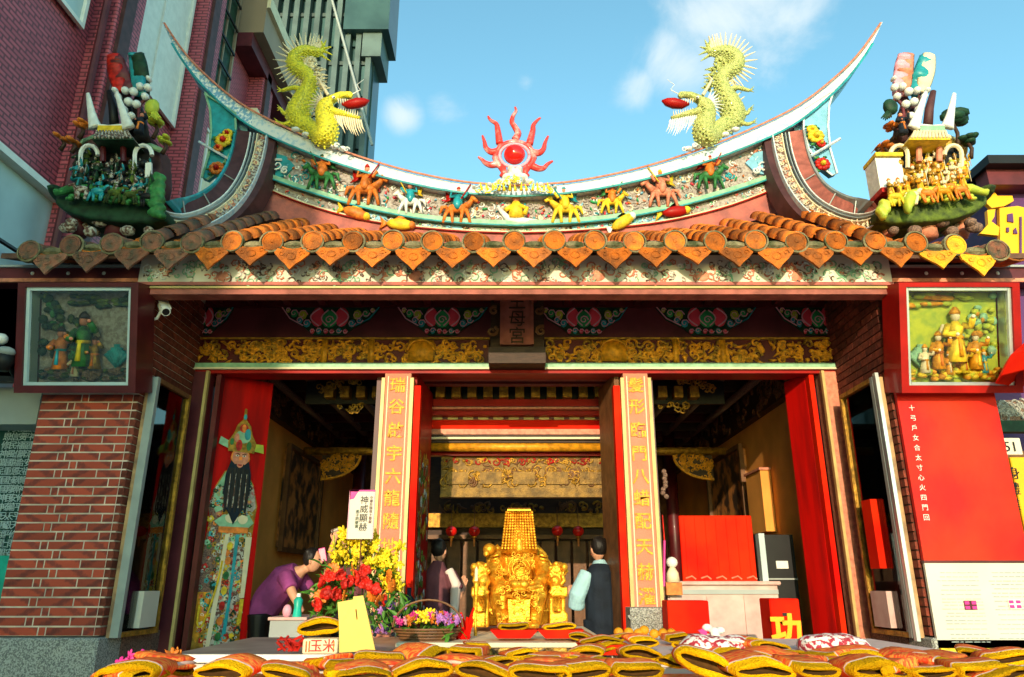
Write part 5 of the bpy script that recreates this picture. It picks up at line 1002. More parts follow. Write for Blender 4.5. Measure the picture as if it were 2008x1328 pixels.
# ================================================================ door god on the left leaf
L2 = dd.length; du = dd.normalized(); H0 = .72
ZM = [(.6, .74), (1.66, 2.0), (1.95, 2.20), (2.36, 2.60), (2.46, 2.68), (2.76, 3.14)]
def G2(fx, z, off=.004):
    z = interp(ZM, z); fx = .54 + (fx - .55) * 1.08; return Vector((d0.x, d0.y, z)) + du * (fx * L2) + dn * off
def dg(fx_z, m, off, th=.004, name=None): DGm.setdefault(m, MB()).prism([G2(fx, z, off) for fx, z in fx_z], -dn * th)
DGm = {}
def ell(cx, cz, rx, rz, m, off, n=14): dg([(cx + cos(2 * pi * i / n) * rx, cz + sin(2 * pi * i / n) * rz) for i in range(n)], m, off)
robe = [(.50, 2.28), (.34, 2.22), (.22, 2.05), (.16, 1.80), (.20, 1.62), (.17, 1.45), (.14, 1.15), (.10, .80), (.12, .6), (.88, .6), (.84, .9), (.86, 1.3), (.90, 1.62), (.92, 1.85), (.82, 2.10), (.68, 2.24)]
dg(robe, 'gold_dark', .006)
dg([(.22, 2.05), (.16, 1.80), (.20, 1.62), (.17, 1.40), (.14, 1.10), (.12, .80), (.30, .78), (.36, 1.1), (.40, 1.5), (.36, 1.9)], 'granite_red', .008)
dg([(.36, 2.22), (.24, 2.05), (.20, 1.85), (.28, 1.72), (.40, 1.78), (.40, 2.15)], 'pale_green', .009); dg([(.70, 2.22), (.84, 2.05), (.90, 1.82), (.82, 1.72), (.72, 1.80), (.70, 2.15)], 'frieze_ground', .009)
dg([(.42, 1.52), (.36, .95), (.34, .62), (.78, .62), (.80, .95), (.78, 1.52)], 'panel_mix', .009)
dg([(.14, 1.05), (.12, .74), (.22, .66), (.34, .80), (.34, 1.05)], 'gold_paint', .0095)
random.seed(33)
cols2 = ['orange', 'turquoise', 'rose_red', 'yellow', 'pale_green', 'dark_green', 'cream', 'salmon', 'green', 'gold_dark', 'panel_mix']
for i in range(230):
    z = rnd(.64, 2.12); fx = rnd(.20, .82); m_ = random.choice(cols2); q_ = rnd(.6, 1.2); [ell(fx + cos(j * 1.257) * .028 * q_, z + sin(j * 1.257) * .017 * q_, .022 * q_, .013 * q_, m_, .010 + rnd(0, .003), 7) for j in range(5)]; ell(fx, z, .014 * q_, .009 * q_, random.choice(cols2), .015, 7)
sw = MB()
for i in range(120):
    z = rnd(.66, 2.1); fx = rnd(.18, .84); sw.m = random.choice((0, 1, 2, 3)); scroll(sw, G2(fx, z, .014), rnd(.015, .03), .004, 1, random.choice((-1, 1)), rnd(0, 6), du, Vector((0, 0, 1)), dn, k=7, n=4)
stuff(sw.build('robe_embroidery', ['gold_paint', 'white_glaze', 'pale_green', 'rose_red'], DL))
dg([(.46, 1.52), (.40, 1.0), (.36, .62), (.42, .62), (.47, 1.0), (.52, 1.52)], 'cream', .020); dg([(.62, 1.52), (.68, 1.52), (.66, 1.0), (.64, .72), (.58, .72), (.62, 1.0)], 'turquoise', .020)
dg([(.78, 1.5), (.88, 1.5), (.87, 1.25), (.86, 1.0), (.80, 1.0)], 'cream', .020); dg([(.80, .99), (.86, .99), (.85, .80), (.80, .80)], 'yellow', .020)
for i in range(7): ell(.55 - i * .004, 1.42 - i * .12, .045, .035, ('yellow', 'orange', 'green', 'yellow', 'rose_red', 'orange', 'green')[i], .024)
pts = smoothpath([(.46, 1.3), (.42, 1.1), (.34, .9), (.26, .78), (.20, .82), (.20, .95)], 4); DGm.setdefault('yellow', MB()).tube([G2(a, b_, .026) for a, b_ in pts], .010, 5)
dg([(.26, 1.62), (.40, 1.56), (.78, 1.56), (.88, 1.62), (.80, 1.70), (.60, 1.66), (.40, 1.70)], 'pale_green', .026); dg([(.34, 1.53), (.80, 1.53), (.80, 1.58), (.34, 1.58)], 'orange', .030)
ell(.52, 1.66, .10, .05, 'cream', .032); ell(.70, 1.65, .08, .045, 'cream', .032)
ell(.55, 2.37, .155, .135, 'orange', .030); ell(.55, 2.38, .13, .11, 'salmon', .032)
dg([(.41, 2.34), (.47, 2.30), (.55, 2.315), (.63, 2.30), (.69, 2.34), (.75, 2.20), (.76, 2.0), (.70, 1.80), (.64, 1.72), (.55, 1.60), (.46, 1.72), (.40, 1.80), (.34, 2.0), (.35, 2.20)], 'navy', .034)
for i, (a, b_) in enumerate(((.42, .39), (.485, .47), (.55, .55), (.615, .63), (.68, .71))): dg([(a - .028, 2.26), (a + .028, 2.26), (b_ + .035, 1.95), (b_ + .02, 1.74), (b_ - .01, 1.72), (b_ - .035, 1.95)], 'hair', .036)
for a in (.42, .505, .595, .68): DGm.setdefault('panel_mix', MB()).tube([G2(a, 2.2, .040), G2(a, 1.80, .040)], [.003, .007], 4)
ell(.55, 2.30, .05, .035, 'salmon', .040); dg([(.51, 2.30), (.59, 2.30), (.57, 2.285), (.53, 2.285)], 'rose_red', .044)
for sx in (-1, 1): ell(.55 + sx * .055, 2.40, .025, .010, 'white_glaze', .036); ell(.55 + sx * .055, 2.40, .009, .009, 'black', .040); DGm['hair'].tube([G2(.55 + sx * .02, 2.415, .038), G2(.55 + sx * .06, 2.43, .038), G2(.55 + sx * .09, 2.42, .038)], .004, 4)
dg([(.53, 2.39), (.57, 2.39), (.58, 2.35), (.52, 2.35)], 'orange', .038)
dg([(.34, 2.45), (.76, 2.45), (.78, 2.52), (.70, 2.58), (.66, 2.64), (.58, 2.68), (.565, 2.76), (.535, 2.76), (.52, 2.68), (.44, 2.64), (.40, 2.58), (.32, 2.52)], 'gold_dark', .036); ell(.55, 2.56, .13, .045, 'pale_green', .040); ell(.55, 2.62, .07, .03, 'rose_red', .042); dg([(.18, 2.50), (.36, 2.47), (.36, 2.52), (.20, 2.55)], 'pale_green', .034); dg([(.92, 2.46), (.74, 2.47), (.74, 2.52), (.90, 2.52)], 'yellow_green', .034)
for cx_, cz_, r_, m_ in ((.45, 2.55, .04, 'salmon'), (.62, 2.58, .05, 'turquoise'), (.55, 2.62, .035, 'orange'), (.50, 2.50, .05, 'rose_red'), (.66, 2.50, .04, 'green'), (.55, 2.70, .025, 'turquoise'), (.38, 2.52, .03, 'green')): ell(cx_, cz_, r_, r_ * .8, m_, .044)
for m_, mb_ in DGm.items(): stuff(mb_.build('painted_figure', m_, DL))
e = MB()   # painted guardian seen at a slant on the left centre leaf
random.seed(66)
for i in range(160):
    t = rnd(.12, .9); z = rnd(.7, 2.75); p_ = c0 + cd * t; p_ = Vector((p_.x - .003, p_.y, z)); e.m = random.choice((0, 1, 2, 3, 4)) if z < 2.6 else 0; e.ball(p_ - cn * 0 + Vector((.006, 0, 0)), .012, rnd(.02, .06), rnd(.03, .09), 7, 4)
stuff(e.build('painted_figure', ['gold_dark', 'granite_red', 'moss_green', 'wood', 'grey_paint'], CL, smooth=True))
# ================================================================ golden statue
SY = 6.25; k = SY / 1530
def s_(u, v, d=0): return P(u, v, SY + d)
ST = thing('golden_statue', 'large seated golden emperor statue with tall flat crown, on the altar table', 'statue', s_(1018, 1232))
def px(n): return n * k
e = MB()   # one fused body: robe, torso, arms, head
e.tube([s_(1018, 1232, .0), s_(1018, 1200, .0), s_(1018, 1160, .06), s_(1018, 1130, .1), s_(1018, 1100, .1), s_(1018, 1078, .1), s_(1018, 1066, .08)], [px(36), px(34), px(34), px(36), px(41), px(38), px(14)], 20, flat=.75)
for sx in (-1, 1):
    X = lambda n: 1018 + sx * n
    e.tube([s_(X(34), 1090, .08), s_(X(46), 1112, .0), s_(X(50), 1135, -.08), s_(X(32), 1150, -.22)], [px(15), px(17), px(17), px(11)], 12)      # arm
    e.tube([s_(X(20), 1165, .0), s_(X(34), 1165, -.22), s_(X(34), 1170, -.28)], [px(26), px(22), px(18)], 12)                                     # thigh
    e.tube([s_(X(34), 1165, -.25), s_(X(32), 1195, -.24), s_(X(28), 1224, -.22)], [px(19), px(15), px(15)], 12); e.ball(s_(X(28), 1226, -.30), px(13), px(22), px(8), 10, 6)
    e.tube([s_(X(44), 1146, -.14), s_(X(47), 1170, -.12), s_(X(46), 1194, -.10)], [px(8), px(13), px(10)], 10); e.tube([s_(X(30), 1150, -.22), s_(X(33), 1172, -.30), s_(X(32), 1196, -.30)], [px(7), px(10), px(8)], 10)
e.ball(s_(1018, 1048, -.02), px(20), px(21), px(26), 16, 12); e.ball(s_(1018, 1050, -.17), px(4), px(6), px(6)); 
for sx in (-1, 1): e.ball(s_(1018 + sx * 20, 1048, -.02), px(4), px(5), px(9)); e.ball(s_(1018 + sx * 9, 1146, -.33), px(11), px(10), px(9))
e.tube([s_(1018, 1060, -.14), s_(1018, 1080, -.16), s_(1018, 1092, -.15)], [px(9), px(8), px(3)], 8)
b = e.build('figure', 'gold', ST); remesh(b, .010, 2)
e = MB(); e.tube([s_(1018, 1030), s_(1018, 1012), s_(1018, 1003)], [px(20), px(23), px(25)], 20); cr = e.build('crown', 'gold', ST, smooth=False)
MB().prism([s_(995, 1002, -.18), s_(1041, 1002, -.18), s_(1040, 999, .10), s_(996, 999, .10)], (0, 0, .012)).build('crown_board', 'gold', cr)
e = MB(); e.tube([s_(1018, 1085, -.02), s_(1018, 1060, -.02), s_(1018, 1030, -.0), s_(1018, 1006, .02), s_(1018, 999, .02)], [px(37), px(34), px(30), px(27), px(21)], 22); e.build('crown_veil', 'gold', cr, smooth=True)
for i in range(12):
    u = 993 + i * 4.55; e = MB()
    for j in range(14): e.ball(s_(u + (u - 1018) * .35 * j / 14, 1005 + j * 5.4, -.13 - .035 * j / 14), px(2.8), px(2.8), px(3.1), 7, 5)
    e.build('bead_string', 'gold', cr, smooth=True)
e = MB()    # apron, belt, robe folds
e.tube([s_(978, 1150, -.28), s_(1018, 1158, -.34), s_(1058, 1150, -.28)], px(5), 8); e.tube([s_(990, 1168, -.30), s_(1018, 1173, -.34), s_(1046, 1168, -.30)], px(4), 8)
e.prism([s_(996, 1176, -.36), s_(1040, 1176, -.36), s_(1037, 1228, -.36), s_(999, 1228, -.36)], (0, .08, 0)); e.build('apron', 'gold', ST, smooth=False)
random.seed(12); e = MB()
for i in range(70):
    u = rnd(975, 1061); v = rnd(1082, 1228); d = -.22 - .1 * (1 - abs(u - 1018) / 60) if v < 1150 else -.37; scroll(e, s_(u, v, d + .05 if v < 1150 else d), rnd(.012, .03), .006, 1.2, random.choice((-1, 1)), rnd(0, 6), k=8)
for r in (.055, .085): e.tube([s_(1018, 1115, -.19) + Vector((cos(a) * r, -.0, sin(a) * r)) for a in [2 * pi * i / 18 for i in range(19)]], .008, 6)
for sx in (-1, 1):
    for i in range(9): v = 1088 + i * 7; e.tube([s_(1018 + sx * (40 + i), v, -.06), s_(1018 + sx * (56 + i * .5), v + 4, -.04)], .010, 6)
stuff(e.build('robe_relief', 'gold', ST, smooth=True))
for sx in (-1, 1):
    X = lambda n: 1018 + sx * n
    e = MB(); e.box(*sorted((s_(X(58), 1190).x, s_(X(92), 1190).x)), SY - .2, SY + .3, s_(0, 1228).z, s_(0, 1200).z)
    for n in (63, 86): e.tube([s_(X(n), 1228, -.18), s_(X(n), 1165, -.18)], px(5), 8)
    e.tube([s_(X(60), 1165, -.2), s_(X(76), 1148, -.2), s_(X(90), 1165, -.2)], px(6), 8); e.box(*sorted((s_(X(60), 1190).x, s_(X(92), 1190).x)), SY - .22, SY + .25, s_(0, 1170).z, s_(0, 1150).z)
    e.ball(s_(X(76), 1120, -.15), px(18), px(18), px(18), 12, 8); e.ball(s_(X(88), 1112, -.25), px(8)); e.ball(s_(X(70), 1140, -.18), px(15), px(14), px(14)); e.tube([s_(X(84), 1125, -.24), s_(X(88), 1140, -.26), s_(X(80), 1148, -.26)], px(5), 8)
    for j in range(7): a = j * .9; e.ball(s_(X(76) + cos(a) * 16, 1120 + sin(a) * 15, -.2), px(5))
    b = e.build('throne_arm', 'gold', ST); remesh(b, .009, 1)
e = MB(); e.prism([s_(930, 1228, .24), s_(930, 1130, .24), s_(950, 1108, .24), s_(968, 1085, .24), s_(1068, 1085, .24), s_(1084, 1108, .24), s_(1106, 1130, .24), s_(1106, 1228, .24)], (0, .05, 0)); e.prism([s_(968, 1150, .22), s_(966, 1090, .22), s_(985, 1068, .22), s_(1052, 1068, .22), s_(1070, 1090, .22), s_(1070, 1150, .22)], (0, .06, 0)); e.tube([s_(962, 1120, .2), s_(960, 1090, .18), s_(980, 1072, .18)], px(8), 8); e.ball(s_(960, 1078, .12), px(14), px(12), px(13)); e.ball(s_(954, 1086, .08), px(7)); e.tube([s_(1076, 1120, .2), s_(1066, 1088, .18), s_(1050, 1072, .18)], px(7), 8)
b = e.build('throne_back', 'gold', ST); remesh(b, .010, 1)
c = s_(932, 1210, -.25); cd_ = thing('brass_candle_stand', 'slim brass candle stand at the left knee of the golden statue', 'candle stand', s_(932, 1262, -.6)); MB().lathe([(.02, 0), (.012, .03), (.008, .2), (.012, .3), (.02, .38), (.018, .42)], s_(932, 1262, -.6), 10).build('stem', 'gold', cd_, smooth=True); MB().lathe([(.012, .42), (.012, .5), (.002, .52)], s_(932, 1262, -.6), 8).build('candle', 'cream', cd_)
# ================================================================ people
def person(label, x, y, z, h, face, skel, top, topmat, bottom, name_group=None, hair='hair', head=None, extra=None):
    """skel: list of chains [(x,y,z,r)...] relative to the feet, in metres; one fused body"""
    p = thing('person', label, 'person', (x, y, z)); R = Matrix.Rotation(face, 3, 'Z'); O = Vector((x, y, z))
    T_ = lambda q: O + R @ Vector(q[:3])
    e = MB()
    for ch in skel: e.tube([T_(q) for q in ch], [q[3] for q in ch], 10)
    hx = Vector(head[0]); e.ball(T_(hx), .075, .09, .115, 14, 10, R); e.ball(T_(hx + Vector((0, -.095, -.015))), .014, .02, .02); 
    for sx in (-1, 1): e.ball(T_(hx + Vector((sx * .078, 0, -.01))), .012, .02, .03)
    if extra: extra(e, T_)
    remesh(e.build('body', 'skin', p), .009, 2)
    for sx in (-1, 1): MB().ball(T_(hx + Vector((sx * .03, -.08, .01))), .012, .008, .008).build('eye', 'black', p)
    e = MB(); e.tube([T_(hx + Vector((-.025, -.092, -.05))), T_(hx + Vector((.025, -.092, -.05)))], .005, 5); e.build('mouth', 'rose_red', p)
    e = MB(); e.ball(T_(hx + Vector((0, .025, .03))), .088, .092, .108, 14, 10); 
    for j in range(10): a = j * .6; e.ball(T_(hx + Vector((cos(a) * .05, .04 + sin(a) * .04, .05 + .04 * cos(a * 2)))), .035)
    if head[1] > 0: e.tube([T_(hx + Vector((0, .07, 0))), T_(hx + Vector((0, .09, -.12))), T_(hx + Vector((0, .09, -head[1])))], [.06, .06, .02], 9)
    remesh(e.build('hair', hair, p), .012, 1)
    for nm, chains, m in ((('shirt'), top, topmat),) + bottom:
        e = MB()
        for ch in chains: e.tube([T_(q) for q in ch], [q[3] for q in ch], 12)
        remesh(e.build(nm, m, p), .012, 2)
    return p
def hand(e, T_, w, d, curl=.5):
    """five separate fingers from wrist w pointing along d"""
    w, d = Vector(w), Vector(d).normalized(); s = d.cross(Vector((0, 1, .2))).normalized(); nrm = s.cross(d)
    e.tube([T_(w), T_(w + d * .05), T_(w + d * .085)], [.024, .036, .034], 8, flat=.6)
    for i in range(4):
        b = w + d * .075 + s * (.028 - i * .019); l_ = (.062, .072, .066, .052)[i]; e.tube([T_(b), T_(b + d * l_ * .5 + nrm * .006), T_(b + d * l_ * .85 + nrm * .03 * curl)], [.010, .0095, .008], 6)
    e.tube([T_(w + d * .02 + s * .025), T_(w + d * .05 + s * .055 + nrm * .01), T_(w + d * .075 + s * .055 + nrm * .03)], [.013, .011, .009], 6)
# stooping person in purple (facing right)
def leg(x, hip=.88): return [(x, .0, hip, .09), (x, -.02, .48, .06), (x, .02, .09, .042), (x, -.08, .03, .035)]
def pants(x, hip=.9): return [(x, .0, hip, .115), (x, -.02, .5, .085), (x, .02, .10, .07)]
def ex1(e, T_): hand(e, T_, (.2, -.52, .90), (0, -.2, -1))
person('person in a purple shirt bending over a counter, behind the door god leaf', -2.60, 8.15, .16, 1.65, radians(80),
       [[(0, .05, .9, .12), (0, -.12, 1.12, .12), (0, -.30, 1.28, .10), (0, -.40, 1.33, .05), (0, -.44, 1.35, .05)], leg(-.1), leg(.1), [(.18, -.28, 1.28, .055), (.22, -.42, 1.08, .045), (.2, -.52, .90, .03)], [(-.18, -.28, 1.28, .055), (-.22, -.42, 1.08, .045), (-.2, -.52, .92, .03)]],
       [[(0, .06, .86, .15), (0, -.06, 1.05, .175), (0, -.22, 1.24, .17), (0, -.34, 1.32, .10)], [(.15, -.27, 1.28, .085), (.21, -.38, 1.14, .075)], [(-.15, -.27, 1.28, .085), (-.21, -.38, 1.14, .075)]], 'shirt_purple', (('trousers', [pants(-.1), pants(.1), [(-.08, 0, .88, .13), (.08, 0, .88, .13)]], 'black'),), head=((0, -.50, 1.42), .0), extra=ex1)
# person with raised hands and pink phone, behind the flowers
def ex2(e, T_): hand(e, T_, (-.20, -.18, 1.62), (.25, 0, 1), .8); hand(e, T_, (-.02, -.26, 1.56), (-.6, 0, .6), .8)
person('person behind the yellow flowers raising a pink phone in both hands', -1.72, 8.3, .16, 1.6, 0,
       [[(0, 0, .9, .12), (0, 0, 1.15, .12), (0, 0, 1.38, .11), (0, 0, 1.48, .05)], leg(-.1), leg(.1), [(-.18, 0, 1.36, .05), (-.30, -.02, 1.20, .045), (-.27, -.1, 1.42, .04), (-.20, -.18, 1.62, .028)], [(.18, 0, 1.36, .05), (.22, -.1, 1.18, .045), (.1, -.2, 1.38, .035), (-.02, -.26, 1.56, .026)]],
       [[(0, 0, .86, .15), (0, 0, 1.1, .15), (0, 0, 1.34, .15), (0, 0, 1.42, .09)], [(-.16, 0, 1.36, .07), (-.27, -.02, 1.24, .07)], [(.16, 0, 1.36, .07), (.22, -.08, 1.22, .07)]], 'shirt_plum', (('trousers', [pants(-.1), pants(.1)], 'black'),), head=((.0, 0, 1.50), .15), extra=ex2)
c = P(633, 1088, 8.05); ph = thing('pink_phone', 'pink phone held up beside the yellow orchids', 'phone', c); o = MB().obox(c, (.07, .015, .14), Matrix.Rotation(-.25, 3, 'Y')).build('case', 'magenta', ph); bevel(o, .005, 2); MB().obox(c + Vector((0, -.009, 0)), (.060, .002, .125), Matrix.Rotation(-.25, 3, 'Y')).build('screen', 'pink', ph)
# two worshippers near the statue
def ex3(e, T_): hand(e, T_, (.16, -.30, 1.22), (-.3, -.3, .8)); hand(e, T_, (-.16, -.30, 1.22), (.3, -.3, .8))
person('worshipper in a plum shirt with a white sleeve, left of the golden statue', -.86, 8.6, .10, 1.6, radians(150),
       [[(0, 0, .9, .12), (0, 0, 1.15, .12), (0, 0, 1.38, .11), (0, 0, 1.48, .05)], leg(-.1), leg(.1), [(.18, 0, 1.36, .05), (.26, -.05, 1.12, .045), (.16, -.30, 1.22, .03)], [(-.18, 0, 1.36, .05), (-.26, -.05, 1.12, .045), (-.16, -.30, 1.22, .03)]],
       [[(0, 0, .7, .17), (0, 0, 1.1, .16), (0, 0, 1.34, .16), (0, 0, 1.42, .10), (0, -.01, 1.49, .062)], [(.16, 0, 1.36, .08), (.25, -.03, 1.18, .08)], [(-.16, 0, 1.36, .08), (-.25, -.03, 1.18, .08)]], 'shirt_plum', (('trousers', [pants(-.1), pants(.1)], 'black'), ('jacket', [[(-.17, .03, 1.40, .05), (-.25, .0, 1.24, .06), (-.25, .02, 1.0, .05), (-.22, .03, .75, .05)]], 'table_cloth')), head=((0, -.03, 1.60), .0), extra=ex3)
def ex4(e, T_): hand(e, T_, (.16, -.34, 1.12), (-.3, -.3, .8)); hand(e, T_, (-.16, -.34, 1.12), (.3, -.3, .8))
person('worshipper in a light blue shirt and dark vest, beside the right centre door', .90, 8.2, .10, 1.6, radians(-150),
       [[(0, 0, .9, .12), (0, 0, 1.15, .12), (0, 0, 1.38, .11), (0, 0, 1.48, .05)], leg(-.1), leg(.1), [(.18, 0, 1.36, .05), (.27, -.05, 1.10, .045), (.16, -.34, 1.12, .03)], [(-.18, 0, 1.36, .05), (-.27, -.05, 1.10, .045), (-.16, -.34, 1.12, .03)]],
       [[(0, 0, .7, .155), (0, 0, 1.1, .15), (0, 0, 1.34, .15), (0, 0, 1.42, .10), (0, -.01, 1.49, .062)], [(.16, 0, 1.36, .085), (.28, -.03, 1.14, .09), (.26, -.08, 1.02, .09)], [(-.16, 0, 1.36, .085), (-.28, -.03, 1.14, .09), (-.26, -.08, 1.02, .09)]], 'shirt_blue', (('trousers', [pants(-.1), pants(.1)], 'navy'), ('vest', [[(.03, .04, .72, .17), (.03, .04, 1.1, .168), (.03, .04, 1.36, .155), (.02, .03, 1.44, .10)]], 'navy')), head=((0, -.03, 1.60), .0), extra=ex4)
# ================================================================ tables
def table(name, label, x0, x1, y0, y1, z, m, cloth=None, lip=.03):
    t = thing(name, label, 'table', ((x0 + x1) / 2, (y0 + y1) / 2, 0)); o = MB().box(x0, x1, y0, y1, z - lip, z).build('table_top', m, t); bevel(o, .008, 2)
    for x in (x0 + .06, x1 - .06):
        for y in (y0 + .06, y1 - .06): MB().box(x - .025, x + .025, y - .025, y + .025, 0.0, z - lip - .001).build('leg', 'aluminium', t)
    if cloth: MB().box(x0 + .03, x1 - .03, y0 + .02, y0 + .035, .2, z - lip - .002).build('front_cloth', cloth, t)
    return t
table('offering_table', 'long front offering table under the rows of yellow pouches', -1.75, 2.9, 2.55, 3.75, .955, 'brocade', 'table_cloth')
table('grey_table', 'grey topped table left of the cardboard sign', -1.95, -.62, 4.4, 5.9, .975, 'table_grey', 'table_cloth')
for x in (): pass
o = MB().box(-1.96, -.61, 4.36, 4.399, .945, .985).build('table_edging', 'white'); tag(o, 'white edging strip along the grey table front', 'edging')
table('pink_table', 'pale pink covered table carrying the cardboard sign and word box', -1.15, -.58, 3.78, 3.96, .99, 'table_cloth')
table('altar_table', 'altar table with pale cloth under the golden statue', -.75, .60, 5.0, 6.9, 1.0, 'cream', 'carpet_gold')
table('side_offering_table', 'offering table with pouches right of the golden statue', .62, 2.5, 4.0, 5.6, .985, 'table_cloth', 'table_cloth')
table('corner_table', 'low table edge with a few pouches below the white notice', 2.95, 3.8, 2.9, 4.6, .93, 'white')
# ---- pouches
def pouch_mesh(w, h, ln, seed, open_=.5):
    """folded felt pouch: yellow lipped oval mouth towards -y, printed cloth over its back"""
    random.seed(seed); m = MB(); n = 22; rows = []
    def section(y, k, hw, hh, dz): 
        o = []
        for j in range(n):
            a = 2 * pi * j / n; cx, sz = cos(a), sin(a); x = hw * abs(cx) ** .8 * (1 if cx > 0 else -1); z = hh * abs(sz) ** .75 * (1 if sz > 0 else -1); o.append((x + .01 * sin(a * 3 + seed), y + .006 * sin(a * 2 + seed), z + dz + .006 * sin(x * 30 + seed) * k))
        return o
    hw, hh = w / 2, h / 2; hh2 = hh * open_
    secs = [(section(.10, 1, hw * .80, hh2 * .6, 0), 1), (section(.012, 1, hw * .84, hh2 * 1.0, 0), 1), (section(-.002, 1, hw * .92, hh2 + (hh - hh2) * .5, 0), 0), (section(.008, 1, hw, hh, 0), 0), (section(.055, 1, hw * 1.01, hh * 1.0, 0), 0), (section(.062, 1, hw * 1.03, hh * 1.05, .002), 2), (section(.068, 1, hw * 1.04, hh * 1.10, .003), 3), (section(ln * .6, 1, hw * 1.04, hh * 1.15, .004), 3), (section(ln * .88, 1, hw * .98, hh * 1.0, .002), 3), (section(ln, 1, hw * .85, hh * .3, -.006), 3)]
    vs = [p for s, _ in secs for p in s]; base = len(m.v); m.v += vs
    for i in range(len(secs) - 1):
        for j in range(n): m.f.append((base + i * n + j, base + i * n + (j + 1) % n, base + (i + 1) * n + (j + 1) % n, base + (i + 1) * n + j)); m.mi.append((1, 0, 0, 0, 0, 2, 3, 3, 3)[i])
    m.f.append(tuple(base + j for j in range(n))[::-1]); m.mi.append(1); m.f.append(tuple(base + (len(secs) - 1) * n + j for j in range(n))); m.mi.append(3)
    return m
def split_pouch(parent, w, h, ln, seed, open_, piping=True):
    m = pouch_mesh(w, h, ln, seed, open_)
    for nm, keep, mats in (('felt_lip', (0,), ['felt_yellow']), ('inside', (1,), ['felt_inside']), ('piping', (2,), ['piping']), ('cover', (3,), ['brocade'])):
        s2 = MB(); s2.v = list(m.v); s2.f = [f for f, i in zip(m.f, m.mi) if i in keep]; s2.mi = [0] * len(s2.f)
        used = sorted({i for f in s2.f for i in f}); mp = {a: b for b, a in enumerate(used)}; s2.v = [m.v[i] for i in used]; s2.f = [tuple(mp[i] for i in f) for f in s2.f]
        o = link(s2.mesh(nm, mats, True), nm, None); o.parent = parent
        if nm == 'cover':
            pass
PG = 'yellow pouches on the tables'
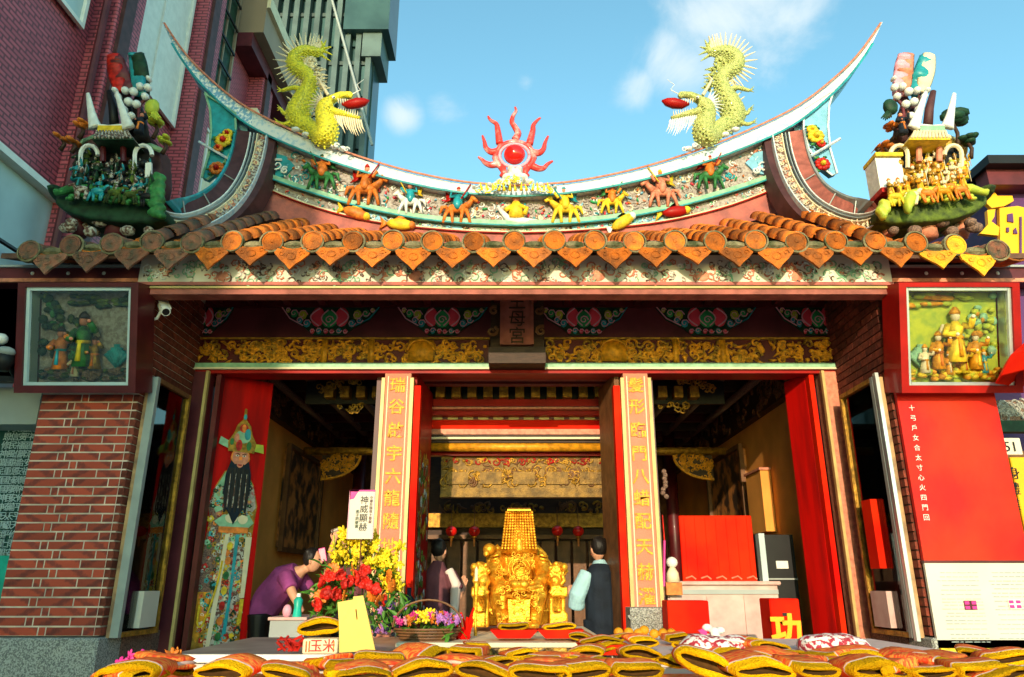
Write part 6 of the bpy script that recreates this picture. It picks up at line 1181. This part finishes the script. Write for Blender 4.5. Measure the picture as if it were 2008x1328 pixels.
# (u, v, width m, height m, y, yaw deg, roll deg, label)
PL_ = [
 (240, 1326, .28, .085, 3.0, 8, 0, 'wide flat yellow pouch at the bottom edge, below the granite plinth'),
 (425, 1322, .27, .08, 3.0, -6, 0, 'yellow pouch at the bottom edge, below the door god leaf'),
 (520, 1316, .24, .06, 3.35, -55, 0, 'sideways pouch showing orange brocade, in front of the grey table'),
 (350, 1312, .24, .06, 3.45, 50, 0, 'orange red brocade pouch with its mouth turned away, beside the magenta flower'),
 (745, 1299, .29, .085, 3.5, 10, 0, 'open yellow pouch just below the cardboard sign'),
 (800, 1290, .25, .07, 3.8, -35, 0, 'orange backed pouch behind the one below the cardboard sign'),
 (860, 1293, .22, .075, 3.6, 40, -8, 'pouch with a narrow mouth turned left, below the flower basket'),
 (715, 1327, .26, .05, 2.95, 12, 0, 'yellow pouch cut by the bottom edge, in front of the pink table'),
 (832, 1318, .27, .10, 3.05, 18, -6, 'wide mouthed yellow pouch tilting up to the left, bottom row'),
 (945, 1322, .26, .085, 2.95, -4, 0, 'yellow pouch below the brass candle stand, bottom row'),
 (1060, 1325, .27, .08, 2.9, 6, 0, 'yellow pouch directly below the golden statue, bottom row'),
 (1050, 1302, .28, .06, 3.5, -30, 0, 'flattened pouch with dark orange cover below the statue'),
 (1150, 1322, .26, .075, 2.95, 0, 0, 'yellow pouch right of the one under the statue, bottom row'),
 (1145, 1284, .24, .085, 3.75, -12, 0, 'yellow pouch with rounded right end, before the red trays'),
 (1040, 1284, .22, .06, 4.05, 14, 0, 'low pouch with a thin mouth below the left red tray'),
 (1262, 1283, .21, .085, 3.75, 0, 0, 'round cornered yellow pouch in front of the stone plinth'),
 (1270, 1262, .22, .05, 4.4, 10, 0, 'thin yellow pouch lying behind the round cornered one'),
 (1340, 1268, .26, .05, 4.4, -40, 0, 'orange pouch with its side showing, below the small red box'),
 (1255, 1320, .27, .06, 2.95, -4, 0, 'long low pouch in the bottom row, left of the big tilted one'),
 (1388, 1304, .31, .12, 3.0, -8, 24, 'big wide open pouch tilted down to the right'),
 (1505, 1318, .29, .095, 2.95, 6, 0, 'large yellow pouch right of the big tilted one'),
 (1480, 1296, .27, .05, 3.5, -35, 0, 'dull orange pouch behind the large yellow one'),
 (1522, 1270, .25, .07, 4.0, 12, 0, 'yellow pouch in front of the red gilt lettered box'),
 (1590, 1292, .24, .05, 3.6, -45, 0, 'sideways pouch with pale orange cover, in front of the patterned bundle'),
 (1610, 1319, .28, .05, 2.95, 4, 0, 'flat yellow pouch below the patterned bundle, bottom row'),
 (1688, 1292, .22, .07, 3.5, -6, 0, 'small open yellow pouch at the foot of the right door jamb'),
 (1735, 1318, .30, .085, 2.95, -2, 0, 'yellow pouch below the glass case, bottom row'),
 (1785, 1298, .28, .05, 3.45, -40, 0, 'pouch with pale piping behind the one below the glass case'),
 (1880, 1304, .30, .055, 3.35, 30, 0, 'red orange pouch below the white notice'),
 (1840, 1322, .27, .06, 2.95, 8, 0, 'low yellow pouch in the bottom row, below the white notice'),
 (1935, 1320, .28, .07, 2.95, -6, 0, 'yellow pouch near the lower corner, left of the last one'),
 (1985, 1294, .26, .07, 3.4, 0, 0, 'yellow pouch at the frame edge under the notice corner'),
 (1995, 1324, .28, .06, 2.9, 10, 0, 'last yellow pouch in the bottom corner'),
 (1205, 1268, .22, .05, 4.3, 30, 0, 'brown orange pouch right of the right red tray'),
 (1140, 1252, .20, .05, 5.0, -10, 0, 'small far pouch beside the worshipper in blue'),
 (1000, 1262, .0, .0, 0, 0, 0, ''),
 (905, 1284, .22, .06, 4.0, -20, 0, 'orange pouch left of the brass candle stand'),
 (690, 1306, .22, .05, 3.45, 30, 0, 'orange pouch half hidden beside the pink table'),
 (1430, 1284, .22, .05, 4.0, 20, 0, 'thin orange pouch under the red and white bundle'),
 (1650, 1304, .22, .045, 3.3, 60, 0, 'side turned brocade pouch between two bottom row pouches'),
]
PL_ += [
 (300, 1322, .22, .05, 3.05, 55, 0, 'sideways orange brocade pouch between the two bottom row pouches under the door god'),
 (560, 1325, .24, .05, 2.95, 20, 0, 'flat pouch at the bottom edge, below the word box'),
 (640, 1322, .22, .045, 3.05, -50, 0, 'orange sided pouch at the bottom edge, below the cardboard sign'),
 (590, 1306, .22, .045, 3.45, -25, 0, 'thin pouch lying in front of the word box'),
 (985, 1300, .22, .05, 3.5, 35, 0, 'orange pouch turned aside, below the left red tray'),
 (1110, 1300, .24, .05, 3.5, -28, 0, 'orange pouch turned aside, below the right hand red tray'),
 (1195, 1300, .22, .05, 3.45, 40, 0, 'red backed pouch in front of the red plastic tray'),
 (1310, 1300, .22, .05, 3.4, -50, 0, 'brown orange pouch just left of the big tilted pouch'),
 (940, 1268, .20, .045, 4.6, 10, 0, 'small pouch at the foot of the brass candle stand'),
 (1330, 1252, .20, .045, 4.9, 0, 0, 'small yellow pouch under the plain red box'),
 (1225, 1250, .20, .045, 4.9, 20, 0, 'small orange pouch under the heaped oranges'),
 (1480, 1262, .22, .05, 4.6, 15, 0, 'small pouch between the pinkish cabinet and the gilt lettered box'),
 (1560, 1306, .24, .05, 3.3, 40, 0, 'orange brocade pouch between the two large bottom row pouches'),
 (1825, 1300, .26, .045, 3.4, 10, 0, 'red orange pouch under the corner of the brick return'),
 (1930, 1290, .26, .045, 3.6, -20, 0, 'flat pouch with white piping directly below the notice'),
 (1700, 1318, .22, .045, 3.0, -50, 0, 'red brocade pouch wedged in the bottom row below the jamb'),
 (1560, 1284, .22, .045, 3.8, 30, 0, 'orange pouch under the gilt lettered red box'),
]
for i, (u, v, w, h, y, yaw, roll, lab) in enumerate(PL_):
    if not lab: continue
    c = P(u, v, y); t = thing('felt_pouch', lab, 'pouch', c, PG, (radians(rnd(-5, 8)), radians(roll + (rnd(-7, 7) if roll == 0 else 0)), radians(yaw * 1.3 + rnd(-12, 12)))); split_pouch(t, w * rnd(.66, .88), h * rnd(.65, .95), rnd(.18, .28), i, rnd(.25, .5))
random.seed(404)
for i in range(9):      # loose folded brocade cloths between the pouches
    u = (330, 470, 760, 900, 1075, 1200, 1450, 1650, 1860)[i]; c = P(u, 1306 + (i % 3) * 5, 3.35); t = thing('folded_brocade', 'folded red and orange brocade cloth ' + ('beside the magenta flowers', 'in front of the grey table edging', 'below the cardboard sign', 'below the flower basket', 'below the golden statue', 'below the red plastic tray', 'below the patterned bundle nearest the gilt box', 'below the bundle at the right door leaf', 'below the white notice')[i], 'cloth', c, 'folded brocade cloths among the pouches', (0, 0, radians(rnd(-30, 30))))
    for k in range(3): e = MB(); w_ = .11 - k * .006; e.tube([Vector((x * w_, rnd(-.004, .004), k * .016 + .004 * sin(x * 3 + k))) for x in (-1, -.5, 0, .5, 1)], [.010, .013, .012, .013, .009], 8, flat=5.5); o = e.build('fold', 'brocade' if k != 1 else 'piping', None, smooth=True); o.parent = t
# yellow pouch standing on the word box
c = P(626, 1231, 3.95); t = thing('felt_pouch', 'folded yellow pouch lying on top of the white word box', 'pouch', c, PG, (0, 0, radians(12))); split_pouch(t, .20, .075, .12, 7, .4)
# word box, cardboard sign
a, c = P(594, 1253, 3.88), P(660, 1283, 3.88); WB = thing('word_box', 'cream box with red lettering, below the folded yellow pouch', 'box', ((a.x + c.x) / 2, 3.9, c.z)); bevel(MB().box(a.x, c.x, 3.88, 4.0, c.z, a.z).build('carton', 'cream', WB)); text('玉米', 'lettering', .062, 'rose_red', WB, P(632, 1268, 3.875), ext=.002)
for u in (600, 606, 654): MB().box(P(u, 1268, 3.875).x - .003, P(u, 1268, 3.875).x + .003, 3.876, 3.8795, c.z + .01, a.z - .01).build('red_stripe', 'orange', WB)
CS = thing('cardboard_sign', 'blank yellow cardboard panel with torn top standing on the table', 'cardboard', P(700, 1280, 3.9)); e = MB(); e.prism([P(665, 1280, 3.9), P(736, 1276, 3.9), P(726, 1230, 3.93), P(712, 1168, 3.96), P(693, 1170, 3.96), P(692, 1176, 3.96), P(662, 1181, 3.95), P(665, 1230, 3.92)], (0, .012, 0)); e.build('panel', 'cardboard', CS); MB().tube([P(698, 1195, 3.94), P(700, 1215, 3.93)], .003, 4).build('crease', 'gold_dark', CS)
# flowers
def blossom(rp, n, th=.3):
    m = MB()
    for j in range(n): a = 2 * pi * j / n; R = Matrix.Rotation(a, 3, 'Z') @ Matrix.Rotation(th, 3, 'Y'); m.ball(R @ Vector((rp * .55, 0, 0)), rp * .5, rp * .28, rp * .07, 7, 4, R)
    m.ball((0, 0, rp * .08), rp * .16, None, None, 6, 4); return m
FA = thing('flower_arrangement', 'tall arrangement of yellow orchids, red roses and orange gerberas on the table', 'flowers', P(700, 1235, 5.6))
orch = blossom(.042, 5, .5).mesh('orchid', 'petal_yellow', True); ger = blossom(.055, 11, .15).mesh('gerbera', 'rose_orange', True)
rm = MB()
for j in range(14): a = j * 2.4; r = .008 + j * .0022; R = Matrix.Rotation(a, 3, 'Z') @ Matrix.Rotation(.9, 3, 'Y'); rm.ball((cos(a) * r, sin(a) * r, .02 - j * .0014), .020, .022, .008, 7, 4, R)
rose = rm.mesh('rose', 'rose_red', True); lf = MB(); lf.add([(0, 0, 0), (.014, .03, .006), (0, .035, 0), (-.014, .03, .006), (.010, .07, .0), (0, .075, -.006), (-.010, .07, 0), (0, .105, -.02)], [(0, 1, 2), (0, 2, 3), (1, 4, 5, 2), (3, 2, 5, 6), (4, 7, 5), (6, 5, 7)]); leafm = lf.mesh('leaf', 'leaf')
random.seed(88); FY = 5.55
def face(o, sp=.5): o.rotation_euler = (pi / 2 + rnd(-sp, sp), rnd(-sp, sp), rnd(0, 6.28)); return o
for i in range(150):
    if i < 105: u = rnd(652, 762); v = 1108 - rnd(0, 1) * (66 if u < 740 else 30) + (u - 700) * .12
    else: u = rnd(735, 790); v = rnd(1070, 1158)
    face(link(orch, 'orchid', FA, P(u, v, FY + rnd(-.12, .12)), scale=[rnd(.8, 1.25)] * 3), .6)
for (u, v) in ((668, 1128), (686, 1140), (640, 1163), (628, 1140), (716, 1118), (722, 1148), (754, 1178), (698, 1132), (736, 1155), (622, 1186), (712, 1140), (676, 1145), (660, 1165), (646, 1130)): face(link(rose, 'rose', FA, P(u, v, FY - .15), scale=[rnd(.85, 1.25)] * 3), .3)
for (u, v) in ((678, 1168), (732, 1166), (652, 1118), (770, 1150), (742, 1180), (760, 1130), (630, 1170), (690, 1118)): face(link(ger, 'gerbera', FA, P(u, v, FY - .12)), .3)
for i in range(280): u = rnd(610, 790); v = rnd(1110, 1225); v = v if abs(u - 700) < 70 else rnd(1140, 1215); link(leafm, 'leaf', FA, P(u, v, FY + rnd(-.12, .2)), (rnd(-.8, .8), rnd(-.8, .8), rnd(0, 6.28)), [rnd(.7, 1.4)] * 3)
for i in range(16): u = rnd(620, 780); MB().tube([P(700, 1232, FY + .1), P(lerp(700, u, .5), 1170, FY + .05), P(u, rnd(1070, 1130), FY + .05)], .004, 4).build('stem', 'leaf', FA)
MB().tube([P(655, 1050, FY + .1), P(657, 1120, FY + .1)], .006, 5).build('stem', 'yellow_green', FA); MB().tube([P(650, 1042, FY + .1), P(668, 1036, FY + .1), P(672, 1046, FY)], .012, 6).build('palm_bud', 'panel_mix', FA)
MB().lathe([(.09, 0), (.11, .06), (.08, .16), (.10, .2)], P(700, 1240, FY + .1), 14).build('vase', 'table_grey', FA, smooth=True)
CD = thing('greeting_card', 'white and pink card with black characters above the yellow orchids', 'card', P(708, 1058, 5.4)); a, c = P(686, 961, 5.4), P(731, 1057, 5.4); MB().box(a.x, c.x, 5.4, 5.408, c.z, a.z).build('sheet', 'paper', CD)
MB().prism([P(686, 961, 5.398), P(705, 961, 5.398), P(700, 968, 5.398), P(694, 978, 5.398), P(686, 980, 5.398)], (0, .001, 0)).build('rose_print', 'magenta', CD); MB().box(a.x, c.x, 5.398, 5.3995, a.z - .012, a.z).build('pink_band', 'magenta', CD)
for s0, x0_ in ((a.x, 0), (c.x - .008, 0)): MB().box(s0, s0 + .008, 5.398, 5.3995, c.z, a.z - .013).build('pink_band', 'pink', CD)
text('神\n威\n顯\n赫', 'lettering', .062, 'black', CD, P(713, 1008, 5.395), ext=.001); text('\n'.join('中華民國信士敬獻'), 'small_lettering', .024, 'maroon', CD, P(727, 1000, 5.395), ext=.001); text('\n'.join('弟子同敬賀'), 'small_lettering', .026, 'dark_green', CD, P(700, 1018, 5.395), ext=.001)
MB().tube([P(708, 1057, 5.41), P(704, 1130, 5.5)], .005, 5).build('stick', 'wood', CD)
FB = thing('flower_basket', 'low wicker basket of pink, yellow and lilac flowers, left of the candle stand', 'flowers', P(838, 1258, 5.2)); bc = P(838, 1256, 5.2)
e = MB()
for k in range(5): rr = .17 + k * .012; e.tube([bc + Vector((cos(a) * rr, sin(a) * rr * .7, k * .018)) for a in [2 * pi * i / 20 for i in range(21)]], .008, 5)
e.tube([bc + Vector((cos(a) * .23, 0, .08 + sin(a) * .17)) for a in [pi * i / 12 for i in range(13)]], .007, 5); e.build('wicker', 'wood', FB)
bl_ = {m: blossom(.034, 6, .4).mesh('blossom', m, True) for m in ('magenta', 'petal_yellow', 'lilac', 'pink', 'rose_orange')}; random.seed(91)
for i in range(85):
    a, r = rnd(0, 6.28), math.sqrt(rnd(0, 1)) * .21; x = cos(a) * r; m = ('magenta' if x < -.08 else 'petal_yellow' if x < .04 else 'lilac') if random.random() < .65 else random.choice(('pink', 'rose_orange', 'magenta')); face(link(bl_[m], 'blossom', FB, bc + Vector((x, sin(a) * r * .6, .09 + .05 * (1 - r * 4) + rnd(0, .04)))), .7)
for i in range(60): link(leafm, 'leaf', FB, bc + Vector((rnd(-.22, .22), rnd(-.12, .12), rnd(.03, .12))), (rnd(-.8, .8), rnd(-.8, .8), rnd(0, 6.28)))
FD = thing('dark_bouquet', 'dark purple and white dried bouquet between the tall flowers and the basket', 'flowers', P(765, 1250, 5.3)); bc = P(765, 1240, 5.3)
for i in range(70): face(link(bl_['lilac'] if i % 5 == 0 else leafm, 'dried_leaf' if i % 5 else 'dried_flower', FD, bc + Vector((rnd(-.12, .12), rnd(-.08, .08), rnd(-.02, .18)))), 1)
e = MB()
for i in range(40): c = bc + Vector((rnd(-.13, .13), rnd(-.08, .08), rnd(-.02, .2))); e.ball(c, .014, None, None, 6, 4)
stuff(e.build('berries', 'navy', FD))
PV = thing('potted_vases', 'dark blue glass bottle group at the foot of the left stone post', 'bottle', P(810, 1215, 6.8)); c = P(800, 1215, 6.8); MB().lathe([(.05, 0), (.06, .05), (.05, .16), (.02, .2), (.02, .26)], c, 12).build('bottle_body', 'navy', PV, smooth=True)
MF = thing('magenta_flowers', 'bunch of magenta and red flowers beside the front grey table', 'flowers', P(285, 1312, 3.6)); bc = P(283, 1300, 3.6)
for i in range(26): x = rnd(-.09, .16); face(link(bl_['magenta' if x < .02 else 'rose_orange'], 'blossom', MF, bc + Vector((x, rnd(-.05, .05), rnd(-.01, .035)))), .7)
# red trays with pouches before the statue
for i, (u, w, lab) in enumerate(((1008, .27, 'red paper tray below the left knee of the golden statue'), (1100, .26, 'red paper tray right of centre before the statue'), (1185, .24, 'red plastic tray in front of the brown pouch, right of the statue'))):
    Y = 5.1 if i < 2 else 4.3; c = P(u, 1252 if i < 2 else 1285, Y); t = thing('red_tray', lab, 'tray', c, 'red trays before the statue'); MB().prism([c + Vector((-w / 2 - .02, 0, .05)), c + Vector((w / 2 + .02, 0, .05)), c + Vector((w / 2 - .03, 0, 0)), c + Vector((-w / 2 + .03, 0, 0))], (0, .2, 0)).build('tray_body', 'red_bright', t); p = thing('felt_pouch', 'yellow pouch resting in the ' + lab.split(' below')[0].split(' right')[0].split(' in front')[0] + (' under the left statue knee', ' right of the statue centre', ' before the brown pouch')[i], 'pouch', c + Vector((0, .02, .065)), PG, (0, 0, .1)); split_pouch(p, .21, .04, .18, 200 + i, .35)
RW = thing('red_wrapping', 'crumpled red gift wrap beside the flower basket', 'wrapping', P(905, 1250, 5.3)); e = MB(); random.seed(15)
for i in range(9): c = P(905 + rnd(-14, 12), 1252, 5.3); e.cone(c, c + Vector((rnd(-.05, .05), rnd(-.03, .03), rnd(.08, .2))), .028, .006, 5)
e.build('paper', 'red_bright', RW)
RW2 = thing('red_ribbon_bundle', 'small bundle of red ribbons left of the word box', 'ribbon', P(572, 1280, 4.4)); e = MB()
for i in range(14): c = P(572 + rnd(-14, 14), 1276, 4.4); e.tube([c, c + Vector((rnd(-.05, .05), rnd(-.05, .05), rnd(.02, .06))), c + Vector((rnd(-.08, .08), 0, rnd(.0, .08)))], .008, 5)
e.build('ribbon', 'rose_red', RW2)
# left counter with teal bottle
Cn = thing('side_counter', 'small grey counter inside the left bay, under the teal bottle', 'counter', (-2.1, 7.5, .16)); a, c = P(530, 1217, 7.3), P(592, 1290, 7.3); MB().box(a.x, c.x, 7.3, 7.9, .16, a.z).build('cupboard', 'grey_paint', Cn); bevel(MB().box(a.x - .02, c.x + .02, 7.28, 7.92, a.z + .001, a.z + .03).build('counter_top', 'cabinet', Cn))
c = P(582, 1215, 7.35); t = thing('teal_bottle', 'teal plastic bottle on the small grey counter', 'bottle', c); MB().lathe([(.04, 0), (.045, .02), (.035, .10), (.045, .17), (.02, .2)], c, 12).build('bottle_body', 'teal_plastic', t, smooth=True); MB().lathe([(.02, .2), (.02, .23)], c, 10).build('cap', 'white', t)
c = P(562, 1212, 7.35); t = thing('pink_flower_bud', 'pink and white bud vase beside the teal bottle', 'flowers', c); MB().ball(c + Vector((0, 0, .06)), .045, None, .06, 10, 7).build('bud', 'pink', t, smooth=True)
# right bay
a, c = P(1308, 1148, 7.9), P(1540, 1300, 7.9); CB = thing('grey_pink_cabinet', 'long pinkish grey cabinet in the right bay, under the big red sign', 'cabinet', ((a.x + c.x) / 2, 8.1, .16))
MB().box(a.x, c.x, 7.9, 8.5, .16, a.z).build('carcass', 'cabinet', CB); bevel(MB().box(a.x - .02, c.x + .03, 7.86, 8.52, a.z + .001, a.z + .04).build('cabinet_top', 'cabinet', CB), .01)
for k in range(3): x0_ = lerp(a.x, c.x, k / 3) + .02; MB().box(x0_, lerp(a.x, c.x, (k + 1) / 3) - .02, 7.885, 7.899, .3, a.z - .1).build('door', 'cabinet', CB)
MB().box(a.x, c.x, 7.88, 7.899, a.z - .085, a.z - .04).build('drawer_rail', 'grey_paint', CB)
def redboard(lab, u0, u1, v0, v1, Y, nm='red_sign', cat='sign', d=.04):
    a, c = P(u0, v0, Y), P(u1, v1, Y); t = thing(nm, lab, cat, ((a.x + c.x) / 2, Y, c.z)); o = MB().box(a.x, c.x, Y, Y + d, c.z, a.z).build('panel', 'red_bright', t); bevel(o, .008); return t, a, c
t, a, c = redboard('big square red board standing on the pinkish grey cabinet', 1331, 1486, 1011, 1143, 7.95)
e = MB()
for k in range(5): u = 1345 + k * 30; e.tube([P(u, 1134, 7.945), P(u + 12, 1130, 7.945), P(u + 20, 1136, 7.945)], .008, 5)
e.build('faded_marks', 'salmon', t); e = MB(); 
for k in range(7): x = lerp(a.x, c.x, (k + .5) / 7); e.box(x - .004, x + .004, 7.938, 7.949, c.z + .08, a.z - .02)
e.build('ribs', 'red_bright', t)
redboard('plain red box front beside the stone plinth', 1308, 1394, 1178, 1243, 6.7, 'red_box', 'box', .25)
t, a, c = redboard('red box with a gold character and coin slot', 1508, 1578, 1174, 1275, 6.0, 'donation_box', 'box', .25); text('功', 'character', .24, 'sign_yellow', t, P(1543, 1240, 5.99), ext=.004, bold=.008); MB().box(P(1535, 1205, 5.99).x, P(1552, 1205, 5.99).x, 5.992, 5.999, P(0, 1208, 5.99).z, P(0, 1202, 5.99).z).build('coin_slot', 'black', t)
a, c = P(1494, 1046, 8.3), P(1600, 1300, 8.3); BK = thing('black_cabinet', 'tall black cabinet with a white handle behind the right red door leaf', 'cabinet', ((a.x + c.x) / 2, 8.5, .16)); MB().box(a.x, c.x, 8.55, 9.1, .16, a.z).build('carcass', 'black', BK); MB().box(a.x + .2, a.x + .33, 8.53, 8.549, P(0, 1115, 8.5).z, P(0, 1100, 8.5).z).build('handle', 'white', BK); MB().box(a.x, c.x, 8.53, 8.549, P(0, 1137, 8.5).z, P(0, 1134, 8.5).z).build('seam', 'grey_paint', BK)
t = thing('acrylic_stand', 'pale clear stand beside the big red board', 'stand', P(1498, 1142, 8.0)); a, c = P(1487, 1046, 8.0), P(1508, 1142, 8.0); MB().box(a.x, c.x, 8.0, 8.1, c.z, a.z).build('body', 'pale_metal', t)
a, c = P(1490, 922, 9.3), P(1570, 1042, 9.3); t = thing('yellow_cupboard', 'ochre wall cupboard above the black cabinet', 'cupboard', (3.0, 9.5, 2)); MB().box(a.x, 3.19, 9.3, 9.9, c.z, a.z).build('carcass', 'orange_wall', t); MB().box(a.x - .02, 3.19, 9.27, 9.92, a.z + .001, a.z + .03).build('cornice', 'salmon', t)
c = P(1320, 1142, 7.8); t = thing('beckoning_figurine', 'small white figurine at the left end of the cabinet', 'figurine', c); MB().tube([c, c + Vector((0, 0, .09)), c + Vector((0, 0, .14))], [.07, .06, .03], 10).build('base', 'cream', t, smooth=True); MB().ball(c + Vector((0, 0, .19)), .06, None, .055).build('head', 'white', t, smooth=True); MB().box(c.x - .08, c.x + .08, c.y - .04, c.y + .04, c.z - .12, c.z - .001).build('stand', 'orange', t)
t = thing('pink_incense_sticks', 'pink incense packet standing beside the right stone post', 'packet', P(1305, 1120, 7.4)); MB().tube([P(1302, 1150, 7.45), P(1303, 1060, 7.45)], .012, 6).build('packet_body', 'magenta', t); MB().tube([P(1303, 1060, 7.45), P(1299, 1010, 7.45)], .006, 5).build('stick', 'rose_red', t)
t = thing('wall_lamp_cords', 'hanging carved wooden cord ornament beside the right stone post', 'ornament', P(1305, 930, 8.4)); e = MB(); random.seed(3)
for k in range(8): e.ball(P(1304 + rnd(-4, 4), 925 + k * 7, 8.4), .03, .03, .03, 8, 5)
e.build('bead', 'granite_red', t, smooth=True)
# patterned bundles
for (u, v, w, Y, lab) in ((1405, 1272, .40, 4.2, 'red and white patterned cloth bundle behind the big tilted pouch'), (1625, 1266, .42, 4.6, 'red and white patterned cloth bundle at the foot of the right door leaf')):
    c = P(u, v, Y); t = thing('patterned_bundle', lab, 'bundle', c, 'patterned cloth bundles'); e = MB(); random.seed(int(u))
    for k in range(9): e.ball(c + Vector((rnd(-.35, .35) * w, rnd(-.05, .05), rnd(-.01, .02))), w * .22, .12, .045 * (1.0 + .4 * random.random()), 10, 6)
    remesh(e.build('cloth', 'pattern_cloth', t), .012, 2)
    e = MB(); e.tube([c + Vector((x * w, -.11, .05 - x * x * .12)) for x in (-.4, -.2, 0, .2, .4)], .006, 5); e.build('cord', 'white', t)
o = MB().prism([P(1700, 1268, 4.6), P(1800, 1285, 4.2), P(1860, 1294, 4.0), P(1860, 1299, 4.0), P(1800, 1292, 4.2), P(1700, 1276, 4.6)], (0, .1, 0)).build('white_board', 'white'); tag(o, 'slanting white board edge below the right glass case', 'board')
c = P(1400, 1246, 5.2); t = thing('white_cloth_bow', 'white and magenta tissue on the patterned bundle', 'tissue', c); e = MB()
for k in range(6): e.ball(c + Vector((rnd(-.05, .05), rnd(-.03, .03), rnd(-.01, .05))), .035, .03, .025)
remesh(e.build('tissue', 'white', t), .01, 1); MB().prism([c + Vector((-.10, 0, .03)), c + Vector((-.04, 0, .05)), c + Vector((-.05, 0, -.03))], (0, .02, 0)).build('ribbon', 'magenta', t)
for i in range(7):
    c = P(1215 + i * 17 + rnd(-3, 3), 1240 + rnd(-4, 4), 5.4); t = thing('orange_fruit', ('orange nearest the worshipper in blue', 'second orange from the right centre door', 'orange just left of the stone plinth', 'middle orange below the stone plinth', 'orange touching the plinth bottom', 'orange right of the plinth', 'last orange before the plain red box')[i], 'fruit', c, 'oranges heaped before the plinth'); MB().ball(c, .034, .034, .031, 12, 8).build('fruit', 'fruit_orange', t, smooth=True); MB().ball(c + Vector((0, 0, .031)), .005, .005, .003, 6, 4).build('stalk', 'leaf', t)
